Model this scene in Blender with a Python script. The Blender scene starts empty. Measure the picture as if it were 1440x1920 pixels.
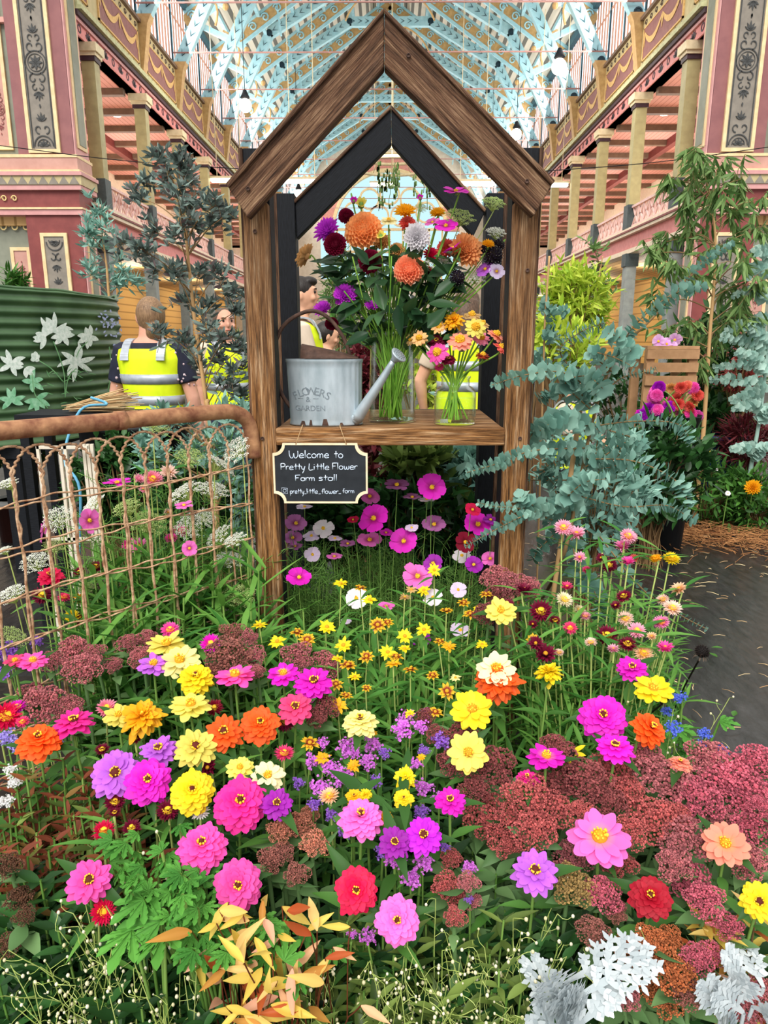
import bpy, math, random
import numpy as np
from math import sin, cos, pi, atan, atan2, acos, tan, radians as R
random.seed(7); rng = np.random.default_rng(7)
sc = bpy.context.scene
COL = sc.collection
# ---------------------------------------------------------------- camera, sky, sun, exposure
EYE = 1.4; PITCH = R(13.7); YAW = R(0.43); F = 1331.0
cd = bpy.data.cameras.new('camera'); cam = bpy.data.objects.new('camera', cd); COL.objects.link(cam)
cam.location = (0, 0, EYE); cam.rotation_euler = (pi/2-PITCH, 0, YAW)
cd.sensor_fit = 'VERTICAL'; cd.sensor_height = 36; cd.lens = F/1920*36; cd.clip_start = .05; cd.clip_end = 400
sc.camera = cam
w = bpy.data.worlds.new('overcast_sky'); sc.world = w; w.use_nodes = True
nt = w.node_tree; bg = nt.nodes['Background']
tc = nt.nodes.new('ShaderNodeTexCoord'); sx = nt.nodes.new('ShaderNodeSeparateXYZ'); rp = nt.nodes.new('ShaderNodeValToRGB')
nt.links.new(tc.outputs['Generated'], sx.inputs[0]); nt.links.new(sx.outputs[2], rp.inputs[0]); nt.links.new(rp.outputs[0], bg.inputs[0])
rp.color_ramp.elements[0].color = (.62, .63, .64, 1); rp.color_ramp.elements[1].color = (1, .985, .95, 1)
rp.color_ramp.elements[0].position = 0.0; rp.color_ramp.elements[1].position = .7
bg.inputs[1].default_value = 1.15
sd = bpy.data.lights.new('skylight_sun', 'SUN'); sd.energy = 2.7; sd.angle = R(35); sd.color = (1, .97, .92)
so = bpy.data.objects.new('skylight_sun', sd); COL.objects.link(so); so.rotation_euler = (R(42), R(-14), 0)
sc.view_settings.view_transform = 'Standard'; sc.view_settings.look = 'None'; sc.view_settings.gamma = 1
sc.view_settings.exposure = 0.3; sc.view_settings.use_curve_mapping = False
cy = sc.cycles; cy.max_bounces = 8; cy.diffuse_bounces = 3; cy.glossy_bounces = 3; cy.transmission_bounces = 6; cy.transparent_max_bounces = 24
cy.use_denoising = True; cy.sample_clamp_indirect = 6
# ---------------------------------------------------------------- camera geometry: pixel -> place
FH = np.array([-sin(YAW), cos(YAW), 0]); RT = np.array([cos(YAW), sin(YAW), 0])
AX = FH*cos(PITCH)+np.array([0, 0, -sin(PITCH)]); DN = -FH*sin(PITCH)-np.array([0, 0, cos(PITCH)])
CP = np.array([0, 0, EYE])
def ray(px, py): return AX+RT*((px-720)/F)+DN*((py-960)/F)
def atY(px, py, Y):
    r = ray(px, py); return CP+r*(Y/r[1])
def atz(px, py, z):
    r = ray(px, py); return CP+r*((z-EYE)/r[2])
def depth(p): return float(np.dot(np.asarray(p)-CP, AX))
def toward(p):
    d = CP-np.asarray(p); return d/np.linalg.norm(d)
# ---------------------------------------------------------------- materials
def lin(h):
    if not isinstance(h, str): return tuple(h[:3])
    h = h.lstrip('#'); c = [int(h[i:i+2], 16)/255 for i in (0, 2, 4)]
    return tuple(x/12.92 if x <= .04045 else ((x+.055)/1.055)**2.4 for x in c)
MATS = {}
class N:
    def __init__(s, name):
        s.m = bpy.data.materials.new(name); s.m.use_nodes = True; s.t = s.m.node_tree; s.b = s.t.nodes['Principled BSDF']; s.out = s.t.nodes['Material Output']
        MATS[name] = s.m
    def n(s, ty, **kw):
        x = s.t.nodes.new('ShaderNode'+ty)
        for k, v in kw.items():
            if k.startswith('i_'):
                k = k[2:]; x.inputs[int(k) if k.isdigit() else k].default_value = v
            else: setattr(x, k, v)
        return x
    def l(s, a, b): s.t.links.new(a, b)
    def ramp(s, fac, *st, interp='LINEAR'):
        r = s.n('ValToRGB'); r.color_ramp.interpolation = interp
        e = r.color_ramp.elements
        while len(e) < len(st): e.new(.5)
        for el, (p, c) in zip(e, st): el.position = p; el.color = (*lin(c), 1)
        s.l(fac, r.inputs[0]); return r.outputs[0]
    def mix(s, fac, a, b, blend='MIX'):
        x = s.n('MixRGB', blend_type=blend)
        for i, v in enumerate((fac, a, b)):
            if hasattr(v, 'links'): s.l(v, x.inputs[i])
            elif i == 0: x.inputs[0].default_value = v
            else: x.inputs[i].default_value = (*lin(v), 1)
        return x.outputs[0]
    def noise(s, scale, stretch=(1, 1, 1), detail=4, coord='Object', rough=.55):
        t = s.n('TexCoord'); mp = s.n('Mapping'); mp.inputs['Scale'].default_value = stretch
        s.l(t.outputs[coord], mp.inputs[0]); x = s.n('TexNoise'); x.inputs['Scale'].default_value = scale; x.inputs['Detail'].default_value = detail
        x.inputs['Roughness'].default_value = rough; s.l(mp.outputs[0], x.inputs[0]); return x.outputs[0]
    def bump(s, h, st=.3, dist=.01):
        b = s.n('Bump'); b.inputs['Strength'].default_value = st; b.inputs['Distance'].default_value = dist
        s.l(h, b.inputs['Height']); s.l(b.outputs[0], s.b.inputs['Normal'])
    def base(s, c):
        if hasattr(c, 'links'): s.l(c, s.b.inputs['Base Color'])
        else: s.b.inputs['Base Color'].default_value = (*lin(c), 1)
    def pr(s, rough=.6, metal=0, spec=.4):
        s.b.inputs['Roughness'].default_value = rough; s.b.inputs['Metallic'].default_value = metal; s.b.inputs['Specular IOR Level'].default_value = spec
    def transl(s, col, fac):
        t = s.n('BsdfTranslucent'); m = s.n('MixShader'); m.inputs[0].default_value = fac
        if hasattr(col, 'links'): s.l(col, t.inputs[0])
        else: t.inputs[0].default_value = (*lin(col), 1)
        s.l(s.b.outputs[0], m.inputs[1]); s.l(t.outputs[0], m.inputs[2]); s.l(m.outputs[0], s.out.inputs[0])
def paint(name, c1, c2=None, scale=6, rough=.6, bump=0, metal=0, stretch=(1, 1, 1), spec=.35, lo=.35, hi=.7):
    if name in MATS: return MATS[name]
    s = N(name); s.pr(rough, metal, spec); c2 = c2 or tuple(x*.8 for x in lin(c1))
    nz = s.noise(scale, stretch); s.base(s.ramp(nz, (lo, c2), (hi, c1)))
    if bump: s.bump(nz, bump)
    return s.m
def leafmat(name, c1, c2, rough=.48, tr=.22, c3=None, spec=.22):
    s = N(name); s.pr(rough, 0, spec); g = s.n('NewGeometry')
    st = [(0, c1), (1, c2)] if c3 is None else [(0, c1), (.7, c2), (1, c3)]
    c = s.ramp(g.outputs['Random Per Island'], *st)
    a = s.n('Attribute', attribute_name='t'); c = s.mix(s.ramp(a.outputs['Fac'], (0, '#000000'), (1, '#3a3a3a')), c, tuple(min(1, x*1.5+.03) for x in lin(c2)))
    s.base(c); s.transl(c, tr); return s.m
def emit(name, c, st):
    s = N(name); e = s.n('Emission'); e.inputs[0].default_value = (*lin(c), 1); e.inputs[1].default_value = st; s.l(e.outputs[0], s.out.inputs[0]); return s.m
def glassmat(name, tint='#f4fbf6', ref=1.0):
    s = N(name); t = s.n('BsdfTransparent'); t.inputs[0].default_value = (*lin(tint), 1); g = s.n('BsdfGlossy'); g.inputs['Roughness'].default_value = .02
    lw = s.n('LayerWeight'); lw.inputs[0].default_value = .35; m = s.n('MixShader'); mu = s.n('Math', operation='MULTIPLY'); mu.inputs[1].default_value = ref
    s.l(lw.outputs['Facing'], mu.inputs[0]); pw = s.n('Math', operation='POWER'); s.l(mu.outputs[0], pw.inputs[0]); pw.inputs[1].default_value = 2.0
    s.l(pw.outputs[0], m.inputs[0]); s.l(t.outputs[0], m.inputs[1]); s.l(g.outputs[0], m.inputs[2]); s.l(m.outputs[0], s.out.inputs[0]); return s.m
def woodmat(name, dark, mid, light, rough=.85, sc_=1.0, bump=.9, grey='#8a7d6e'):
    s = N(name); s.pr(rough, 0, .25)
    a = s.noise(5*sc_, (1, 14, 14), 6); b = s.noise(9*sc_, (1.2, 30, 30), 8, rough=.7); c = s.noise(2.2*sc_, (1, 2.5, 2.5), 3)
    base = s.ramp(a, (.3, dark), (.5, mid), (.72, light)); fine = s.ramp(b, (.36, '#1c120b'), (.47, '#a8968a'), (.62, '#ffffff'))
    d = s.noise(1.7*sc_, (1.2, 4, 4), 4); base = s.mix(s.ramp(d, (.42, '#000000'), (.7, '#848484')), base, grey); col = s.mix(.85, base, fine, 'MULTIPLY'); col = s.mix(s.ramp(c, (.5, '#000000'), (.72, '#c8c8c8')), col, dark)
    s.base(col); s.bump(b, bump, .004); return s.m
woodmat('weathered_timber', '#53371f', '#b5834f', '#ecce a6'.replace(' ', ''), grey='#a89a88')
woodmat('dark_timber', '#35241a', '#80604a', '#b59676', grey='#7a6a5e')
paint('black_stain', '#1b1e24', '#0f1115', 30, .68, .15, stretch=(1, 10, 10), spec=.2)
paint('rust_pipe', '#b98a63', '#744632', 22, .8, .5)
paint('rust_wire', '#dcb995', '#966a4c', 60, .8, .4)
paint('rust_brown', '#5a4136', '#3a2820', 40, .75, .3)
def galv():
    s = N('galvanised'); s.pr(.5, .55, .5); a = s.noise(18, (1, 1, .35), 6); b = s.noise(7, (1, 1, 1), 3)
    c = s.ramp(a, (.3, '#8d9da4'), (.7, '#c2ced5')); c = s.mix(s.ramp(b, (.62, '#000000'), (.75, '#8a8a8a')), c, '#8c8068'); s.base(c); s.bump(a, .1); return s.m
galv()
paint('chalkboard', '#2b2f35', '#20242a', 20, .8)
paint('cream_edge', '#f3e2c4', '#e6d0aa', 20, .6)
paint('chalk', '#dfeaf8', '#c4d4ea', 60, .9)
paint('twine', '#c4a57c', '#9a7d58', 90, .95)
glassmat('clear_glass', '#fdfffd'); glassmat('water', '#fafdf6', .5)
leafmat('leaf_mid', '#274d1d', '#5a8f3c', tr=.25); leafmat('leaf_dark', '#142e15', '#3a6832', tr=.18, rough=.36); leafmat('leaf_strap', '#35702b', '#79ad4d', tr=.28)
leafmat('leaf_feather', '#4d7f35', '#86b458', tr=.3); leafmat('leaf_olive', '#2f451c', '#82994c', tr=.25, rough=.36); leafmat('leaf_sedum', '#4b7040', '#7fa368', tr=.2, rough=.5)
leafmat('leaf_pelargonium', '#3f7f30', '#69ad48', tr=.3, rough=.6); leafmat('leaf_bronze', '#5a2a1a', '#9a5238', tr=.25, c3='#5f6f2e'); leafmat('leaf_autumn', '#b8452c', '#ecd662', tr=.3, c3='#f0b49a')
leafmat('leaf_silver', '#b3bfc4', '#dbe3e6', tr=.15, rough=.8); leafmat('leaf_eucalyptus', '#5f8d80', '#9cc4b4', tr=.2, rough=.55); leafmat('leaf_eucalyptus_pale', '#86aea2', '#bcd8cc', tr=.2, rough=.6)
leafmat('leaf_gum', '#41642f', '#8aa864', tr=.25); leafmat('leaf_purple', '#4c5856', '#84998f', tr=.15, c3='#6c5458', rough=.55); leafmat('leaf_lime', '#93b834', '#d6e25c', tr=.35)
leafmat('leaf_bouquet', '#1c3a22', '#44683f', tr=.15, rough=.3); leafmat('stem_green', '#5c8a3a', '#90b45c', tr=.1); leafmat('stem_pale', '#a3b85a', '#c9d784', tr=.1); leafmat('stem_dark', '#51663a', '#6f8a4c', tr=.1)
leafmat('stem_water', '#5f9a30', '#a4d058', tr=.3); leafmat('twig_brown', '#6b5136', '#9b7d55', tr=0, rough=.8); leafmat('cane', '#b48a58', '#caa474', tr=0, rough=.7)
leafmat('ammi_white', '#f0f2e6', '#fdfdf8', tr=.4, rough=.8); leafmat('ammi_green', '#9dbb66', '#cdd996', tr=.2, rough=.8); leafmat('bud_cream', '#d8cfa0', '#f0ead0', tr=.1, rough=.7)
def petalmat(name, kind):
    s = N(name); s.pr(.55, 0, .3); oi = s.n('ObjectInfo'); g = s.n('NewGeometry'); a = s.n('Attribute', attribute_name='t'); t = a.outputs['Fac']
    hv = s.n('HueSaturation'); s.l(oi.outputs['Color'], hv.inputs['Color']); mr = s.n('MapRange'); s.l(g.outputs['Random Per Island'], mr.inputs[0]); mr.inputs[3].default_value = .93; mr.inputs[4].default_value = 1.15
    s.l(mr.outputs[0], hv.inputs['Value']); c = hv.outputs[0]
    if kind == 'plain': c = s.mix(s.ramp(t, (0, '#8a8a8a'), (.3, '#000000')), c, s.mix(.75, c, '#5a1030', 'MULTIPLY'))
    if kind == 'pale': c = s.mix(s.ramp(t, (0, '#b0b0b0'), (.5, '#000000')), c, '#f0dc6a')
    if kind == 'dahlia': c = s.mix(s.ramp(t, (0, '#404040'), (.2, '#000000')), c, s.mix(.3, c, '#d8a080', 'MULTIPLY'))
    if kind == 'tipwhite': c = s.mix(s.ramp(t, (.1, '#000000'), (1, '#aaaaaa')), c, '#fbe6ee')
    if kind == 'bicolor': c = s.mix(s.ramp(t, (.35, '#000000'), (.7, '#ffffff')), c, '#f5c32c')
    if kind == 'eye': c = s.mix(s.ramp(t, (.18, '#dddddd'), (.5, '#000000')), c, s.mix(.9, c, '#a01050', 'MULTIPLY'))
    if kind == 'streak':
        nz = s.noise(60, (1, 1, 1), 2); c = s.mix(s.ramp(nz, (.6, '#000000'), (.66, '#cccccc')), c, '#c8325a')
    s.base(c); s.transl(c, .34); return s.m
for k in ('plain', 'pale', 'dahlia', 'tipwhite', 'bicolor', 'eye', 'streak'): petalmat('petal_'+k, k)
leafmat('disc_yellow', '#d99a18', '#ffd83c', tr=0, rough=.8); leafmat('disc_gold', '#8a4a14', '#f0b32a', tr=0, rough=.8); leafmat('disc_dark', '#3a0f14', '#6a2a1c', tr=0, rough=.8); leafmat('disc_black', '#15100f', '#2c211d', tr=0, rough=.8)
leafmat('disc_star', '#f2b21e', '#ffdc4a', tr=0, rough=.8)
# ---------------------------------------------------------------- mesh builder
def nrm(v):
    v = np.asarray(v, float); n = np.linalg.norm(v); return v/n if n > 1e-9 else np.array([0, 0, 1.])
def basis(z, x=None):
    z = nrm(z); x = np.array([0, 1., 0]) if x is None else np.asarray(x, float)
    if abs(np.dot(z, nrm(x))) > .97: x = np.array([1., 0, 0])
    x = nrm(x-np.dot(x, z)*z); y = np.cross(z, x); return np.stack([x, y, z], 1)
def Rz(a): c, s = cos(a), sin(a); return np.array([[c, -s, 0], [s, c, 0], [0, 0, 1.]])
def Ry(a): c, s = cos(a), sin(a); return np.array([[c, 0, s], [0, 1., 0], [-s, 0, c]])
def Rx(a): c, s = cos(a), sin(a); return np.array([[1., 0, 0], [0, c, -s], [0, s, c]])
class MB:
    def __init__(s): s.V = []; s.Fc = []; s.T = []; s.k = 0
    def add(s, V, Fs, t=None, M=None, o=None):
        V = np.asarray(V, float)
        if M is not None: V = V@np.asarray(M).T
        if o is not None: V = V+np.asarray(o)
        s.V.append(V); k = s.k; s.Fc += [tuple(i+k for i in f) for f in Fs]; s.k += len(V)
        s.T.append(np.zeros(len(V)) if t is None else np.asarray(t, float)*np.ones(len(V))); return s
    def box(s, x0, y0, z0, x1, y1, z1, M=None, o=None):
        V = [(x0, y0, z0), (x1, y0, z0), (x1, y1, z0), (x0, y1, z0), (x0, y0, z1), (x1, y0, z1), (x1, y1, z1), (x0, y1, z1)]
        return s.add(V, [(3, 2, 1, 0), (4, 5, 6, 7), (0, 1, 5, 4), (1, 2, 6, 5), (2, 3, 7, 6), (3, 0, 4, 7)], M=M, o=o)
    def bar(s, a, b, wd, ht, up=(0, 0, 1)):
        a = np.asarray(a, float); b = np.asarray(b, float); d = b-a; L = np.linalg.norm(d); x = d/L
        up = np.asarray(up, float); up = up if abs(np.dot(up, x)) < .98 else np.array([0, 1., 0]); z = nrm(up-np.dot(up, x)*x); y = np.cross(z, x)
        return s.box(0, -wd/2, -ht/2, L, wd/2, ht/2, np.stack([x, y, z], 1), a)
    def tube(s, P, r, n=6, cap=True, closed=False):
        P = np.asarray(P, float); m = len(P); r = np.ones(m)*r; D = np.gradient(P, axis=0)
        if closed: D = np.roll(P, -1, 0)-np.roll(P, 1, 0)
        ref = np.array([.31, .17, .93]); V = []; t = []
        a = np.arange(n)*2*pi/n; px = None
        for i in range(m):
            z = nrm(D[i]); x = px if px is not None else ref
            x = x-np.dot(x, z)*z
            if np.linalg.norm(x) < .05: x = np.array([1., 0, 0])-z*z[0]
            x = nrm(x); px = x; y = np.cross(z, x)
            V.append(P[i]+r[i]*(np.outer(np.cos(a), x)+np.outer(np.sin(a), y))); t += [i/max(1, m-1)]*n
        fs = []
        for i in range(m if closed else m-1):
            p, q = i*n, ((i+1) % m)*n
            fs += [(p+j, p+(j+1) % n, q+(j+1) % n, q+j) for j in range(n)]
        if cap and not closed: fs += [tuple(range(n))[::-1], tuple((m-1)*n+j for j in range(n))]
        return s.add(np.concatenate(V), fs, t)
    def lathe(s, prof, n=24, o=(0, 0, 0), M=None, sx=1, sy=1, t=None):
        a = np.arange(n)*2*pi/n; V = []; fs = []
        for r, z in prof: V.append(np.stack([sx*r*np.cos(a), sy*r*np.sin(a), z+0*a], 1))
        for i in range(len(prof)-1): fs += [(i*n+j, i*n+(j+1) % n, (i+1)*n+(j+1) % n, (i+1)*n+j) for j in range(n)]
        if prof[0][0] > 1e-6: fs.append(tuple(range(n))[::-1])
        if prof[-1][0] > 1e-6: fs.append(tuple((len(prof)-1)*n+j for j in range(n)))
        return s.add(np.concatenate(V), fs, t, M, o)
    def ball(s, c, r, n=8, m=6, sc=(1, 1, 1), M=None):
        prof = [(max(1e-7, sin(pi*i/m)), -cos(pi*i/m)) for i in range(m+1)]; a = np.arange(n)*2*pi/n
        V = np.concatenate([np.stack([q*np.cos(a), q*np.sin(a), z+0*a], 1) for q, z in prof])*np.asarray(sc)*r
        fs = [(i*n+j, i*n+(j+1) % n, (i+1)*n+(j+1) % n, (i+1)*n+j) for i in range(m) for j in range(n)]
        return s.add(V, fs, None, M, c)
    def prism(s, poly, h, M=None, o=None):
        n = len(poly); V = [(x, y, 0) for x, y in poly]+[(x, y, h) for x, y in poly]
        return s.add(V, [tuple(range(n))[::-1], tuple(range(n, 2*n))]+[(i, (i+1) % n, n+(i+1) % n, n+i) for i in range(n)], M=M, o=o)
    def mesh(s, name, mat, smooth=True):
        me = bpy.data.meshes.new(name); V = np.concatenate(s.V) if s.V else np.zeros((0, 3)); me.from_pydata(V.tolist(), [], s.Fc)
        at = me.attributes.new('t', 'FLOAT', 'POINT'); at.data.foreach_set('value', np.concatenate(s.T) if s.T else np.zeros(0))
        if smooth: me.polygons.foreach_set('use_smooth', np.ones(len(me.polygons), bool))
        me.materials.append(MATS[mat] if isinstance(mat, str) else mat); return me
    def build(s, name, mat, parent=None, smooth=True, loc=None, rot=None, **kw):
        return obj(name, s.mesh(name, mat, smooth), parent, loc, rot, **kw)
def obj(name, me, parent=None, loc=None, rot=None, scale=None, **kw):
    o = bpy.data.objects.new(name, me); COL.objects.link(o)
    if parent is not None: o.parent = parent
    if loc is not None: o.location = loc
    if rot is not None: o.rotation_mode = 'QUATERNION'; o.rotation_quaternion = toq(rot)
    if scale is not None: o.scale = scale if hasattr(scale, '__len__') else (scale,)*3
    for k, v in kw.items(): o[k] = v
    return o
import mathutils
def toq(M): return mathutils.Matrix(np.asarray(M).tolist()).to_quaternion()
def thing(name, loc, label=None, cat=None, group=None, look=None, at=None, rz=0):
    o = bpy.data.objects.new(name, None); COL.objects.link(o); o.location = tuple(float(x) for x in loc); o.rotation_euler = (0, 0, rz); o.empty_display_size = .05
    tag(o, label, cat, group, look, at); return o
PENDING = []
def tag(o, label=None, cat=None, group=None, look=None, at=None):
    if label: o['label'] = label
    if cat: o['category'] = cat
    if group: o['group'] = group
    if look: PENDING.append((o, look, at))
    return o
def struct(o): o['kind'] = 'structure'; return o
def curve(pts, n=12):
    P = np.asarray(pts, float); m = len(P)
    if m == 2: return P[0]+(P[1]-P[0])*np.linspace(0, 1, n)[:, None]
    t = np.linspace(0, m-1, n); out = []
    Q = np.vstack([2*P[0]-P[1], P, 2*P[-1]-P[-2]])
    for u in t:
        i = min(int(u), m-2); f = u-i; a, b, c, d = Q[i], Q[i+1], Q[i+2], Q[i+3]
        out.append(.5*((2*b)+(-a+c)*f+(2*a-5*b+4*c-d)*f*f+(-a+3*b-3*c+d)*f**3))
    return np.array(out)
# ================================================================ THE HALL
W = 9.2
paint('pier_maroon', '#94605f', '#875657', 3); paint('pier_pink', '#d8a09c', '#c8918f', 3); paint('pier_taupe', '#8f867a', '#7f776d', 5); paint('pier_cream', '#ecd3a4', '#dcc090', 5)
paint('pier_green', '#8d8f7e', '#7f8272', 3); paint('pier_rose', '#c99a8c', '#bb8b7e', 3); paint('deep_red', '#8a4642', '#7c3c3a', 4); paint('stencil_dark', '#4a4a48', '#3d3e3e', 20); paint('stencil_red', '#9a5a55', '#884a48', 20); paint('stencil_gold', '#e7cf92', '#d6bb78', 20)
paint('gallery_pink', '#dd9a8a', '#d08b7c', 4); paint('olive_field', '#c3b387', '#b4a477', 4); paint('plum_panel', '#93635f', '#835552', 6); paint('swag_gold', '#e0b878', '#c59a5c', 12)
paint('moulding_green', '#c8c79a', '#adac80', 6); paint('moulding_dark', '#4a3038', '#38242c', 6); paint('frieze_pink', '#dd8f8a', '#cf7f7c', 6); paint('frieze_figure', '#8c4a58', '#f0d0b8', 30)
paint('column_olive', '#b3a878', '#a2976a', 4); paint('column_base', '#4a5556', '#3a4446', 6); paint('capital_cream', '#e8d9b4', '#d6c49c', 6); paint('balustrade_pink', '#eccac2', '#ddb6b0', 8); paint('fascia_cream', '#efdfc6', '#e0cdb2', 6); paint('lower_column', '#9aa09c', '#858c8a', 4)
paint('beam_brown', '#7d6652', '#6c5646', 4); paint('window_timber', '#e0a286', '#cf8d70', 8); paint('teal_timber', '#3f6b78', '#355b68', 6)
paint('truss_blue', '#aed6df', '#97c6d1', 4); paint('truss_ochre', '#cba670', '#b6905c', 6); paint('truss_mark', '#24404c', '#1c333e', 6); paint('rod_pink', '#b98d84', '#a67b74', 6)
paint('brick_pink', '#dd9c8c', '#c98376', 12); paint('pale_stone', '#e9dccb', '#dbcdb9', 4)
def stripes(name, c1, c2, axis, freq, rough=.7, thr=.5, c3=None):
    s = N(name); s.pr(rough, 0, .2); t = s.n('TexCoord'); x = s.n('SeparateXYZ'); s.l(t.outputs['Object'], x.inputs[0])
    m = s.n('Math', operation='MULTIPLY'); m.inputs[1].default_value = freq; s.l(x.outputs[axis], m.inputs[0]); f = s.n('Math', operation='FRACT'); s.l(m.outputs[0], f.inputs[0])
    nz = s.noise(1.2); base = s.mix(s.ramp(nz, (.35, '#000000'), (.7, '#777777')), c1, c3 or c1)
    s.base(s.mix(s.ramp(f.outputs[0], (thr-.04, '#000000'), (thr, '#ffffff')), base, c2)); return s.m
stripes('gallery_boards', '#dfa498', '#b97c70', 0, 5, thr=.88); stripes('ochre_boards', '#e2b467', '#b98a48', 2, 2.4, thr=.85); stripes('ochre_ceiling', '#d9b076', '#a8834e', 0, 2.6, thr=.82)
stripes('roof_boards', '#e6dccb', '#77746c', 0, 1.9, thr=.6, c3='#cfc2ae')
emit('window_glow', '#eef6ff', 1.6); emit('lamp_glow', '#fff6e2', 5); emit('arch_glow', '#bfe6f2', 1.0)
paint('floor_concrete', '#4a4844', '#36342f', 2, .8)
floor = struct(MB().box(-17, -3, -.12, 17, 76, 0).build('floor', 'floor_concrete', smooth=False))
YB = [24.3+4.6*k for k in range(0, 11)]          # column lines
YT = [24.9+4.6*k for k in range(-1, 11)]         # truss lines
nwin = [0]; ntrim = [0]
def bx(s, mb, x0, x1, y0, y1, z0, z1):
    a, b = sorted((s*x0, s*x1)); return mb.box(a, y0, z0, b, y1, z1)
def flat_shapes(shapes, mat, parent, name, o, M, th=.012):
    mb = MB()
    for kind, *a in shapes:
        if kind == 'poly': mb.prism(a[0], th, M=M, o=o)
        else:
            P = np.array(a[0]); wd = a[1]; D = np.gradient(P, axis=0); D /= np.linalg.norm(D, axis=1)[:, None]+1e-9; Nn = np.stack([-D[:, 1], D[:, 0]], 1)
            ww = wd*np.ones(len(P)) if len(a) < 3 else wd*np.asarray(a[2])
            for i in range(len(P)-1):
                mb.prism([tuple(P[i]-Nn[i]*ww[i]/2), tuple(P[i+1]-Nn[i+1]*ww[i+1]/2), tuple(P[i+1]+Nn[i+1]*ww[i+1]/2), tuple(P[i]+Nn[i]*ww[i]/2)], th, M=M, o=o)
    return mb.build(name, mat, parent, smooth=False)
def arc(cx, cy, r, a0, a1, n=14): a = np.linspace(a0, a1, n); return np.stack([cx+r*np.cos(a), cy+r*np.sin(a)], 1)
def spiral(cx, cy, r0, r1, a0, a1, n=16): a = np.linspace(a0, a1, n); r = np.linspace(r0, r1, n); return np.stack([cx+r*np.cos(a), cy+r*np.sin(a)], 1)
def petal2(cx, cy, L, wd, ang):
    u = np.linspace(0, 1, 7); p = np.concatenate([np.stack([u*L, wd*np.sin(pi*u)], 1), np.stack([u[::-1][1:-1]*L, -wd*np.sin(pi*u[::-1][1:-1])], 1)])
    c, s = cos(ang), sin(ang); return ('poly', [(cx+x*c-y*s, cy+x*s+y*c) for x, y in p])
def palmette(cx, cy, S, up=1): return [petal2(cx, cy, S*(1-.25*abs(k)/2), S*.11, up*pi/2+k*.5) for k in (-2, -1, 0, 1, 2)]
def motif(cy, S):
    o = [('rib', arc(0, cy, .36*S, 0, 2*pi, 30), .035*S), ('rib', arc(0, cy, .27*S, 0, 2*pi, 26), .02*S)]
    o += [petal2(0, cy, .24*S, .045*S, k*pi/4) for k in range(8)]
    for u in (1, -1):
        for q in (1, -1):
            o.append(('rib', spiral(q*.13*S, cy+u*.5*S, .17*S, .04*S, -u*pi/2, -u*pi/2+q*u*1.9*pi*.8), .035*S)); o.append(('rib', spiral(q*.1*S, cy+u*.78*S, .12*S, .04*S, -u*pi/2, -u*pi/2+q*u*1.5*pi), .03*S))
        o += palmette(0, cy+u*.9*S, .3*S, u)
        o.append(petal2(0, cy+u*1.28*S, .14*S, .03*S, u*pi/2))
    return o
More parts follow.
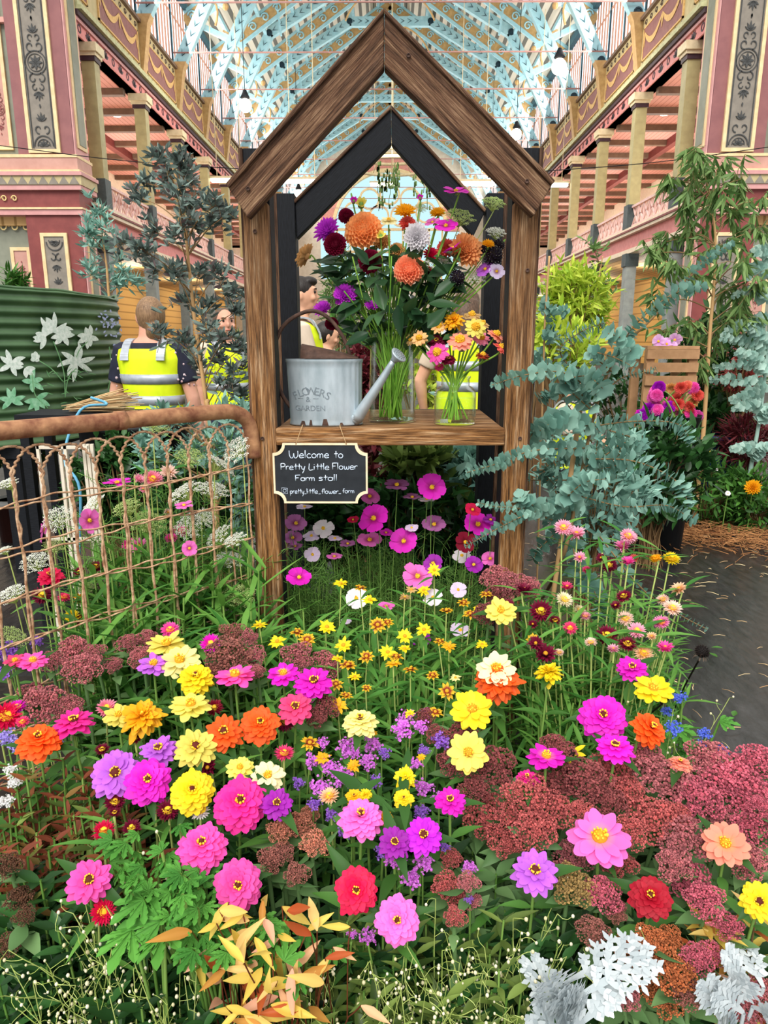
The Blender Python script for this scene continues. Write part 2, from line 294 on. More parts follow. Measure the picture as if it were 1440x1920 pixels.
for s, nm in ((-1, 'left'), (1, 'right')):
    MF = np.stack([(1, 0, 0), (0, 0, 1), (0, -1, 0)], 1)      # local x,y -> world x,z facing -Y
    # ---- upper wall
    wl = thing('wall_'+nm, (s*W, 24, 0)); wl['kind'] = 'structure'
    def part(name, mat, *boxes, par=None):
        mb = MB()
        for b in boxes: bx(s, mb, *b)
        o = mb.build(name, mat, smooth=False); o.parent = par or wl; o.matrix_parent_inverse = mathutils.Matrix.Translation((-s*W, -24, 0)) if par is None else mathutils.Matrix(); return o
    part('frieze', 'frieze_pink', (W-.05, W+.4, 23.2, 72, 10.07, 10.47)); part('dark_cornice', 'moulding_dark', (W-.2, W+.4, 23.2, 72, 10.5, 10.64))
    part('pink_cornice', 'pier_pink', (W-.12, W+.4, 23.2, 72, 10.40, 10.5)); part('green_cornice', 'moulding_green', (W-.32, W+.4, 23.2, 72, 10.64, 10.74), (W-.22, W+.4, 23.2, 72, 10.74, 10.9))
    part('field', 'olive_field', (W, W+.4, 23.2, 72, 10.9, 12.6)); part('top_trim', 'beam_brown', (W-.12, W+.4, 23.2, 72, 12.6, 12.72))
    part('gallery_fascia', 'fascia_cream', (W-.25, W+.3, 23.2, 72, 5.2, 5.45), (W-.12, W+.3, 23.2, 72, 4.56, 4.72)); part('gallery_band', 'frieze_pink', (W-.08, W+.3, 23.2, 72, 4.72, 5.2)); part('red_line', 'deep_red', (W-.29, W-.1, 23.2, 72, 5.3, 5.36))
    part('outer_wall', 'ochre_boards', (15, 15.2, 22.6, 74, 0, 4.9)); part('upper_outer_wall', 'fascia_cream', (15, 15.2, 22.6, 74, 4.9, 10.3)); part('upper_rail', 'deep_red', (14.8, 15, 23.5, 72, 8.6, 8.9))
    figs = []
    for j in range(72):
        y = 23.6+j*.66; figs += [petal2(y, 10.27, .26, .05, pi/2+k*.55) for k in (-2, -1, 0, 1, 2)] if j % 2 else [('rib', arc(y, 10.27, .1, 0, 2*pi, 10), .05)]
    MS = np.stack([(0, 1, 0), (0, 0, 1), (-s, 0, 0)], 1)
    f = [x if x[0] == 'rib' else ('poly', [(p, q-.11) for p, q in x[1]]) for x in figs]
    o = flat_shapes(f, 'moulding_dark', None, 'frieze_figures', (s*(W-.05), 0, 0), MS); o.parent = wl; o.matrix_parent_inverse = mathutils.Matrix.Translation((-s*W, -24, 0))
    # ---- ceilings of the gallery
    c = part('ceiling_gallery', 'gallery_boards', (W, 15.1, 22.6, 73, 10.07, 10.2)); cu = part('ceiling_lower', 'ochre_ceiling', (W, 15.1, 22.6, 73, 4.7, 4.95))
    for k in range(22): part('ceiling_beam', 'beam_brown', (W+.3, 15, 23.4+2.3*k, 23.65+2.3*k, 9.85, 10.07))
    part('long_beam', 'deep_red', (12.4, 12.7, 23, 73, 9.75, 10.07))
    for k, y in enumerate(YT):
        if y > 71: continue
        y0, y1 = max(23.3, y+.25), min(72, y+4.6-.25)
        p = part('swag_panel', 'plum_panel', (W-.03, W, y0+.25, y1-.25, 11.23, 12.22))
        part('panel_edge', 'swag_gold', (W-.05, W, y0+.18, y1-.18, 12.22, 12.27), (W-.05, W, y0+.18, y1-.18, 11.18, 11.23), (W-.05, W, y0+.18, y0+.25, 11.18, 12.27), (W-.05, W, y1-.25, y1-.18, 11.18, 12.27))
        sh = []; L = (y1-y0-.7)/2
        for q in range(2):
            c0 = y0+.35+L*(q+.5); u = np.linspace(-1, 1, 13); P = np.stack([c0+u*L*.48, 11.62+.42*u*u], 1); sh.append(('rib', P, .2, .35+.65*(1-u*u)))
        for q in range(3): x0 = y0+.35+L*q; sh.append(petal2(x0, 12.1, .5, .06, -pi/2))
        for q in range(int((y1-y0)/.5)): x0 = y0+.3+q*.5; sh.append(('rib', spiral(x0, 12.42, .12, .03, 0, 7, 10), .025)); sh.append(('rib', spiral(x0, 11.05, .09, .03, 0, 7, 9), .025))
        for it in (sh[:5],): o = flat_shapes(it, 'swag_gold', None, 'swag', (s*(W-.04), 0, 0), MS); o.parent = wl; o.matrix_parent_inverse = mathutils.Matrix.Translation((-s*W, -24, 0))
        o = flat_shapes(sh[5:], 'moulding_dark', None, 'scroll_pattern', (s*(W-.01), 0, 0), MS); o.parent = wl; o.matrix_parent_inverse = mathutils.Matrix.Translation((-s*W, -24, 0))
        # clerestory window of this bay
        nwin[0] += 1; wn = thing('window_%d' % nwin[0], (s*(W+.15), y+2.3, 12.72)); wn['kind'] = 'structure'
        mb = MB(); mb.box(-.02, -2.3, 0, .02, 2.3, 3.2); mb.build('pane', 'window_glow', wn, smooth=False)
        mb = MB(); n = 11
        for j in range(n+1): yy = -2.3+4.6*j/n; mb.box(-.03, yy-.105, 0, .03, yy+.105, 3.2)
        mb.box(-.04, -2.3, 2.1, .04, 2.3, 2.2).box(-.12, -2.3, 0, .12, 2.3, .12); mb.build('mullions', 'window_timber', wn, smooth=False)
        mb = MB()
        for j in (0, 6): yy = -2.3+4.6*j/n; mb.box(-.07, yy-.05, 0, .07, yy+.05, 3.2)
        mb.box(-.25, -2.3, 3.05, .15, 2.3, 3.4); mb.build('teal_frame', 'teal_timber', wn, smooth=False)
    # ---- columns, balustrades
    for k, y in enumerate(YB):
        col = thing('gallery_column', (s*(W-.02), y, 5.45), 'olive upper gallery column on the %s side, number %d from the front' % (nm, k+1), 'column'); col['kind'] = 'structure'
        mb = MB(); mb.box(-.2, -.2, .75, .2, .2, 4.15); mb.build('shaft', 'column_olive', col, smooth=False)
        MB().box(-.24, -.24, 0, .24, .24, .85).build('base', 'column_base', col, smooth=False)
        MB().box(-.24, -.24, 4.15, .24, .24, 4.28).build('collar', 'moulding_dark', col, smooth=False)
        MB().box(-.28, -.28, 4.28, .28, .28, 4.38).box(-.34, -.34, 4.38, .34, .34, 4.62).build('capital', 'capital_cream', col, smooth=False)
        lo = thing('lower_column', (s*(W+.05), y, 0), 'grey lower column under the %s gallery, number %d from the front' % (nm, k+1), 'column'); lo['kind'] = 'structure'
        MB().box(-.2, -.2, 0, .2, .2, 4.1).build('shaft', 'lower_column', lo, smooth=False); MB().box(-.25, -.25, 4.1, .25, .25, 4.56).build('capital', 'column_base', lo, smooth=False)
        if k < len(YB)-1:
            bl = thing('balustrade', (s*(W-.05), y+.25, 5.45), 'pink lattice gallery railing on the %s side, bay %d from the front' % (nm, k+1), 'railing'); bl['kind'] = 'structure'
            MB().box(-.07, 0, .72, .07, 4.1, .8).build('handrail', 'balustrade_pink', bl, smooth=False); mb = MB().box(-.04, 0, .06, .04, 4.1, .12)
            n = 7
            for j in range(n):
                a, b = 4.1*j/n, 4.1*(j+1)/n; mb.box(-.03, a-.02, .1, .03, a+.02, .74); mb.bar((0, a, .1), (0, b, .72), .05, .045, (1, 0, 0)); mb.bar((0, b, .1), (0, a, .72), .05, .045, (1, 0, 0)); mb.bar((0, (a+b)/2, .1), (0, (a+b)/2, .72), .03, .03, (1, 0, 0))
            mb.build('lattice', 'balustrade_pink', bl, smooth=False)
    # ---- big pier
    pr_ = thing('pier', (s*9.9, 22.8, 0), 'massive maroon stencilled pier on the %s of the hall' % nm, 'pier'); pr_['kind'] = 'structure'
    def pp(name, mat, *boxes):
        mb = MB()
        for x0, x1, y0, y1, z0, z1 in boxes: a, b = sorted((s*x0-s*9.9, s*x1-s*9.9)); mb.box(a, y0-22.8, z0, b, y1-22.8, z1)
        return mb.build(name, mat, pr_, smooth=False)
    pp('shaft', 'pier_maroon', (9.12, 10.75, 22.35, 23.3, 6.2, 14)); pp('nave_face', 'pier_pink', (9.09, 9.13, 22.35, 23.3, 6.2, 14)); pp('lower_shaft', 'deep_red', (9.12, 10.75, 22.35, 23.3, 0, 5)); pp('lower_nave_face', 'pier_pink', (9.09, 9.13, 22.35, 23.3, 0, 5))
    pp('side_wall', 'pier_green', (10.75, 16, 22.75, 23.2, 0, 14))
    pp('capital_band', 'pier_rose', (9.05, 16, 22.3, 23.35, 6.15, 6.5)); pp('chevron_band', 'olive_field', (8.95, 16, 22.2, 23.4, 5.75, 6.0)); pp('capital_mould', 'pier_pink', (8.9, 16, 22.15, 23.4, 6.0, 6.1), (8.98, 16, 22.22, 23.4, 5.62, 5.75), (9.03, 16, 22.28, 23.4, 4.95, 5.1))
    pp('cream_mould', 'pier_cream', (8.97, 16, 22.2, 23.4, 6.1, 6.16), (9.04, 16, 22.28, 23.4, 6.5, 6.58), (9.0, 16, 22.24, 23.4, 5.1, 5.15)); pp('capital_red', 'deep_red', (9.1, 16, 22.33, 23.3, 5.15, 5.62))
    tri = [('poly', [(x, 5.76), (x+.15, 5.99), (x+.3, 5.76)]) for x in np.arange(9.0, 15.6, .3)]
    def ps(sh, mat, name, y): return flat_shapes([(a[0], [(s*p-s*9.9, q) for p, q in a[1]], *a[2:]) if a[0] == 'poly' else (a[0], np.stack([s*a[1][:, 0]-s*9.9, a[1][:, 1]], 1), *a[2:]) for a in sh], mat, pr_, name, (0, y-22.8, 0), MF)
    ps(tri, 'pier_taupe', 'chevrons', 22.2)
    def panel(x0, x1, z0, z1, y, mfill='pier_taupe', fr='pier_cream', t=.1, pre='panel'):
        pp(pre, mfill, (x0, x1, y-.02, y+.02, z0, z1)); pp(pre+'_frame', fr, (x0-t, x0, y-.05, y+.02, z0, z1), (x1, x1+t, y-.05, y+.02, z0, z1), (x0-t, x1+t, y-.05, y+.02, z0-t, z0), (x0-t, x1+t, y-.05, y+.02, z1, z1+t))
    panel(9.6, 10.32, 6.72, 14, 22.33); cx = 9.96
    tr = lambda sh: [('poly', [(p+cx, q) for p, q in a[1]]) if a[0] == 'poly' else ('rib', np.stack([a[1][:, 0]+cx, a[1][:, 1]], 1), *a[2:]) for a in sh]
    half = [('rib', arc(0, 6.8, .27, 0, pi, 14), .03), ('rib', arc(0, 6.8, .18, 0, pi, 12), .02)]+[petal2(0, 6.8, .17, .03, a) for a in np.linspace(.2, 2.9, 5)]+palmette(0, 7.45, .24)+[('rib', spiral(q*.1, 7.25, .13, .03, -pi/2, -pi/2+q*4.6), .03) for q in (1, -1)]
    ps(tr(half+motif(8.95, .82)+motif(11.15, .82)+[('rib', np.array([(x, 6.75), (x, 13.9)]), .03) for x in (-.31, .31)]), 'stencil_dark', 'stencil', 22.3)
    panel(9.66, 10.26, 1.2, 4.35, 22.33, pre='low_panel'); ps(tr([('rib', arc(0, 4.2, .24, pi, 2*pi, 14), .03), ('rib', arc(0, 4.25, .16, pi, 2*pi, 12), .02)]+[petal2(0, 4.22, .14, .03, -a) for a in np.linspace(.2, 2.9, 5)]+palmette(0, 3.55, .22, -1)+palmette(0, 3.0, .22)+[('rib', spiral(q*.1, 3.75, .13, .03, pi/2, pi/2+q*4.6), .03) for q in (1, -1)]+motif(1.9, .6)), 'stencil_dark', 'low_stencil', 22.3)
    panel(11.15, 11.55, 6.9, 10.5, 22.73, 'pier_rose', pre='side_panel'); panel(11.0, 11.4, 1.4, 4.0, 22.73, 'pier_rose', pre='low_side_panel')
    cx = 11.35; ps(tr(motif(7.9, .5)+motif(9.3, .5)), 'stencil_red', 'side_stencil', 22.7); cx = 11.2; ps(tr(motif(3.0, .5)), 'stencil_red', 'low_side_stencil', 22.7)
    ps([('rib', spiral(x, 4.68, .16, .03, 0, 8, 14), .04) for x in np.arange(10.95, 14, .34)], 'stencil_gold', 'scroll_frieze', 22.68); ps([('rib', spiral(x, 5.4, .09, .03, 0, 7, 12), .03) for x in np.arange(11, 14, .3)], 'stencil_gold', 'leaf_frieze', 22.3)
    MB2 = MB(); MB2.box(-.02, -.3, 6.8, .02, .35, 13.8, o=(s*9.07-s*9.9, 0, 0)); MB2.build('nave_panel', 'pier_cream', pr_, smooth=False)
    MB().box(-.02, -.2, 6.9, .02, .25, 13.7, o=(s*9.05-s*9.9, 0, 0)).build('nave_panel_fill', 'pier_green', pr_, smooth=False)
    MB().box(-.02, -.25, 1.3, .02, .3, 4.4, o=(s*9.07-s*9.9, 0, 0)).build('low_nave_panel', 'pier_cream', pr_, smooth=False)
    MB().box(-.02, -.17, 1.38, .02, .22, 4.32, o=(s*9.05-s*9.9, 0, 0)).build('low_nave_fill', 'pier_green', pr_, smooth=False)
    for k in range(9):
        y = 26.6+4.6*k
        for x in (10.9, 13.2):
            o = MB().lathe([(.16, .02), (.16, 0), (.001, 0)], 12).build('gallery_downlight', 'lamp_glow', loc=(s*x, y, 10.04)); tag(o, 'round downlight in the %s gallery ceiling, %s row, bay %d from front' % (nm, 'inner' if x < 12 else 'outer', k+1), 'ceiling light', 'downlights in the gallery ceilings')
# ---- roof
L = math.hypot(9.5, 6.7); ang = atan2(6.7, 9.5)
for s, nm in ((-1, 'left'), (1, 'right')):
    M = np.stack([(-s*cos(ang), 0, sin(ang)), (0, 1, 0), (0, 0, 1)], 1); M[:, 2] = np.cross(M[:, 0], M[:, 1]) if s < 0 else -np.cross(M[:, 0], M[:, 1])
    rf = MB().box(0, 24.6, 0, L, 74, .1).build('ceiling_'+nm, 'roof_boards', smooth=False)
    rf.matrix_world = mathutils.Matrix(((M[0][0], M[0][1], M[0][2], s*9.5), (0, 1, 0, 0), (M[2][0], 0, M[2][2], 15.9), (0, 0, 0, 1))); struct(rf)
RIB = [(9.15, 12.6), (6.5, 17.4), (2.4, 19.7), (-2.4, 19.7), (-6.5, 17.4), (-9.15, 12.6)]
for k, y in enumerate(YT[2:]):
    if y > 71: continue
    t = thing('roof_truss', (0, y, 12.6), 'pale blue stencilled iron roof arch, number %d from the front' % (k+1), 'roof truss'); t['kind'] = 'structure'
    mb = MB()
    for a, b in zip(RIB, RIB[1:]): mb.bar((a[0], 0, a[1]-12.6), (b[0], 0, b[1]-12.6), .3, .5, (0, 0, 1))
    for s in (1, -1):
        mb.bar((s*9.2, 0, 3.5), (s*7.0, 0, 2.5), .18, .24); mb.bar((s*6.5, 0, 4.9), (s*5.6, 0, 6.6), .16, .2); mb.bar((s*2.4, 0, 7.1), (s*2.2, 0, 9.2), .16, .2)
    mb.build('rib', 'truss_blue', t, smooth=False)
    mk = MB(); ro = MB()
    for a, b in zip(RIB, RIB[1:]):
        d = np.array([b[0]-a[0], b[1]-a[1]]); L2 = np.linalg.norm(d); d /= L2; n_ = np.array([-d[1], d[0]])
        for j in range(int(L2/.42)-1):
            p = np.array(a)+d*(.7+.42*j); sg = 1 if b[1] >= a[1] else -1
            for q in (1, -1): mk.prism([tuple(p), tuple(p+d*sg*.26+n_*q*.13), tuple(p+d*sg*.1+n_*q*.02)][::q], .02, M=np.stack([(1, 0, 0), (0, 0, 1), (0, -1, 0)], 1), o=(0, -.16, -12.6))
        ro.lathe([(.0001, 0), (.17, 0), (.17, .03), (.12, .03), (.12, .005), (.06, .005), (.06, .03), (.0001, .03)], 12, (a[0]-d[0]*-.35*(1 if abs(a[0]) > 9 else 0), -.16, a[1]-12.6+d[1]*.35*(1 if abs(a[0]) > 9 else 0)), np.stack([(1, 0, 0), (0, 0, 1), (0, -1, 0)], 1))
    mk.build('arrow_marks', 'truss_mark', t, smooth=False); ro.build('rosettes', 'truss_mark', t, smooth=False)
    mb = MB()
    for s in (1, -1):
        mb.ball((s*6.95, 0, 2.42), .14); mb.tube([(s*x, 0, z) for x, z in arc(8.6-.2, 2.2, 1.1, 1.9, 3.6, 8)], .05, 5); mb.tube([(s*x, 0, z) for x, z in arc(5.2, 4.4, 1.9, .2, 1.5, 10)], .05, 5); mb.tube([(s*x, 0, z) for x, z in arc(0, 4.4, 2.6, .4, pi/2, 12)], .05, 5)
        cb = [(s*9.2, -2.1), (s*8.85, 0.0), (s*8.7, .3), (s*9.2, .3)]; mb.prism(cb if s > 0 else cb[::-1], .4, M=np.stack([(1, 0, 0), (0, 0, 1), (0, -1, 0)], 1), o=(0, .2, 0))
    mb.build('brackets', 'truss_ochre', t, smooth=False)
    MB().tube([(-9.2, -.3, .6), (9.2, -.3, .6)], .035, 6).build('tie_rod', 'rod_pink', t)
    if y+2.3 < 72:
        r2 = thing('fretwork_rafter', (0, y+2.3, 15.9), 'ochre fretwork rafter with blue edges, number %d from the front' % (k+1), 'rafter'); r2['kind'] = 'structure'
        m1 = MB(); m2 = MB(); m3 = MB()
        for s in (1, -1):
            A = np.array([s*9.3, 0, -.2]); B = np.array([0, 0, 6.0]); dn = np.array([0, 0, -.75])
            m1.bar(A, B, .12, .14); m1.bar(A+dn, B+dn, .12, .16); m2.bar(A+dn/2, B+dn/2, .05, .5)
            for j in range(14):
                p = A+(B-A)*(j+.6)/14.5+dn*.5; m3.tube([p+np.array([x*s, -.05, z]) for x, z in spiral(0, 0, .22, .06, 0, 8, 12)], .045, 4)
            m1.bar(A*.62+B*.38, A*.62+B*.38+np.array([-s*.2, 0, -1.6]), .1, .1)
        m1.build('chords', 'truss_blue', r2, smooth=False); m2.build('web', 'truss_ochre', r2, smooth=False); m3.build('scrolls', 'truss_blue', r2)
for j, fr in enumerate((.12, .28, .44, .6, .76, .92)):
    for s, nm in ((-1, 'left'), (1, 'right')):
        o = MB().bar((s*9.3*(1-fr), 24.8, 15.6+6.4*fr), (s*9.3*(1-fr), 72, 15.6+6.4*fr), .16, .2).build('purlin', 'truss_blue', smooth=False); struct(o); o['label'] = 'pale roof purlin on the %s slope, number %d from the eaves' % (nm, j+1); o['category'] = 'purlin'
# ---- end wall with its great arch
ew = thing('wall_end', (0, 72, 0)); ew['kind'] = 'structure'; MFe = np.stack([(1, 0, 0), (0, 0, 1), (0, -1, 0)], 1); CZ = 11.3
def ringm(r0, r1, a0, a1, th, n=32):
    mb = MB(); a = np.linspace(a0, a1, n)
    for i in range(n-1): mb.prism([(r0*cos(a[i]), CZ+r0*sin(a[i])), (r1*cos(a[i]), CZ+r1*sin(a[i])), (r1*cos(a[i+1]), CZ+r1*sin(a[i+1])), (r0*cos(a[i+1]), CZ+r0*sin(a[i+1]))], th, M=MFe)
    return mb
mb = MB(); a = np.linspace(0, pi, 33); pts = [(6.6*cos(q), CZ+6.6*sin(q)) for q in a]
for p, q in zip(pts, pts[1:]): mb.prism([p, (p[0], 23), (q[0], 23), q], .3, M=MFe)
mb.box(-15, -.3, 0, -6.6, 0, 23).box(6.6, -.3, 0, 15, 0, 23).box(-6.6, -.3, 0, 6.6, 0, 7); mb.build('wall_face', 'pale_stone', ew, smooth=False)
ringm(5.5, 6.6, 0, pi, .45).build('brick_arch', 'brick_pink', ew, smooth=False); ringm(5.2, 5.5, 0, pi, .55).build('arch_moulding', 'pier_cream', ew, smooth=False)
MB().box(-6.6, .2, 7, 6.6, .3, 18).build('arch_glass', 'arch_glow', ew, smooth=False)
mb = MB()
for x, z in [(0, 14.6), (1.9, 14.2), (-1.9, 14.2), (3.4, 13.0), (-3.4, 13.0), (1, 12.7), (-1, 12.7)]:
    aa = np.linspace(0, 2*pi, 21)
    for i in range(20): mb.prism([(x+.8*cos(aa[i]), z+.8*sin(aa[i])), (x+.97*cos(aa[i]), z+.97*sin(aa[i])), (x+.97*cos(aa[i+1]), z+.97*sin(aa[i+1])), (x+.8*cos(aa[i+1]), z+.8*sin(aa[i+1]))], .25, M=MFe)
for z in (11.5, 9.5): mb.box(-6, -.2, z-.12, 6, 0, z+.12)
for x in np.linspace(-5, 5, 9): mb.box(x-.08, -.2, 7, x+.08, 0, 11.5)
mb.build('tracery', 'pier_cream', ew, smooth=False)
# gap between wall heads and end wall
# ---- lamps hanging in the hall
def globe(px, py, rpx, w_, lab):
    p = CP+ray(px, py)*w_; r = rpx*w_/F
    t = thing('globe_lamp', p-np.array([0, 0, r]), lab, 'pendant lamp', 'globe lamps under the roof')
    MB().ball((0, 0, r), r, 16, 10).build('globe', 'lamp_glow', t); MB().lathe([(r*.4, 1.95*r), (r*.75, 2.1*r), (r*.5, 2.6*r), (r*.25, 3.2*r), (.001, 3.3*r)], 14).build('cap', 'black_stain', t)
    top = 22.62-(abs(p[0])*.705) - (p[2]-r); MB().tube([(0, 0, 3.2*r), (0, 0, top)], .015, 4).build('cord', 'black_stain', t)
globe(460, 198, 12, 30, 'left round white globe lamp above the tree'); globe(1048, 125, 14, 29, 'large round white globe lamp at upper right'); globe(968, 252, 10, 33, 'round white globe lamp beside the right timber rafter')
globe(560, 364, 8, 45, 'small globe lamp between the two left rafters'); globe(920, 342, 8, 45, 'small globe lamp between the two right rafters')
for px, py, lab in ((430, 341, 'bar light left of the timber eave'), (568, 343, 'bar light between the left rafters'), (720, 348, 'bar light in front of the great arch'), (885, 347, 'bar light between the right rafters'), (1030, 350, 'bar light right of the timber eave')):
    p = CP+ray(px, py)*(35.5 if px != 720 else 47); hh = 22.62-abs(p[0])*.705-p[2]; t = thing('bar_light', p, 'white hanging '+lab, 'ceiling light', 'bar lights in the hall')
    MB().box(-.9, -.15, 0, .9, .15, .14).build('tube_lamp', 'lamp_glow', t, smooth=False); MB().box(-.95, -.2, .14, .95, .2, .24).tube([(-.6, 0, .2), (-.6, 0, hh-.4)], .02, 4).tube([(.6, 0, .2), (.6, 0, hh-.4)], .02, 4).build('housing', 'capital_cream', t, smooth=False)
p = CP+ray(735, 312)*42; t = thing('ring_chandelier', p, 'wide ring chandelier trailing greenery before the great arch', 'chandelier')
mb = MB()
for r, z in ((2.4, .0), (2.0, .55), (1.3, 1.0)): mb.tube([(r*cos(a), r*sin(a), z) for a in np.linspace(0, 2*pi, 33)[:-1]], .1, 6, closed=True)
for a in np.linspace(0, 2*pi, 13)[:-1]: mb.tube([(2.4*cos(a), 2.4*sin(a), 0), (1.3*cos(a), 1.3*sin(a), 1.0), (0, 0, 3.2)], .03, 4)
mb.tube([(0, 0, 3), (0, 0, 22.62-p[2])], .04, 5); mb.build('rings', 'capital_cream', t)
mb = MB()
for a in rng.uniform(0, 2*pi, 12):
    r = rng.uniform(.6, 2.5); h = rng.uniform(.8, 2.6); P = [(r*cos(a)+rng.normal()*.05, r*sin(a), -h*q) for q in np.linspace(0, 1, 6)]; mb.tube(P, .025, 3)
    for q in range(10):
        z = -h*rng.random(); mb.box(-.05, -.05, -.12, .05, .05, .12, o=(r*cos(a)+rng.normal()*.1, r*sin(a), z))
mb.build('vines', 'leaf_gum', t)
for a, b, lab in (((0, 273), (470, 318), 'thin dark cable crossing before the left pier'), ((1005, 322), (1440, 276), 'thin pale cable crossing before the right pier')):
    q = curve([CP+ray(*a)*20, CP+ray((a[0]+b[0])/2, (a[1]+b[1])/2+6)*20, CP+ray(*b)*20], 16); q[0] += (q[0]-q[1]) ; tag(MB().tube(q-q[0], .012, 4).build('cable', 'black_stain', loc=q[0]), lab, 'cable')

# lamp light of the hall: daylight through the clerestory, unseen fill lights added in the galleries
def area(name, loc, rot, sx_, sy_, e, col=(1, .98, .95)):
    l = bpy.data.lights.new(name, 'AREA'); l.shape = 'RECTANGLE'; l.size = sx_; l.size_y = sy_; l.energy = e; l.color = col
    o = bpy.data.objects.new(name, l); COL.objects.link(o); o.location = loc; o.rotation_euler = rot
def point(name, loc, e, r=.3, col=(1, .95, .86)):
    l = bpy.data.lights.new(name, 'POINT'); l.energy = e; l.shadow_soft_size = r; l.color = col; o = bpy.data.objects.new(name, l); COL.objects.link(o); o.location = loc
for s in (-1, 1):
    area('clerestory_daylight', (s*8.7, 48, 14.2), (0, s*R(100), 0), 2.8, 46, 2200)
    for k in range(6):
        point('gallery_fill', (s*11.9, 26.5+8*k, 7.6), 290, 1.2, (1, .97, .93)); point('lower_gallery_fill', (s*11.9, 26.5+8*k, 3.9), 170)  # unseen points added to brighten the gallery ceilings and the walls below
area('arch_daylight', (0, 71, 13), (R(90), 0, pi), 9, 6, 500)
for x, y, z in ((-5.5, 31, 10.5), (6, 30, 11), (0, 42, 12), (0, 56, 12)): point('globe_light', (x, y, z), 300, .5)
# ================================================================ THE TIMBER STALL
ST = 2.2; SB = 2.79
def X_(px, py, Y): return atY(px, py, Y)[0]
def Z_(py, Y, px=725): return atY(px, py, Y)[2]
def plank(poly, y0, y1, mat, parent, name, along=None, bev=.004):
    """prism of a polygon in the x-z plane between y0 and y1; local X runs along the grain"""
    P = np.array(poly, float); c = P.mean(0); d = nrm([*(along if along is not None else P[1]-P[0]), 0])[:2]; n = np.array([-d[1], d[0]])
    q = [(float(np.dot(p-c, d)), float(np.dot(p-c, n))) for p in P]
    A = sum(a[0]*b[1]-b[0]*a[1] for a, b in zip(q, q[1:]+q[:1])); q = q if A > 0 else q[::-1]
    M = np.stack([(d[0], 0, d[1]), (n[0], 0, n[1]), np.cross((d[0], 0, d[1]), (n[0], 0, n[1]))], 1)   # local z -> -y
    mb = MB().prism(q, abs(y1-y0)); o = mb.build(name, mat, parent, smooth=False)
    o.location = mathutils.Vector((c[0], max(y0, y1), c[1]))-(parent.location if parent else mathutils.Vector((0, 0, 0))); o.rotation_mode = 'QUATERNION'; o.rotation_quaternion = toq(M)
    b = o.modifiers.new('bevel', 'BEVEL'); b.width = bev; b.segments = 2; return o
def px2(pts, Y): return [(atY(x, y, Y)[0], atY(x, y, Y)[2]) for x, y in pts]
def rect(x0, z0, x1, z1): return [(x0, z0), (x1, z0), (x1, z1), (x0, z1)]
stall = thing('stall_frame', (0.02, 2.5, 0), 'house-shaped timber stall frame with weathered front and black inner faces', 'stall')
xl0, xl1 = X_(473, 800, ST), X_(517, 800, ST); xr0, xr1 = X_(947, 800, ST), X_(991, 800, ST)
zt = Z_(380, ST); zs = Z_(278, ST+.04)
UP = (0, 1)
for nm, x0, x1, so_ in (('l', xl0, xl1, -1), ('r', xr0, xr1, 1)):
    plank(rect(x0, 0, x1, zt), ST, ST+.035, 'weathered_timber', stall, 'front_post', UP)
    plank(rect(x0, 0, x1, zs), ST+.036, ST+.12, 'black_stain', stall, 'post_back', UP, .002)
    xo = x0 if so_ < 0 else x1; plank(rect(min(xo, xo+so_*.012), 0, max(xo, xo+so_*.012), zs), ST+.03, ST+.125, 'dark_timber', stall, 'side_board', UP, .002)
RF = ST-.055
plank(px2([(428, 352), (464, 408), (720, 124), (720, 22)], RF), RF, RF+.052, 'dark_timber', stall, 'rafter', np.array(px2([(428, 352)], RF)[0])*-1+np.array(px2([(720, 22)], RF)[0]))
plank(px2([(1036, 346), (1001, 405), (720.6, 124), (720.6, 22)], RF), RF, RF+.052, 'dark_timber', stall, 'rafter', np.array(px2([(1036, 346)], RF)[0])*-1+np.array(px2([(720, 22)], RF)[0]))
plank(px2([(424, 345), (430, 354), (720, 28), (720, 17)], RF), RF-.012, RF+.12, 'dark_timber', stall, 'roof_edge', (1, 1.15)); plank(px2([(1040, 340), (1034, 348), (720.6, 28), (720.6, 17)], RF), RF-.012, RF+.12, 'dark_timber', stall, 'roof_edge', (-1, 1.05))
bl0, bl1, br0, br1 = X_(525, 560, SB), X_(557, 560, SB), X_(907, 560, SB), X_(938, 560, SB); zb = Z_(362, SB)
for x0, x1, so_ in ((bl0, bl1, -1), (br0, br1, 1)):
    plank(rect(x0, 0, x1, zb), SB, SB+.09, 'black_stain', stall, 'rear_post', UP, .002); xo = x0 if so_ < 0 else x1
    plank(rect(min(xo, xo+so_*.022), 0, max(xo, xo+so_*.022), zb), SB+.0, SB+.095, 'dark_timber', stall, 'side_board', UP, .002)
plank(px2([(552, 380), (556, 447), (734, 268), (733, 203)], SB), SB+.01, SB+.06, 'black_stain', stall, 'rear_rafter', (1, 1)); plank(px2([(910, 397), (888, 443), (734.5, 268), (733.5, 203)], SB), SB+.01, SB+.06, 'black_stain', stall, 'rear_rafter', (-1, 1))
plank(px2([(549, 376), (552, 381), (733, 204), (733, 196)], SB), SB, SB+.11, 'dark_timber', stall, 'rear_roof_edge', (1, 1)); plank(px2([(912, 392), (909, 398), (733.6, 204), (733.6, 196)], SB), SB, SB+.11, 'dark_timber', stall, 'rear_roof_edge', (-1, 1))
plank(rect(bl1, Z_(800, SB), br0, Z_(770, SB)), SB+.02, SB+.07, 'black_stain', stall, 'rear_rail', (1, 0))
zsh = Z_(803, ST)          # top of the shelf
plank(rect(xl1, Z_(835, ST), xr0, zsh), ST-.004, ST+.04, 'weathered_timber', stall, 'shelf_front', (1, 0))
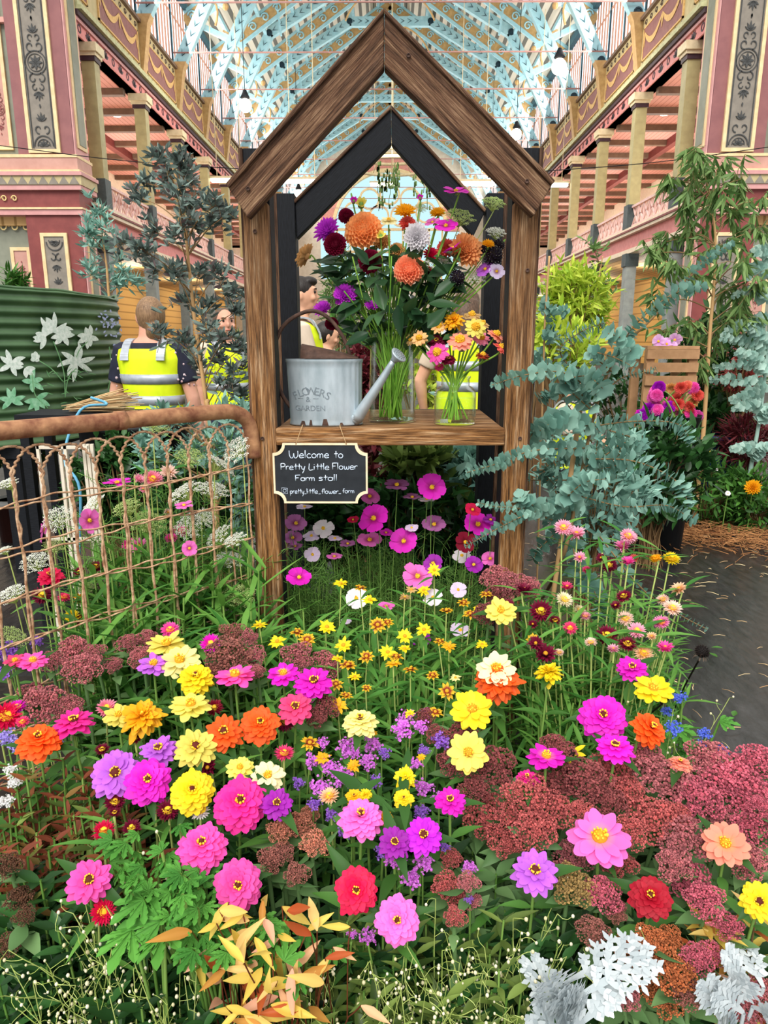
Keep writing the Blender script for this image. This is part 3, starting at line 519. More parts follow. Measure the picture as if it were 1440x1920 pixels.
for k in range(4):
    y0 = ST+.042+k*.147; o = MB().box(-.5*(xr0-xl1)+.0, 0, -.02, .5*(xr0-xl1), .143, 0).build('shelf_board', 'weathered_timber', stall, smooth=False); o.location = ((xl1+xr0)/2-.02, y0-2.5, zsh-.002)
    b = o.modifiers.new('bevel', 'BEVEL'); b.width = .003
for px, py, Y in ((465, 354, RF), (766, 104, RF), (988, 340, RF), (478, 434, ST), (989, 507, ST), (492, 822, ST), (975, 822, ST)):
    p = atY(px, py, Y-.003); MB().lathe([(.006, 0), (.006, .003), (.0035, .003), (.0035, .001), (.0001, .001)], 10, p-np.array([.02, 2.5, 0]), np.stack([(1, 0, 0), (0, 0, 1), (0, -1, 0)], 1)).build('screw', 'rust_brown', stall)
# ---------------------------------------------------------------- chalkboard sign
SY = ST-.03; sc0 = atY(601, 887.5, SY); k = depth(sc0)/F
sign = thing('chalkboard_sign', sc0-np.array([0, 0, 57*k]), 'small chalkboard welcome sign with notched cream border hanging from the shelf', 'sign')
MS = np.stack([(1, 0, 0), (0, 0, 1), (0, -1, 0)], 1)
def notched(w, h, r, n=7):
    P = []
    for cx, cy, a0 in ((w, h, -pi/2), (-w, h, 0), (-w, -h, pi/2), (w, -h, pi)):
        for a in np.linspace(a0, a0-pi/2, n): P.append((cx+r*cos(a), cy+r*sin(a)))
    return [(x*k, y*k) for x, y in P]
o0, o1, o2 = notched(88.5, 57, 19), notched(85, 53.5, 20), notched(85, 53.5, 20)
# order fix: corners run clockwise from top right
MB().prism(o0[::-1], .006, M=MS, o=(0, .006, 57*k)).build('board', 'cream_edge', sign, smooth=False)
MB().prism(o1[::-1], .003, M=MS, o=(0, .0005, 57*k)).build('slate', 'chalkboard', sign, smooth=False)
mb = MB(); n = len(o0)
for i in range(n):
    j = (i+1) % n; mb.prism([o0[i], o1[i], o1[j], o0[j]][::1], .007, M=MS, o=(0, .002, 57*k))
mb.build('border', 'cream_edge', sign, smooth=False)
circ = [(.38+.38*cos(a), .5+.5*sin(a)) for a in np.linspace(.6, 2*pi+.6, 13)]
GL = {'W': (1.75, [[(0, 1.8), (.05, .7), (.3, 0), (.65, .15), (.8, 1.1)], [(.8, 1.1), (.9, .15), (1.2, 0), (1.5, .6), (1.5, 1.7)]]), 'e': (.98, [[(.05, .5), (.7, .55), (.62, .95), (.3, 1), (0, .5), (.2, .03), (.8, .1)]]), 'l': (.34, [[(.05, 1.9), (.05, 0)]]),
 'c': (.85, [[(.65, .9), (.3, 1), (0, .5), (.25, 0), (.7, .1)]]), 'o': (.98, [circ]), 'm': (1.2, [[(0, 0), (0, 1)], [(0, .7), (.25, 1), (.45, .8), (.45, 0)], [(.45, .7), (.7, 1), (.92, .8), (.95, 0)]]),
 't': (.72, [[(.3, 1.7), (.3, 0)], [(0, 1.0), (.65, 1.05)]]), 'P': (1.05, [[(0, 0), (0, 1.75)], [(0, 1.75), (.6, 1.75), (.85, 1.35), (.6, .9), (0, .8)]]), 'r': (.68, [[(0, 1), (0, 0)], [(0, .65), (.25, 1), (.55, .95)]]),
 'y': (.85, [[(0, 1), (.1, .3), (.4, .15), (.68, .9)], [(.7, 1), (.5, -.1), (.2, -.95)]]), 'L': (1.0, [[(.05, 1.75), (0, 0), (.8, .02)]]), 'i': (.4, [[(0, 1), (0, 0)], [(0, 1.4), (.02, 1.5)]]), 'F': (1.0, [[(0, 0), (0, 1.75)], [(-.05, 1.75), (.9, 1.8)], [(0, .9), (.6, .95)]]),
 'w': (1.2, [[(0, 1), (.15, .05), (.45, .2), (.5, .8)], [(.5, .8), (.6, .05), (.9, .15), (1.0, 1)]]), 'a': (.98, [circ, [(.76, 1), (.78, 0)]]), 's': (.82, [[(.62, .92), (.2, 1), (.08, .72), (.5, .45), (.52, .08), (0, .05)]]), 'f': (.68, [[(.62, 1.6), (.3, 1.65), (.2, 1.2), (.2, 0)], [(0, .9), (.5, .95)]]),
 'p': (.92, [[(0, 1), (0, -.85)], [(0, .8), (.35, 1), (.68, .55), (.4, .02), (0, .12)]]), '_': (.85, [[(0, -.12), (.7, -.1)]])}
def letter(word, x0, x1, yb, xh, wd, mb):
    adv = sum(GL[c][0] for c in word); sx_ = (x1-x0)/(adv-.2); x = x0
    for c in word:
        a, ss = GL[c]
        for st in ss:
            q = curve(st, max(2, 5*len(st))) if len(st) > 2 else np.array(st)
            P = [(((x+u*sx_)/6.545+500-601)*k, -.003-.0004, -((yb-v*xh)/6.545+800-887.5)*k+57*k) for u, v in q]
            mb.tube(P, wd*k, 5)
        x += a*sx_
mb = MB()
for wd_, a, b, y, h in (('Welcome', 285, 768, 380, 50), ('to', 835, 940, 380, 50), ('Pretty', 180, 470, 527, 44), ('Little', 525, 768, 527, 44), ('Flower', 812, 1112, 522, 44), ('Farm', 355, 588, 665, 40), ('stall', 640, 862, 662, 42)): letter(wd_, a, b, y, h, .85, mb)
for wd_, a, b, y, h in (('pretty', 285, 452, 825, 34), ('_', 458, 482, 825, 34), ('little', 488, 622, 825, 34), ('_', 632, 660, 825, 34), ('flower', 672, 875, 825, 34), ('_', 880, 908, 822, 34), ('farm', 930, 1072, 818, 32)): letter(wd_, a, b, y, h, .6, mb)
mb.build('lettering', 'chalk', sign); mb = MB()
def ipt(x, y): return ((x/6.545+500-601)*k, -.0034, -(y/6.545+800-887.5)*k+57*k)
mb.tube([ipt(*p) for p in ((180, 752), (252, 757), (250, 826), (182, 823))], .42*k, 5, closed=True); mb.tube([ipt(215+20*cos(a), 789+20*sin(a)) for a in np.linspace(0, 2*pi, 15)[:-1]], .4*k, 5, closed=True); mb.ball(ipt(238, 768), .6*k, 6, 4)
mb.build('round_emblem', 'chalk', sign)
for xs in ((555, 832, 566, 801), (649, 832, 638, 801)):
    a, b = atY(xs[0], xs[1], SY-.004), atY(xs[2], xs[3], ST-.008); c = b+np.array([0, .03, .004]); mb = MB(); mb.tube(curve([a, b, c], 12)-np.array(sign.location), .0014, 5); mb.ball(a-np.array(sign.location), .003, 6, 4); mb.build('hanging_twine', 'twine', sign)
paint('galvanised_shaded', '#8a959c', '#6c7880', 60, .55, metal=.4)  # darker copy of the can metal: shading of the embossed words put into colour
# ---------------------------------------------------------------- watering can
WY = ST+.115; wk = depth(atY(610, 760, WY))/F; wc = atY(612, 798, WY); wc[2] = zsh
can = thing('watering_can', wc, 'oval galvanised watering can with embossed words and rusty hoop handle', 'watering can')
H = 120*wk; ra, rb_ = 67*wk, 70*wk; sy = .55
def onbody(a, z, off=0):
    r = ra+(rb_-ra)*z/H+off; return np.array([r*cos(a)+(-1.5*wk*z/H), r*sy*sin(a), z])
mb = MB(); n = 120
V = []; zz = [0, .004, .012, *np.linspace(.02, H-.012, 12), H-.008, H-.004, H]
for z in zz:
    off = .0025 if z < .012 or z > H-.009 else 0
    for j in range(n):
        a = 2*pi*j/n; rib = .0011*cos(a*90) if (a > 1.56*pi and a < 1.95*pi and .012 < z < H-.009) else 0
        V.append(onbody(a, z, off+rib))
mb.add(V, [(i*n+j, i*n+(j+1) % n, (i+1)*n+(j+1) % n, (i+1)*n+j) for i in range(len(zz)-1) for j in range(n)]+[tuple(range(n))[::-1]])
V = [onbody(2*pi*j/60, H-.0, -.003) for j in range(60)]+[onbody(2*pi*j/60, .02, -.003) for j in range(60)]; mb.add(V, [((j+1) % 60, j, 60+j, 60+(j+1) % 60) for j in range(60)]+[tuple(range(60, 120))])
body = mb.build('body', 'galvanised', can)
def fnt(word, size, depth_=.0012):
    cu = bpy.data.curves.new('word', 'FONT'); cu.body = word; cu.size = size; cu.extrude = depth_; cu.align_x = 'CENTER'; cu.resolution_u = 3
    o = bpy.data.objects.new('word', cu); COL.objects.link(o); dg = bpy.context.evaluated_depsgraph_get(); me = bpy.data.meshes.new_from_object(o.evaluated_get(dg)); V = np.array([v.co[:] for v in me.vertices]); Fs = [tuple(p.vertices) for p in me.polygons]
    bpy.data.objects.remove(o); bpy.data.curves.remove(cu); return V, Fs
mb = MB()
def wrap(V, cxp, zc):
    out = []
    for x, y, z in V:
        X = (cxp-612)*wk+x; a = -acos(max(-1, min(1, X/ra))); p = onbody(a, zc+y, .0004+z); out.append(p)
    return out
tot = np.linspace(-1, 1, 7)
for u, ch in zip(tot, 'FLOWERS'):
    V, Fs = fnt(ch, .034); V = V@Rz(-u*.42).T+np.array([u*27*wk, -u*u*8*wk, 0]); mb.add(wrap(V, 590, (798-741)*wk), Fs)
V, Fs = fnt('&', .024); mb.add(wrap(V, 584, (798-754)*wk), Fs)
for x in (-14, 14): mb.add(wrap(np.array([(x*wk-.008, -.0006, 0), (x*wk+.008, -.0006, 0), (x*wk+.008, .0006, 0), (x*wk-.008, .0006, 0), (x*wk-.008, -.0006, .001), (x*wk+.008, -.0006, .001), (x*wk+.008, .0006, .001), (x*wk-.008, .0006, .001)]), 584, (798-748)*wk), [(4, 5, 6, 7), (0, 1, 5, 4), (1, 2, 6, 5), (2, 3, 7, 6), (3, 0, 4, 7)])
V, Fs = fnt('GARDEN', .024); mb.add(wrap(V, 587, (798-770)*wk), Fs); mb.build('embossed_words', 'galvanised_shaded', body)
def L_(px, py, dy=0): p = atY(px, py, WY+dy); return p-wc
mb = MB(); mb.tube(curve([L_(545, 764, -.0), L_(529, 740, -.0), L_(518, 705), L_(516, 648), L_(536, 606), L_(581, 583), L_(617, 597), L_(644, 634), L_(659, 674)], 60), .0062, 10); mb.build('hoop_handle', 'rust_brown', can)
mb = MB(); V = []; rows = 8
for i in range(rows):
    f = i/(rows-1)
    for j in range(25):
        a = pi*j/24; x = (-42+f*104)*wk  # half cover over the right part
        wdt = math.sqrt(max(.0, 1-((x+1.5*wk)/rb_)**2))*rb_*sy*.98; V.append((x, -wdt*cos(a), H+.002+sin(a)*(.042*(1-f)**.8+.003)))
mb.add(V, [(i*25+j, (i+1)*25+j, (i+1)*25+j+1, i*25+j+1) for i in range(rows-1) for j in range(24)]+[tuple(range(25))]); mb.build('half_cover', 'rust_brown', can)
P = curve([L_(668, 786, -.03), L_(690, 752, -.045), L_(716, 712, -.06), L_(738, 676, -.07)], 14); mb = MB(); mb.tube(P, np.linspace(.0205, .009, 14), 16); mb.ball(L_(668, 784, -.03), .0205, 12, 8); mb.build('spout', 'galvanised', can)
d = nrm(P[-1]-P[-3]+np.array([.02, -.02, .012])); M = basis(d); mb = MB().lathe([(.009, -.004), (.012, .006), (.027, .024), (.0275, .027), (.025, .0285), (.0001, .031)], 22, P[-1], M); rose = mb.build('rose', 'galvanised', can)
mb = MB()
for i in range(36): r = .022*math.sqrt((i+.5)/36); a = i*2.4; mb.ball(P[-1]+M@np.array([r*cos(a), r*sin(a), .0302]), .0011, 5, 4)
mb.build('rose_holes', 'black_stain', rose)
mb = MB()
for a, zh, wd_ in ((-2.2, .014, .1), (-1.95, .018, .05), (-1.55, .021, .09), (-1.1, .009, .06), (-.55, .03, .12)):
    V = [onbody(a+wd_*q*(1-.5*(r/3)), .0015+zh*r/3, .0032 if r < 2 else .0016) for r in range(4) for q in (-1, -.3, .3, 1)]; mb.add(V, [(r*4+q, r*4+q+1, r*4+q+5, r*4+q+4) for r in range(3) for q in range(3)])
mb.build('rust_patches', 'rust_brown', can)
# ---------------------------------------------------------------- glass vases
def vase(name, px, pyb, pyt, Y, prof, pyw, label):
    p = atY(px, pyb, Y); kk = depth(p)/F; p[2] = zsh; v = thing(name, p, label, 'vase')
    pr_ = [(r*kk, z*kk) for r, z in prof]; ins = [(max(.0001, r-.0025), z) for r, z in pr_[::-1]]; ins = [(r, max(z, .008)) for r, z in ins]+[(.0001, .008)]
    MB().lathe([(.0001, 0)]+pr_+ins, 40).build('glass', 'clear_glass', v)
    hw = (pyb-pyw)*kk; wp = [(.0001, .009)]+[(max(.0002, r-.003), max(z, .009)) for r, z in pr_ if z < hw]; rl = np.interp(hw, [z for r, z in pr_], [r for r, z in pr_])-.003; wp += [(rl, hw), (.0001, hw)]
    MB().lathe(wp, 36).build('water', 'water', v); return v, p, kk
bigv, bvp, bvk = vase('glass_vase', 735, 799, 640, ST+.2, [(44, 0), (44.5, 4), (43, 20), (42, 60), (40.5, 110), (39, 157), (39.5, 159)], 714, 'tall clear glass vase of dahlias with water, beside the watering can')
jar, jvp, jvk = vase('glass_jar', 852, 801, 713, ST+.13, [(37, 0), (39, 3), (39, 50), (38, 58), (33, 66), (26.5, 70), (26, 82), (28, 84), (28, 87)], 754, 'short clear glass jar of zinnias at the right of the shelf')
mb = MB()
for i, (word, zc, sz) in enumerate((('FLOWERS', 42, .012), ('MOMENTS', 31, .011), ('GARDEN', 20, .011))):
    pass
r = np.random.default_rng(4)
for row in range(4):
    for q in range(13):   # the worn raised lettering on the jar, too soft to read in the photograph
        a = -pi/2+(q-6)*.1; zc = (44-row*10)*jvk
        pts = [np.array([(39.2*jvk)*cos(a+u*.035), (39.2*jvk)*sin(a+u*.035), zc+v*.004]) for u, v in r.uniform(-1, 1, (4, 2))]; mb.tube(pts, .0005, 4)
mb.build('raised_pattern', 'clear_glass', jar)
# ================================================================ PLANT LIBRARY
SHP = {'round': ([0, .15, .4, .7, .9, 1], [.32, .52, .84, 1, .97, .78]), 'notch': ([0, .2, .5, .8, 1], [.16, .5, .88, 1, .78]), 'point': ([0, .25, .55, .8, 1], [.45, .8, 1, .72, .06]),
       'leaf': ([0, .1, .35, .7, 1], [.1, .5, 1, .65, .02]), 'strap': ([0, .2, .6, 1], [.5, .9, 1, .03]), 'oval': ([0, .12, .45, .85, 1], [.15, .62, 1, .7, .2]), 'disc': ([0, .1, .35, .6, .9, 1], [.25, .65, .98, 1, .55, .15])}
def petal(L, wd, shape='round', rise=0, droop=0, cup=0, n=5, m=3, fold=0, tip=0):
    us = np.linspace(0, 1, n); vs = np.linspace(-1, 1, m); X, Y = SHP[shape]; V = []; t = []; rnd = shape in ('round', 'disc')
    for u in us:
        ww = wd/2*np.interp(u, X, Y)
        for v in vs:
            x = L*u+(tip*L*(abs(v) < .5)*(u == 1))-(.2*L*v*v*u**3 if rnd else 0); V.append((x, ww*v, rise*L*u-droop*L*u*u+cup*ww*v*v-fold*ww*(1-abs(v)))); t.append(u)
    return np.array(V), [(i*m+j, (i+1)*m+j, (i+1)*m+j+1, i*m+j+1) for i in range(n-1) for j in range(m-1)], np.array(t)
def ringp(mb, n, L, wd, elev, r0=.03, z0=0, shape='round', droop=.1, cup=.1, a0=0, jit=.05, seed=0, m=None, nn=6, tip=0):
    m = m or (5 if shape == 'round' else 3)
    r = np.random.default_rng(seed)
    for i in range(n):
        k = 1+r.normal()*jit; V, Fs, t = petal(L*k, wd*(1+r.normal()*jit), shape, 0, droop*(1+r.normal()*.4), cup, nn, m, tip=tip)
        mb.add(V, Fs, t, Rz(a0+2*pi*i/n+r.normal()*jit*1.2)@Ry(-R(elev)-r.normal()*jit*1.6), None)
        V = mb.V[-1]; V[:, 2] += z0; a = a0+2*pi*i/n; V[:, 0] += r0*cos(a); V[:, 1] += r0*sin(a)
def dome(r, h, n=12, z=0): return [(r, z-.02)]+[(r*cos(a), z+h*sin(a)) for a in np.linspace(0, pi/2-.05, 5)]+[(.0001, z+h)]
def stars(mb, r, z, n, s, seed, h=0):
    q = np.random.default_rng(seed)
    for i in range(n):
        a = 2*pi*i/n+q.normal()*.1; rr = r*(1+q.normal()*.12); mb.ball((rr*cos(a), rr*sin(a), z+q.normal()*.01), s*(1+q.normal()*.2), 5, 3, (1, 1, 1.3))
HEADS = {}
def heads(style, var):
    k = (style, var)
    if k in HEADS: return HEADS[k]
    sd_ = (sum(ord(c)*31**i for i, c in enumerate(style))+var*101) % 99991; r = np.random.default_rng(sd_); P = MB(); D = MB(); S = MB(); out = []; pm = 'petal_plain'; dm = 'disc_gold'
    if style in ('zs', 'zx'):                     # single zinnia, streaked single
        ringp(P, 13, .46, .25, 4, .05, 0, seed=sd_, droop=.16, cup=.1); ringp(P, 9, .38, .2, 20, .05, .02, a0=.2, seed=sd_+1, cup=.15, jit=.09)
        D.lathe(dome(.12, .1, 12, .05), 12); stars(S, .1, .13, 12, .022, sd_); stars(S, .05, .15, 6, .02, sd_+1); pm = 'petal_pale' if style == 'zs' else 'petal_streak'
    if style == 'zm':                     # semi double with dark eye
        ringp(P, 14, .47, .22, -4, .04, 0, seed=sd_, droop=.12); ringp(P, 13, .42, .2, 10, .04, .03, a0=.22, seed=sd_+1); ringp(P, 9, .3, .17, 26, .04, .05, a0=.1, seed=sd_+2, cup=.35, jit=.1)
        D.lathe(dome(.11, .1, 12, .06), 12); stars(S, .1, .14, 14, .022, sd_); dm = 'disc_dark'
    if style == 'zd':                     # full double
        for i, (n, L, wd, el) in enumerate(((15, .47, .24, -14), (15, .44, .23, -3), (14, .39, .21, 8), (12, .33, .19, 20), (10, .26, .16, 34), (7, .19, .12, 50))): ringp(P, n, L, wd, el, .03, .02*i, a0=.21*i, seed=sd_+i, cup=.2, droop=.12, jit=.06)
        D.lathe(dome(.07, .12, 12, .1), 12); stars(S, .07, .2, 9, .022, sd_); dm = 'disc_dark'
    if style == 'zy':                     # ruffled pompon double, no eye
        for i, (n, L, wd, el) in enumerate(((14, .48, .2, -12), (15, .44, .17, 2), (15, .38, .16, 16), (14, .32, .15, 30), (12, .26, .13, 46), (9, .2, .11, 62), (6, .15, .09, 76))): ringp(P, n, L, wd, el, .03, .025*i, a0=.23*i, seed=sd_+i, cup=.5, droop=.15, jit=.11)
        D.lathe(dome(.05, .1, 10, .15), 10); dm = 'disc_star'; pm = 'petal_dahlia'
    if style == 'zc':                     # bouquet zinnia with high cone
        ringp(P, 12, .45, .22, 0, .06, 0, seed=sd_, droop=.2); ringp(P, 10, .4, .2, 10, .06, .03, a0=.25, seed=sd_+1, droop=.2)
        D.lathe(dome(.2, .2, 14, .03), 14); stars(S, .18, .1, 16, .03, sd_); stars(S, .13, .17, 13, .03, sd_+1); stars(S, .07, .22, 8, .03, sd_+2)
    if style in ('zp', 'zt'):             # small persian-carpet zinnia
        ringp(P, 9, .47, .22, 6, .05, 0, 'point', seed=sd_, droop=.12, jit=.08, nn=4); ringp(P, 7, .36, .19, 18, .05, .02, 'point', a0=.3, seed=sd_+1, jit=.1, nn=4); D.lathe(dome(.12, .1, 10, .04), 10)
        if style == 'zt': pm = 'petal_bicolor'
    if style in ('co', 'cw'):
        ringp(P, 8, .47, .36, 12 if style == 'co' else 8, .03, 0, 'notch', seed=sd_, droop=.12, cup=.12, jit=.05, m=5, tip=.04); D.lathe(dome(.085, .07, 12, .01), 12); stars(S, .075, .06, 12, .018, sd_); stars(S, .04, .08, 7, .018, sd_+2); pm = 'petal_eye' if style == 'co' else 'petal_tipwhite'; dm = 'disc_yellow'
    if style in ('st', 'sw'):             # strawflower
        for i, (n, L, el) in enumerate(((20, .44, -6), (20, .46, 10), (19, .44, 24), (17, .4, 38), (15, .33, 52), (12, .26, 64))): ringp(P, n, L*(.9 if i else .8), .1, el, .05, .015*i, 'point', a0=.17*i, seed=sd_+i, droop=-.08, cup=.4, nn=4)
        D.lathe(dome(.2, .12, 14, .1), 14); stars(S, .17, .17, 16, .025, sd_); pm = 'petal_dahlia' if style == 'st' else 'petal_tipwhite'; dm = 'disc_yellow'
    if style in ('sb', 'sc'):             # half-closed strawflower
        for i, (n, L, el) in enumerate(((12, .4, 38), (13, .5, 52), (12, .52, 64), (10, .5, 76))): ringp(P, n, L, .17, el, .1, .02*i-.05, 'point', a0=.2*i, seed=sd_+i, droop=.3, cup=.5, nn=5)
        D.lathe(dome(.12, .1, 10, .2), 10); pm = 'petal_dahlia' if style == 'sb' else 'petal_tipwhite'; dm = 'disc_gold'
    if style in ('db', 'dd', 'dp', 'ds'):
        n, th, L, wd, core = {'db': (130, 112, .23, .17, .28), 'dd': (96, 100, .32, .17, .17), 'dp': (150, 120, .15, .12, .36), 'ds': (70, 95, .36, .13, .13)}[style]
        for i in range(n):
            f = (i+.5)/n; th_ = R(th)*math.sqrt(f)*(1.02); a = i*2.39996; s_ = .42+.58*min(1, f*1.7); d = np.array([sin(th_)*cos(a), sin(th_)*sin(a), cos(th_)]); up = np.array([0, 0, 1.])-d*cos(th_); up = nrm(up) if np.linalg.norm(up) > .01 else np.array([1., 0, 0])
            tw = {'db': .5, 'dd': .35, 'dp': .5, 'ds': .3}[style]*(1-f*.4)
            x = nrm(d+up*tw*.9); z = nrm(up-np.dot(up, x)*x); y = np.cross(z, x); V, Fs, t = petal(L*s_*(1+r.normal()*.05), wd*s_*(1+r.normal()*.05), 'point' if style != 'db' else 'round', 0, -.18, .9 if style != 'ds' else 1.1, 5, 3); P.add(V, Fs, t, np.stack([x, y, z], 1), d*core*(.55+.45*f)*np.array([1, 1, .8]))
        D.ball((0, 0, 0), core*.8, 12, 8, (1, 1, .8)); pm = 'petal_dahlia'; dm = None
    if style == 'sk':                     # dark scabious
        for i in range(110):
            f = (i+.5)/110; th_ = R(110)*math.sqrt(f); a = i*2.39996; d = np.array([sin(th_)*cos(a), sin(th_)*sin(a), cos(th_)]); M = basis(d); V, Fs, t = petal(.14, .13, 'notch', 0, .1, .4, 3, 3); P.add(V, Fs, t, M@Rz(a)@Ry(-.7), d*.36); 
            if i % 2: S.ball(d*.5, .014, 4, 3)
        D.ball((0, 0, 0), .34, 10, 7); dm = 'disc_black'; pm = 'petal_dahlia'
    if style == 'bd':
        ringp(P, 8, .7, .4, 70, .1, -.1, 'round', seed=sd_, droop=.25, cup=.6); D.ball((0, 0, .0), .3, 8, 6); dm = 'stem_green'
    if style == 'bs':                     # black-eyed susan, few petals left
        for a in (.4, 1.6, 2.3): V, Fs, t = petal(.6, .22, 'point', 0, .1, .2); P.add(V, Fs, t, Rz(a)@Ry(-R(20)), (.08*cos(a), .08*sin(a), 0))
        D.ball((0, 0, .05), .2, 10, 8, (1, 1, .9)); dm = 'disc_black'
    if style == 'cn':                     # seed head
        for i in range(120): f = (i+.5)/120; th_ = R(115)*math.sqrt(f); a = i*2.39996; d = np.array([sin(th_)*cos(a), sin(th_)*sin(a), cos(th_)]); D.lathe([(.035, 0), (.0001, .14)], 4, d*.36, basis(d))
        D.ball((0, 0, 0), .37, 12, 8); ringp(P, 11, .34, .12, -55, .28, -.18, 'point', seed=3, jit=.15); dm = 'disc_black'
    out.append(('petals', P.mesh('petals_'+style, pm), True))
    if D.V and style not in ('db', 'dd', 'dp', 'ds'): out.append(('centre', D.mesh('centre_'+style, dm), False))
    elif D.V: out.append(('core', D.mesh('core_'+style, pm), True))
    if S.V: out.append(('florets', S.mesh('florets_'+style, 'disc_star' if style != 'sk' else 'ammi_white'), False))
    HEADS[k] = out; return out
def umbel(var):
    k = ('um', var)
    if k in HEADS: return HEADS[k]
    r = np.random.default_rng(500+var); Fm = MB(); S = MB(); n = 30
    for i in range(n):
        f = (i+.5)/n; a = i*2.39996; rr = .45*math.sqrt(f); c = np.array([rr*cos(a), rr*sin(a), .1*(1-f*f*1.3)+r.normal()*.012]); S.tube(curve([(0, 0, -.32), (c*.55+np.array([0, 0, -.13])), c-np.array([0, 0, .02])], 5), .006, 3, False); q = 12
        for j in range(q):
            g = (j+.5)/q; b = j*2.39996; p = c+np.array([.085*math.sqrt(g)*cos(b), .085*math.sqrt(g)*sin(b), .025*(1-g)+r.normal()*.005]); s_ = .019*(1+r.normal()*.2); Fm.add([(s_, 0, 0), (0, s_, 0), (-s_, 0, 0), (0, -s_, 0), (0, 0, s_*.8), (0, 0, -s_)], [(0, 1, 4), (1, 2, 4), (2, 3, 4), (3, 0, 4), (1, 0, 5), (2, 1, 5), (3, 2, 5), (0, 3, 5)], M=Rz(r.random()*2), o=p)
    HEADS[k] = [('florets', Fm, False), ('rays', S.mesh('rays', 'stem_pale'), False)]; me = Fm
    HEADS[k] = {'w': [('florets', me.mesh('florets_white', 'ammi_white', False), False), HEADS[k][1]], 'g': [('florets', me.mesh('florets_green', 'ammi_green', False), False), HEADS[k][1]]}; return HEADS[k]
def sedmat():
    s = N('sedum_floret'); s.pr(.7, 0, .25); oi = s.n('ObjectInfo'); g = s.n('NewGeometry'); hv = s.n('HueSaturation'); s.l(oi.outputs['Color'], hv.inputs['Color']); mr = s.n('MapRange'); s.l(g.outputs['Random Per Island'], mr.inputs[0]); mr.inputs[3].default_value = .55; mr.inputs[4].default_value = 1.5; s.l(mr.outputs[0], hv.inputs['Value']); s.base(hv.outputs[0])
sedmat()
def sedum(var):
    k = ('se', var)
    if k in HEADS: return HEADS[k]
    r = np.random.default_rng(800+var); P = MB(); S = MB(); nl = 13
    for i in range(nl):
        f = (i+.4)/nl; a = i*2.39996+r.normal()*.2; rr = .36*math.sqrt(f); c = np.array([rr*cos(a), rr*sin(a), .16*(1-f)+r.normal()*.02]); S.tube(curve([(0, 0, -.45), c*.5+np.array([0, 0, -.2]), c-np.array([0, 0, .05])], 5), .013, 4, False); R_ = .15*(1+r.normal()*.12); q = 46
        for j in range(q):
            g = (j+.5)/q; th_ = 1.75*math.sqrt(g); b = j*2.39996; d = np.array([sin(th_)*cos(b), sin(th_)*sin(b), cos(th_)*.75]); s_ = .021*(1+r.normal()*.25); M = basis(d)@Rz(r.random()*3); w5 = [(s_*1.25*cos(x), s_*1.25*sin(x), .3*s_) if y % 2 == 0 else (s_*.5*cos(x), s_*.5*sin(x), 0) for y, x in enumerate(np.linspace(0, 2*pi, 11)[:-1])]
            P.add(w5+[(0, 0, s_*.9), (0, 0, -s_*1.3)], [(m, (m+1) % 10, 10) for m in range(10)]+[((m+2) % 10, m, 11) for m in range(0, 10, 2)], M=M, o=c+d*R_*(1+r.normal()*.06))
    HEADS[k] = [('florets', P.mesh('florets_sedum', 'sedum_floret', False), True), ('flower_stalks', S.mesh('stalks', 'leaf_sedum'), False)]; return HEADS[k]
def statice(var):
    k = ('sta', var)
    if k in HEADS: return HEADS[k]
    r = np.random.default_rng(900+var); P = MB(); S = MB(); W_ = MB()
    for i in range(9):
        a = i*2.4; c = np.array([.32*math.sqrt(i/9)*cos(a), .32*math.sqrt(i/9)*sin(a), .25*r.random()]); S.tube(curve([(0, 0, -.5), c*.4-np.array([0, 0, .1]), c], 5), .012, 4, False)
        for j in range(14):
            p = c+r.normal(size=3)*np.array([.07, .07, .05]); d = nrm(r.normal(size=3)+np.array([0, 0, 1.2])); M = basis(d); ringp_ = MB(); ringp(ringp_, 5, .055, .05, 35, .005, 0, 'notch', nn=3, seed=j)
            P.add(np.concatenate(ringp_.V), ringp_.Fc, np.concatenate(ringp_.T), M, p)
            if r.random() < .3: W_.ball(p+d*.02, .014, 4, 3)
    HEADS[k] = [('florets', P.mesh('florets_statice', 'petal_plain'), True), ('branchlets', S.mesh('branchlets', 'stem_green'), False), ('white_centres', W_.mesh('white', 'ammi_white'), False)]; return HEADS[k]
def hexc(h): return (*lin(h), 1)
VARN = [0]
def stem_curve(head, n, root, droop=.5, N_=12, dr=.06):
    h = np.asarray(head); a = h-np.asarray(n)*.012; b = h-np.asarray(n)*dr; r = np.asarray(root); m = r+(b-r)*.5+np.array([0, 0, .04]); return curve([r, m, b, a], N_)
def leaf_pairs(mb, P, fr, L, wd, r, pairs=True):
    for f in fr:
        i = min(len(P)-2, int(f*(len(P)-1))); d = nrm(P[i+1]-P[i]); a0 = r.random()*6.3
        for s_ in ((0, pi) if pairs else (0,)):
            h = basis(d, (cos(a0+s_), sin(a0+s_), .01))[:, 0]; x = nrm(h+d*.55); z = nrm(d-np.dot(d, x)*x); y = np.cross(z, x); k = 1+r.normal()*.15; V, Fs, t = petal(L*k, wd*k, 'leaf', .0, .45, .1, 6, 3, .25); mb.add(V, Fs, t, np.stack([x, y, z], 1), P[i])
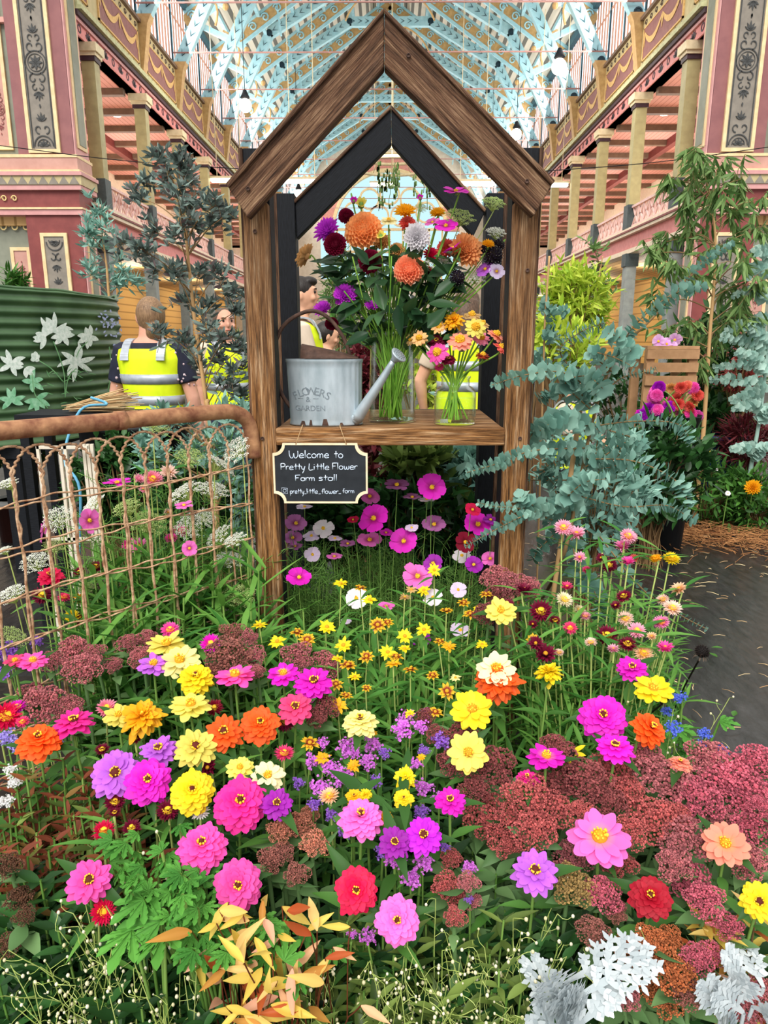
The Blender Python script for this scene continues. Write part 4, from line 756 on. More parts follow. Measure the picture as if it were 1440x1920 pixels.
def flower(kind, style, pos, n, D, colour, cat, look, at=None, group=None, root=None, stem=(.0028, 'stem_green'), leaves=True, lm='leaf_mid', fixed=None, hd=None, dr=None, via=None, lsz=(.062, .021)):
    r = np.random.default_rng(VARN[0]+17); VARN[0] += 1; pos = np.asarray(pos, float); n = nrm(n)
    if root is None: root = np.array([pos[0]+r.normal()*.025-n[0]*.08, pos[1]+abs(r.normal())*.03-n[1]*.08, .03])
    t = thing(kind, root, fixed, cat, group, None if fixed else look, at); hd = hd or heads(style, VARN[0] % 3); M = basis(n)@Rz(r.random()*6.28)
    ps = [obj(nm, me, t, pos-root, M, D) for nm, me, c in hd]
    for p_, (nm, me, c) in zip(ps, hd):
        if c:
            j = 1+r.normal()*.06; p_.color = tuple(min(1, x*j) for x in lin(colour))+(1,)
    P = (stem_curve(pos, n, root, dr=dr or max(.02, D*.5)) if via is None else curve([root, *via, pos-n*max(.02, D*.5), pos-n*.01], 16))-root
    if stem: MB().tube(P, stem[0], 6, False).build('stem', stem[1], t)
    if leaves:
        mb = MB(); leaf_pairs(mb, P, (.45, .62, .76) if leaves is True else leaves, *lsz, r); mb.build('leaves', lm, t)
    return t
def face(pos, asp, az=0, extra=0):
    """normal of a flower seen with minor/major ratio asp, tipped upward from the viewer"""
    v = toward(pos); e = math.asin(v[2]); t = (pi/2-e)-acos(min(1, max(-1, asp))); h = nrm([v[0], v[1], 0]); h = Rz(az)@h; t = max(-.5, t); return h*sin(t)+np.array([0, 0, cos(t)])
ZP = ([850, 1000, 1100, 1200, 1300, 1400, 1500, 1600, 1700, 1760, 1920], [1.05, .86, .76, .68, .64, .61, .58, .55, .52, .5, .42])
def bedpos(px, py, dz=0): return atz(px, py, float(np.interp(py, *ZP))+dz)
# ---------------------------------------------------------------- foliage clumps (each one plant)
def clump(kind, name, base, look, at=None, cat='plant', n=40, h=.45, spread=.16, L=.09, wd=.03, mat='leaf_mid', seed=0, fixed=None, group=None, lean=(0, 0)):
    r = np.random.default_rng(seed+1000); b = np.asarray(base, float); t = thing(name, b, fixed, cat, group, None if fixed else look, at); F_ = MB(); S = MB(); ln = np.array([*lean, 0])
    if kind == 'strap':
        for i in range(n):
            a = r.random()*6.28; rr = spread*math.sqrt(r.random()); top = np.array([rr*cos(a)*1.5, rr*sin(a)*1.5, h*(.75+.35*r.random())])+ln*h; P = curve([(rr*.4*cos(a), rr*.4*sin(a), 0), top*np.array([.7, .7, .5]), top], 7); S.tube(P, .003, 4, False)
            for q in range(11):
                f = .35+.65*(q+r.random())/11; j = min(5, int(f*6)); d = nrm(P[j+1]-P[j]); p = P[j]+(P[j+1]-P[j])*(f*6-j); a2 = r.random()*6.28; x = nrm(np.array([cos(a2), sin(a2), .55+.5*r.random()])); z = nrm(np.array([0, 0, 1.])-x*x[2]); V, Fs, tt = petal(L*(.7+.6*r.random()), wd, 'strap', 0, .35*r.random(), .2, 6, 3, .2); F_.add(V, Fs, tt, np.stack([x, np.cross(z, x), z], 1), p)
    if kind == 'leafy':
        for i in range(n):
            a = r.random()*6.28; rr = spread*math.sqrt(r.random()); top = np.array([rr*cos(a)*1.4, rr*sin(a)*1.4, h*(.65+.4*r.random())])+ln*h; P = curve([(rr*.5*cos(a), rr*.5*sin(a), 0), top*np.array([.8, .8, .55]), top], 8); S.tube(P, .0022, 4, False); leaf_pairs_(F_, P, 8, L, wd, r)
    if kind == 'feather':
        for i in range(n):
            a = r.random()*6.28; rr = spread*math.sqrt(r.random()); top = np.array([rr*cos(a)*1.5, rr*sin(a)*1.5, h*(.6+.5*r.random())])+ln*h; P = curve([(rr*.6*cos(a), rr*.6*sin(a), 0), top*np.array([.8, .8, .5]), top], 8); S.tube(P, .0014, 3, False)
            for q in range(10):
                j = r.integers(2, 8); p = P[j]; d = nrm(np.array([r.normal(), r.normal(), .8])); e = p+d*L*(.6+.8*r.random()); F_.tube(curve([p, (p+e)/2+r.normal(size=3)*.01, e], 4), .0011, 3, False)
                for w_ in range(5): p2 = p+(e-p)*(.25+.15*w_); d2 = nrm(d+r.normal(size=3)*.7); F_.tube([p2, p2+d2*L*.35], .0008, 3, False)
    if kind == 'branchy':                 # nandina-like, pinnate on thin stems
        for i in range(n):
            a = r.random()*6.28; rr = spread*math.sqrt(r.random()); top = np.array([rr*cos(a)*1.5, rr*sin(a)*1.5, h*(.7+.35*r.random())])+ln*h; P = curve([(rr*.3*cos(a), rr*.3*sin(a), 0), top*np.array([.6, .6, .6]), top], 8); S.tube(P, .002, 4, False); leaf_pairs_(F_, P, 6, L, wd, r, .45, .6)
            for q in range(5): x = nrm(np.array([cos(q*1.256+a), sin(q*1.256+a), .45])); z = nrm(np.array([0, 0, 1.])-x*x[2]); V, Fs, tt = petal(L*(.8+.4*r.random()), wd, 'leaf', 0, .5*r.random(), .3, 6, 3, .3); F_.add(V, Fs, tt, np.stack([x, np.cross(z, x), z], 1), P[-1])
    F_.build('leaves', mat, t); S.build('stems', {'branchy': 'twig_brown'}.get(kind, 'stem_green'), t); return t
def leaf_pairs_(mb, P, k, L, wd, r, lo=.3, dr=.35):
    for q in range(k):
        f = lo+(1-lo)*(q+.9)/k; j = min(len(P)-2, int(f*(len(P)-1)-1e-6)); d = nrm(P[j+1]-P[j]); p = P[j]+(P[j+1]-P[j])*(f*(len(P)-1)-j); a0 = q*1.57+r.random()*.8
        for s_ in (0, pi):
            b = basis(d); hz = b[:, 0]*cos(a0+s_)+b[:, 1]*sin(a0+s_); x = nrm(hz+d*(.5+.5*r.random())); z = nrm(d-np.dot(d, x)*x); s2 = .7+.5*r.random(); V, Fs, t = petal(L*s2, wd*s2, 'leaf', 0, dr*r.random(), .1, 6, 3, .3); mb.add(V, Fs, t, np.stack([x, np.cross(z, x), z], 1), p)
# ================================================================ FLOWERS OF THE BED
C = dict(lem=('#f3e36c', 'lemon yellow'), pal=('#f5ea9a', 'pale yellow'), yel=('#f9dc22', 'bright yellow'), gol=('#f6b71c', 'golden'), ora=('#f4621c', 'orange'), mag=('#e51fc6', 'magenta'), hot=('#f330a2', 'hot pink'), pin=('#f555b4', 'pink'), sof=('#f878d0', 'soft pink'),
 lil=('#c96be2', 'lilac'), vio=('#c423d2', 'violet magenta'), ras=('#e4457f', 'raspberry pink'), cri=('#de1250', 'crimson'), red=('#b8122e', 'deep red'), cre=('#f6edbc', 'cream'), sal=('#f39980', 'salmon'), cor=('#ef6d60', 'coral'), pur=('#a51fae', 'purple'), whi=('#f6f3f6', 'white'), wli=('#e4d3f2', 'pale lilac'), dus=('#b56aa8', 'dusty mauve'), dre=('#8d1030', 'dark red'),
 bur=('#7d1038', 'burgundy'), spk=('#f291b4', 'pink'), scr=('#f3cdb4', 'cream pink'), pea=('#f2bf7d', 'peach'), brn=('#8c2c16', 'brown and gold'), blk=('#241a2c', 'near black'), tan=('#c9a46a', 'tan'), pom=('#8c143a', 'burgundy'))
def rows(txt):
    for ln in txt.strip().splitlines():
        for it in ln.split(','):
            q = it.split()
            if q: yield q
Z = '''312 1210 74 .45 zs lem, 337 1240 78 .7 zs pal, 367 1271 72 .75 zd yel, 288 1246 60 .6 zs lil, 441 1268 78 .4 zs pin, 267 1346 82 .8 zy gol, 222 1342 56 .7 zs lem, 358 1323 78 .55 zs lem, 366 1402 82 .85 zm lem, 73 1388 86 .7 zd ora, 138 1355 82 .4 zm hot
420 1374 76 .85 zm ora, 488 1358 80 .9 zd ora, 216 1450 92 .95 zm lil, 297 1407 72 .7 zm lil, 277 1465 92 .95 zd mag, 360 1483 88 .95 zd yel, 450 1440 52 .8 zs lem, 502 1455 64 .85 zx cre, 450 1505 108 .95 zd hot, 519 1507 62 .9 zm pur, 531 1264 60 .65 zs mag, 588 1280 78 .7 zm mag, 554 1327 68 .85 zm ras, 675 1353 72 .6 zd pal
930 1254 76 .8 zs cre, 934 1279 92 .85 zy ora -.02, 885 1330 80 .9 zs yel, 878 1410 78 1 zs lem, 760 1457 42 .95 zy yel, 757 1498 42 .9 zd yel, 664 1494 38 .8 zd gol, 686 1491 28 .8 zy yel, 844 1502 62 .8 zm mag, 677 1533 90 .8 zd sof, 722 1533 32 .9 zd gol -.02, 740 1580 64 .95 zm pur, 794 1567 76 .9 zm vio
668 1669 88 1 zd cri, 745 1725 90 1 zd sof, 378 1587 100 .85 zd pin, 446 1660 98 1 zd pin, 167 1652 84 .95 zm pin, 1028 1263 54 .45 zy yel, 1185 1253 58 .75 zm mag, 1225 1292 72 .7 zs yel, 1131 1344 94 .95 zd mag, 1218 1366 74 .9 zd ora, 1153 1401 72 .65 zm mag, 1024 1420 72 .55 zs mag, 988 1460 46 .6 zd hot -.02, 1275 1432 46 .5 zd sal -.03
1124 1572 120 .8 zs sof, 1003 1635 88 .9 zm lil, 1360 1582 84 .95 zs sal, 1220 1682 84 .95 zd red, 1424 1690 72 1 zm yel, 939 1146 60 .8 zs lem, 95 1080 52 .6 zm cri, 62 1240 54 .5 zs pin, 28 1240 40 .6 zs ras'''
for q in rows(Z):
    x, y, d = map(float, q[:3]); p = bedpos(x, y, float(q[6]) if len(q) > 6 else 0); D = d*depth(p)/F; az = 0
    if (x, y) == (1218, 1366): az = 1.1
    if (x, y) == (138, 1355): az = -.4
    flower('zinnia', q[4], p, face(p, float(q[3]), az), D, C[q[5]][0], 'flower', C[q[5]][1]+' '+{'zs': 'single zinnia', 'zx': 'streaked zinnia', 'zm': 'zinnia with visible centre', 'zd': 'full double zinnia', 'zy': 'ruffled zinnia'}[q[4]], (x, y), 'large zinnias of the bed')
PZ = '''520 1203 34 .8 zp yel, 576 1200 34 .8 zt brn, 557 1185 28 .45 zt brn, 613 1176 34 .8 zp yel, 487 1172 28 .45 zp yel, 644 1210 34 .85 zp yel, 687 1231 30 .8 zt brn, 708 1172 34 .85 zt brn, 727 1167 26 .6 zt brn, 759 1193 32 .9 zp yel, 727 1223 32 .9 zp yel, 795 1181 32 .8 zp yel, 652 1247 34 .5 zt brn, 633 1235 24 .45 zp yel, 630 1283 28 .8 zt brn, 635 1323 36 .9 zp gol, 649 1304 26 .6 zt brn
581 1393 36 .7 zt brn, 605 1421 32 .8 zp gol, 663 1436 28 .85 zp gol, 838 1296 34 .9 zt brn, 811 1266 26 .7 zt brn, 768 1338 20 .8 zp yel, 816 1335 28 .7 zt brn, 687 1290 20 .7 zt brn, 665 1269 24 .6 zp yel, 743 1231 28 .5 zt brn, 759 1216 26 .5 zp yel, 738 1245 34 .35 zt gol, 769 1255 30 .3 zt brn, 825 1203 24 .5 zt brn, 842 1212 28 .7 zp gol, 904 1209 26 .6 zp yel, 854 1271 22 .7 zp pal
639 1094 28 .5 zp yel, 676 1102 26 .35 zt brn, 693 1125 30 .6 zp yel, 814 1069 26 .95 zp yel, 795 1107 26 .8 zp yel, 771 1106 24 .6 zp tan, 759 1120 22 .5 zp tan, 911 1114 24 .45 zt brn, 870 1130 26 .5 zt brn, 837 1145 28 .35 zt brn, 882 1151 28 .6 zt brn, 896 1141 20 .5 zp yel, 1000 1200 28 .9 zt brn, 1070 1412 46 .9 bs yel, 790 1420 18 .8 zp gol, 700 1375 16 .7 zp gol'''
for q in rows(PZ):
    x, y, d = map(float, q[:3]); p = bedpos(x, y, -.04); D = d*depth(p)/F
    flower('black_eyed_susan' if q[4] == 'bs' else 'carpet_zinnia', q[4], p, face(p, float(q[3]), rng.normal()*.3), D, C[q[5]][0], 'flower', ('black-centred flower with three yellow petals' if q[4] == 'bs' else {'zp': 'small %s starry flower' % C[q[5]][1], 'zt': 'small brown and gold starry flower'}[q[4]]), (x, y), None if q[4] == 'bs' else 'small starry flowers below the stall', stem=(.0017, 'stem_pale'), leaves=(.3, .45, .6, .72), lsz=(.075, .014), lm='leaf_strap')
CO = '''810 914 52 .95 co mag, 701 972 56 .95 co mag, 693 1013 46 .6 co sof, 757 1015 50 .95 co mag, 783 1081 56 .85 co sof, 812 1056 36 .9 co pur, 561 1083 44 .8 co mag, 693 931 38 .8 co sof, 896 984 54 .8 co mag, 814 984 44 .7 co dus, 872 1017 42 .95 co dre, 886 956 30 .8 co cri, 586 1040 32 .9 cw wli, 606 991 40 .8 cw whi, 584 1005 32 .6 cw wli, 555 982 40 .8 co dus, 549 1009 36 .7 co dus, 744 910 46 .4 co dus, 773 933 34 .35 co dus
800 937 32 .3 cw whi, 668 1122 44 .85 cw whi, 724 1137 32 .5 co sof, 812 1120 36 .9 cw whi, 859 1106 32 .9 cw wli, 888 1059 34 .9 co pur, 919 1048 34 .8 co sof, 866 1042 36 .7 cw whi, 863 1182 38 .7 cw wli, 789 1199 38 .7 co pur, 627 1044 30 .4 co sof, 652 1020 28 .5 co dus, 571 951 32 .3 cw wli, 724 999 24 .6 co mag, 662 975 22 .6 co cri, 920 975 30 .5 co pur, 553 1025 28 .4 co dus, 628 1010 28 .35 cw wli, 648 1165 22 .5 cw wli, 700 1180 18 .5 co sof, 772 990 26 .6 cw wli'''
for q in rows(CO):
    x, y, d = map(float, q[:3]); Y = 2.34+.2*rng.random() if y < 1050 else 2.12+.1*rng.random()
    if x < 560 or x > 890: Y = 2.42
    p = atY(x, y, Y); D = d*depth(p)/F; flower('cosmos', q[4], p, face(p, float(q[3]), rng.normal()*.25), D, C[q[5]][0], 'flower', C[q[5]][1]+' cosmos', (x, y), 'cosmos under the shelf', stem=(.0013, 'stem_green'), leaves=False)
for x, y, d, asp, c, az, lk in ((83, 993, 46, .45, 'sof', -1.2, 'pale magenta cosmos seen edge-on'), (167, 976, 42, .45, 'sof', 1.0, 'pale magenta cosmos seen from behind'), (220, 906, 46, .2, 'mag', 0, 'magenta cosmos seen in profile'), (345, 948, 30, .35, 'sof', 0, 'pink cosmos'), (355, 1028, 26, .4, 'sof', .4, 'lilac pink cosmos')):
    p = atY(x, y, 2.0); D = d*depth(p)/F*1.1; flower('cosmos', 'co', p, face(p, asp, az) if az == 0 else nrm([sin(az)*.9, -cos(az)*.7, .15]), D, C[c][0], 'flower', lk, (x, y), 'cosmos behind the wire gate', stem=(.0014, 'stem_green'), leaves=False)
SR = '''1056 991 36 .8 sw spk, 1081 1004 28 .6 sc spk, 1177 1007 34 .75 sw spk, 1168 1027 26 .6 sc pin, 1143 1061 32 .9 st bur, 1177 1056 22 .4 sb pin, 1190 1049 16 .8 sb cor, 1230 1049 24 .6 st gol, 1258 1050 32 .6 st yel, 1087 1047 20 .8 sc spk, 1274 1107 24 .7 sc pea, 1260 1142 36 .7 sw scr, 1243 1126 26 .7 sw scr, 1240 1169 32 .7 sw pin, 1170 1120 30 .7 st bur, 1057 1126 34 .8 sw cre, 1086 1146 26 .8 sw cre, 1014 1148 46 .85 st bur, 1172 1162 34 .75 sw scr, 1194 1184 34 .8 sw spk
1137 1194 44 .8 st bur, 1177 1210 36 .6 st bur, 1206 1227 38 .75 sw pea, 1247 1218 26 .5 sb pin, 1069 1179 28 .8 st ras, 1005 1208 24 .9 sb bur, 1022 1229 34 .85 sb bur, 1097 1157 24 .4 sw spk, 1108 1206 24 .6 sw scr, 982 1110 28 .5 sb bur, 954 1137 20 .8 sb bur, 999 1172 16 .8 sb bur, 1040 1165 24 .6 st bur, 1063 1103 20 .5 sb ras, 1127 1047 15 .9 sb bur, 1100 1070 14 .8 sb ras, 1048 1225 20 .5 sw scr, 1155 1138 18 .7 sb bur, 1222 1195 16 .7 sc pea, 1150 1220 20 .5 sc spk'''
SL = '''286 900 38 .8 sw ras, 316 889 28 .8 sc scr, 259 900 20 .8 sc spk, 272 919 26 .5 sw spk, 338 999 36 .55 st pin, 321 1011 26 .4 st pin, 262 1026 36 .9 sw pin, 243 1022 28 .8 st pin, 314 962 14 .9 sc scr, 80 1118 40 .8 st bur, 305 1097 30 .8 st dre, 241 1111 24 .6 st ras, 286 1138 30 .6 st bur, 410 1151 28 .5 st bur, 121 1122 26 .5 st ras, 195 1100 28 .6 sw bur, 153 1162 28 .8 st dre, 170 1143 30 .5 st bur, 151 1125 20 .8 sb gol, 135 1157 28 .8 st yel, 213 1215 26 .5 st cor, 180 1065 30 .6 st bur, 150 1075 26 .6 st bur, 220 1130 20 .7 st ora'''
SF = '''319 1183 36 .7 st pin, 396 1209 40 .85 st mag, 10 1346 58 .9 st cri, 33 1328 34 .6 st mag, 200 1330 40 .8 sw ras, 402 1328 34 .9 st dre, 533 1353 42 .95 st bur, 533 1415 38 .6 st ras, 215 1506 40 .8 st bur, 295 1495 28 .9 sb bur, 315 1522 44 .8 st bur, 391 1442 30 .9 sb bur, 375 1525 38 .6 sw whi, 195 1560 42 .8 st cri, 247 1554 36 .8 st bur, 192 1710 48 1 st cri, 618 1495 38 .7 sw pea, 253 1387 26 .6 st bur, 192 1407 28 .6 st bur, 215 1525 22 .6 st bur, 43 1355 26 .7 st ras'''
SRC = atY(1130, 1250, 1.72)
def droopy(p, asp, r): n = face(p, asp, r.normal()*.5); return n
for txt, grp, rule in ((SR, 'strawflowers at the right of the stall', 'R'), (SL, 'strawflowers behind the wire gate', 'L'), (SF, 'strawflowers among the zinnias', 'F')):
    for q in rows(txt):
        x, y, d = map(float, q[:3]); r = np.random.default_rng(int(x*7+y)); p = bedpos(x, y, -.03) if rule != 'L' else atY(x, y, 2.0+.15*r.random()+.25*(x/450))
        if rule == 'R': p = atY(x, y, 1.95-.35*(y-990)/240+.08*r.random())
        D = 1.15*d*depth(p)/F; flower('strawflower', q[4], p, droopy(p, float(q[3]), r), D, C[q[5]][0], 'flower', C[q[5]][1]+' '+('half-open strawflower' if q[4] in ('sb', 'sc') else 'strawflower'), (x, y), grp, stem=(.0022, 'stem_pale'), leaves=(.3, .4, .5, .6, .7, .8) if rule != 'F' else (.5, .7), lsz=(.08, .012), lm='leaf_strap', root=(np.array([p[0]*.45+.55*SRC[0]+.02*r.normal(), p[1]*.45+.55*SRC[1]+.02*r.normal(), .03]) if rule == 'R' else None))
AM = '''344 924 58 w, 399 919 52 w, 413 872 54 w, 444 844 52 w, 354 858 48 g, 238 952 48 g, 278 980 60 g, 108 973 52 w, 66 1056 50 w, 100 1025 38 g, 354 988 48 w, 410 1005 50 w, 440 1012 40 w, 430 1049 46 w, 291 794 48 g, 174 948 50 w, 260 1184 42 w, 14 907 36 w, 156 1188 52 g, 20 1115 54 w, 448 1118 60 g, 163 1101 30 g, 24 1195 52 g, 432 1096 30 w, 8 1032 26 w, 425 1160 40 w, 300 1060 40 g, 385 970 36 w, 190 1270 44 w'''
for q in rows(AM):
    x, y, d = map(float, q[:3]); r = np.random.default_rng(int(x*3+y)); p = atY(x, y, (1.85 if x < 130 else 2.08)+.15*r.random()); D = 1.22*d*depth(p)/F; flower('lace_flower', 'um', p, face(p, .5+.45*r.random(), r.normal()*.8), D, '#ffffff', 'flower', {'w': 'white lacy flower head', 'g': 'green lacy flower head'}[q[3]], (x, y), 'lace flowers behind the wire gate', hd=umbel(VARN[0] % 3)[q[3]], stem=(.0018, 'stem_pale'), leaves=False, dr=.03)
SE = '''137 1223 62 a, 100 1240 44 a, 177 1226 42 a, 153 1257 66 a, 240 1208 40 a, 275 1200 44 a, 263 1234 44 a, 213 1248 34 a, 83 1322 82 a, 130 1329 50 a, 433 1190 50 b, 467 1197 36 a, 425 1234 84 b, 475 1232 44 a, 557 1234 64 a, 609 1246 56 a, 609 1328 54 d, 590 1345 46 d, 931 1085 56 a, 962 1099 62 a, 935 1113 52 d, 993 1103 44 a, 911 1150 48 d, 60 1300 46 a, 400 1260 40 b, 480 1262 34 a
1044 1412 76 d, 1050 1470 104 d, 985 1495 84 c, 925 1440 86 d, 870 1385 70 d, 850 1430 60 d, 905 1530 88 c, 1003 1562 84 c, 1030 1525 88 c, 945 1575 72 c, 1100 1466 88 d, 1150 1452 80 c, 1205 1432 84 a, 1175 1492 72 c, 1252 1470 100 a, 1302 1502 100 e, 1352 1460 108 e, 1402 1492 100 e, 1322 1425 80 a, 1422 1437 82 e, 1230 1542 90 c, 1285 1580 92 a, 1408 1560 80 e, 1180 1560 66 c, 1140 1510 74 d, 1290 1655 92 e, 1322 1690 74 e, 1262 1625 66 a, 1130 1680 74 e, 1070 1662 84 g, 1155 1712 44 b, 1110 1750 62 b, 1075 1610 70 a, 1160 1620 64 c, 1400 1615 72 a, 890 1480 60 d, 1090 1530 60 c, 1350 1540 60 a, 960 1535 66 c, 1430 1520 60 e, 1265 1530 56 c
1185 1790 70 f, 1230 1785 76 f, 1265 1830 76 f, 1200 1840 72 f, 1170 1870 60 a, 1245 1870 70 f, 1290 1860 62 b, 1215 1760 54 f, 1305 1805 64 e, 1365 1740 56 e, 1330 1790 50 e, 1420 1860 66 a, 1400 1900 70 a, 1255 1760 50 f, 560 1550 58 p, 525 1560 52 p, 590 1585 56 p, 508 1615 52 b, 555 1640 48 b, 530 1600 46 b, 580 1530 40 p, 845 1612 42 c, 838 1662 56 c, 862 1690 50 c, 852 1720 42 c, 878 1655 42 a, 885 1690 36 a, 15 1625 54 h, 36 1690 56 h, 20 1770 50 h, 800 1345 40 d, 820 1380 44 d, 870 1340 40 d, 45 1720 40 h'''
SC = dict(a=('#b0686c', 'dusty red'), b=('#9a6258', 'russet'), c=('#b05a58', 'brick red'), d=('#8a4a4a', 'dark maroon'), e=('#bd5f70', 'rosy red'), f=('#b0673f', 'orange brown'), g=('#93794a', 'olive brown'), h=('#6b4a38', 'brown'), p=('#bb7a64', 'pinkish brown'))
for q in rows(SE):
    x, y, d = map(float, q[:3]); r = np.random.default_rng(int(x*5+y)); p = bedpos(x, y, -.05+.02*r.normal()); D = 1.18*d*depth(p)/F; n = face(p, .82, r.normal()*.3)
    flower('sedum', 'se', p, n, D, SC[q[3]][0], 'flower', SC[q[3]][1]+' sedum flower head', (x, y), 'sedum flower heads', hd=sedum(VARN[0] % 3), stem=(.004, 'leaf_sedum'), leaves=(.5, .68, .84), lsz=(.046, .026), lm='leaf_sedum', dr=max(.03, D*.42))
STT = '''650 1405 44 v, 700 1400 40 v, 757 1372 46 v, 764 1345 34 v, 825 1392 40 u, 790 1365 30 v, 620 1440 40 v, 642 1462 46 v, 690 1432 36 v, 602 1478 44 v, 585 1430 34 v, 705 1468 30 u, 655 1560 44 u, 625 1530 36 u, 745 1620 44 v, 772 1650 46 v, 795 1620 44 v, 720 1600 36 u, 690 1760 36 v, 880 1630 32 v, 660 1755 22 v, 780 1435 30 v, 800 1340 26 v, 795 1410 26 u, 795 1480 40 v, 790 1525 34 u, 665 1415 26 v, 605 1395 26 v, 820 1500 26 v, 720 1415 26 u, 590 1510 30 u, 560 1470 26 u
15 1228 44 u, 12 1262 34 u, 70 1205 26 u, 14 1388 40 l, 30 1400 28 l, 105 1395 26 l, 1275 1312 32 x, 1262 1368 34 x, 1320 1377 28 x, 1314 1402 26 x, 1354 1408 24 x, 1250 1335 24 x, 28 1470 30 w, 20 1445 26 w, 12 1505 30 w, 880 1690 20 u, 835 1590 22 u'''
TC = dict(v=('#dc7ae2', 'pinkish purple'), u=('#9d66d2', 'violet'), l=('#b0a0e8', 'pale lavender'), x=('#5f78e0', 'blue'), w=('#f2f2f2', 'white'))
for q in rows(STT):
    x, y, d = map(float, q[:3]); p = bedpos(x, y, -.05); D = 1.2*d*depth(p)/F; flower('statice_spray', 'sta', p, face(p, .8, rng.normal()*.4), D, TC[q[3]][0], 'flower', TC[q[3]][1]+' papery flower spray', (x, y), 'small papery flower sprays', hd=statice(VARN[0] % 3), stem=(.0018, 'stem_green'), leaves=(.4, .6), lsz=(.06, .016), dr=max(.03, D*.45))
for x, y, d, asp, dz, lk in ((1316, 1222, 30, .9, 0, 'dried grey seed head on a tall dark stalk against the black sheet'), (1243, 1308, 26, .4, -.02, 'dried grey seed head nodding below the yellow zinnia at right')):
    p = bedpos(x, y, dz); D = d*depth(p)/F; flower('seed_head', 'cn', p, nrm([.15, -.1, 1]), D, '#6e5f52', 'seed head', '', fixed=lk, stem=(.0024, 'disc_black'), leaves=False, root=bedpos(1262 if x > 1300 else 1205, 1400, -.5)*[1, 1, 0]+[0, .1, .02])
# ================================================================ BOUQUETS ON THE SHELF
def bq(px, py, d, Y, style, col, kind, look, asp, az, vp, neck, wid, r, grp, **kw):
    p = atY(px, py, Y); D = d*depth(p)/F; a = r.random()*6.28; root = vp+np.array([cos(a)*wid*r.random(), sin(a)*wid*r.random(), .014]); nk = vp+np.array([(p[0]-vp[0])*.18+r.normal()*.006, (p[1]-vp[1])*.1, neck])
    n = face(p, asp, az); flower(kind, style, p, n, D, col, 'flower', look, (px, py), grp, root=root, via=[nk], **kw)
r = np.random.default_rng(11)
C.update(apr=('#ffb878', 'orange'), slm=('#ffab84', 'salmon'), dvi=('#cf3fd8', 'magenta'))
DH = '''681 432 78 db apr .85 -.25 0 | large orange dahlia, 628 458 46 db pom .95 -.2 -.02 | burgundy pompon dahlia, 694 490 48 db pom .95 0 -.04 | burgundy pompon dahlia, 649 405 32 db pom .9 0 .03 | burgundy pompon dahlia, 615 435 60 ds dvi .8 -.6 .02 | magenta cactus dahlia, 575 481 52 dd pea .8 -1.9 .05 | peach dahlia seen from behind, 647 555 48 dd dvi .95 -.2 -.03 | magenta dahlia, 605 582 42 ds dvi .7 -.5 -.02 | magenta dahlia facing left, 696 575 32 ds dvi .6 .2 -.04 | small half-open magenta dahlia
622 607 28 db pom .9 0 .04 | burgundy dahlia behind the can handle, 760 400 46 ds gol .5 0 .05 | golden orange dahlia, 764 421 36 dd cor .7 0 .05 | coral dahlia under the golden one, 781 445 56 dd whi .95 .1 0 | white dahlia, 767 505 62 db slm .9 -.1 -.04 | salmon ball dahlia, 872 471 72 dd apr .9 .4 0 | orange dahlia, 838 468 44 dd cor .8 -.2 .03 | coral dahlia, 808 480 38 ds cri .7 .3 .04 | crimson dahlia, 803 512 30 ds cri .7 0 .05 | crimson dahlia
820 402 34 ds gol .5 0 .06 | golden dahlia behind a cosmos, 715 455 40 dd pea .8 0 .07 | yellow dahlia, 745 470 34 dd pea .8 0 .07 | yellow dahlia, 729 414 34 zs cre .35 0 .02 | cream zinnia in profile, 857 521 32 sk blk .9 0 -.06 | near black scabious, 924 480 40 sk blk .9 0 0 | near black scabious, 935 460 24 sk blk .9 0 .02 | near black scabious, 903 467 26 sk blk .9 0 .02 | near black scabious, 915 460 28 ds gol .5 .4 -.02 | spiky orange dahlia bud, 677 385 22 bd lem .8 0 .03 | yellow green dahlia bud, 714 443 16 bd lem .8 0 -.02 | green dahlia bud
855 359 46 co mag .2 0 0 | magenta cosmos topmost of the bouquet, 836 424 42 co mag .5 0 -.02 | magenta cosmos, 811 417 28 co sof .5 -.5 .02 | pink cosmos, 910 505 34 co lil .7 -.5 0 | lilac cosmos, 931 509 30 co wli .9 .3 -.02 | pale lilac cosmos, 849 466 38 co mag .35 -1.4 -.05 | magenta cosmos edge-on before an orange dahlia, 788 372 12 bd mag .8 0 0 | tiny magenta cosmos bud, 663 378 14 bd mag .8 0 .02 | tiny magenta bud'''
for ln in rows(DH):
    i = ln.index('|'); q, lk = ln[:i], ' '.join(ln[i+1:]); x, y, d = map(float, q[:3]); bq(x, y, d, 2.4+float(q[7]), q[3], C[q[4]][0], {'d': 'dahlia', 'c': 'cosmos', 's': 'scabious', 'z': 'zinnia', 'b': 'flower_bud'}[q[3][0]], lk, float(q[5]), float(q[6]), bvp, .205, .04, r, 'dahlia bouquet in the tall vase', stem=(.0026, 'stem_water'), leaves=False, dr=.05)
for x, y, d, asp in ((862, 407, 62, .45), (925, 381, 50, .4), (930, 436, 42, .4), (822, 495, 58, .35), (892, 520, 44, .5), (790, 390, 26, .6)):
    bq(x, y, d, 2.42, 'um', '#ffffff', 'lace_flower', 'white lacy flower head in the dahlia bouquet', asp, .3, bvp, .205, .04, r, 'lace flowers in the dahlia bouquet', hd=umbel(1)['w' if y > 430 else 'g'], stem=(.0016, 'stem_pale'), leaves=False, dr=.04)
lf = thing('bouquet_leaves', bvp+np.array([0, 0, .014]), 'dark green dahlia leaves filling the tall vase bouquet', 'foliage'); mb = MB(); m2 = MB()
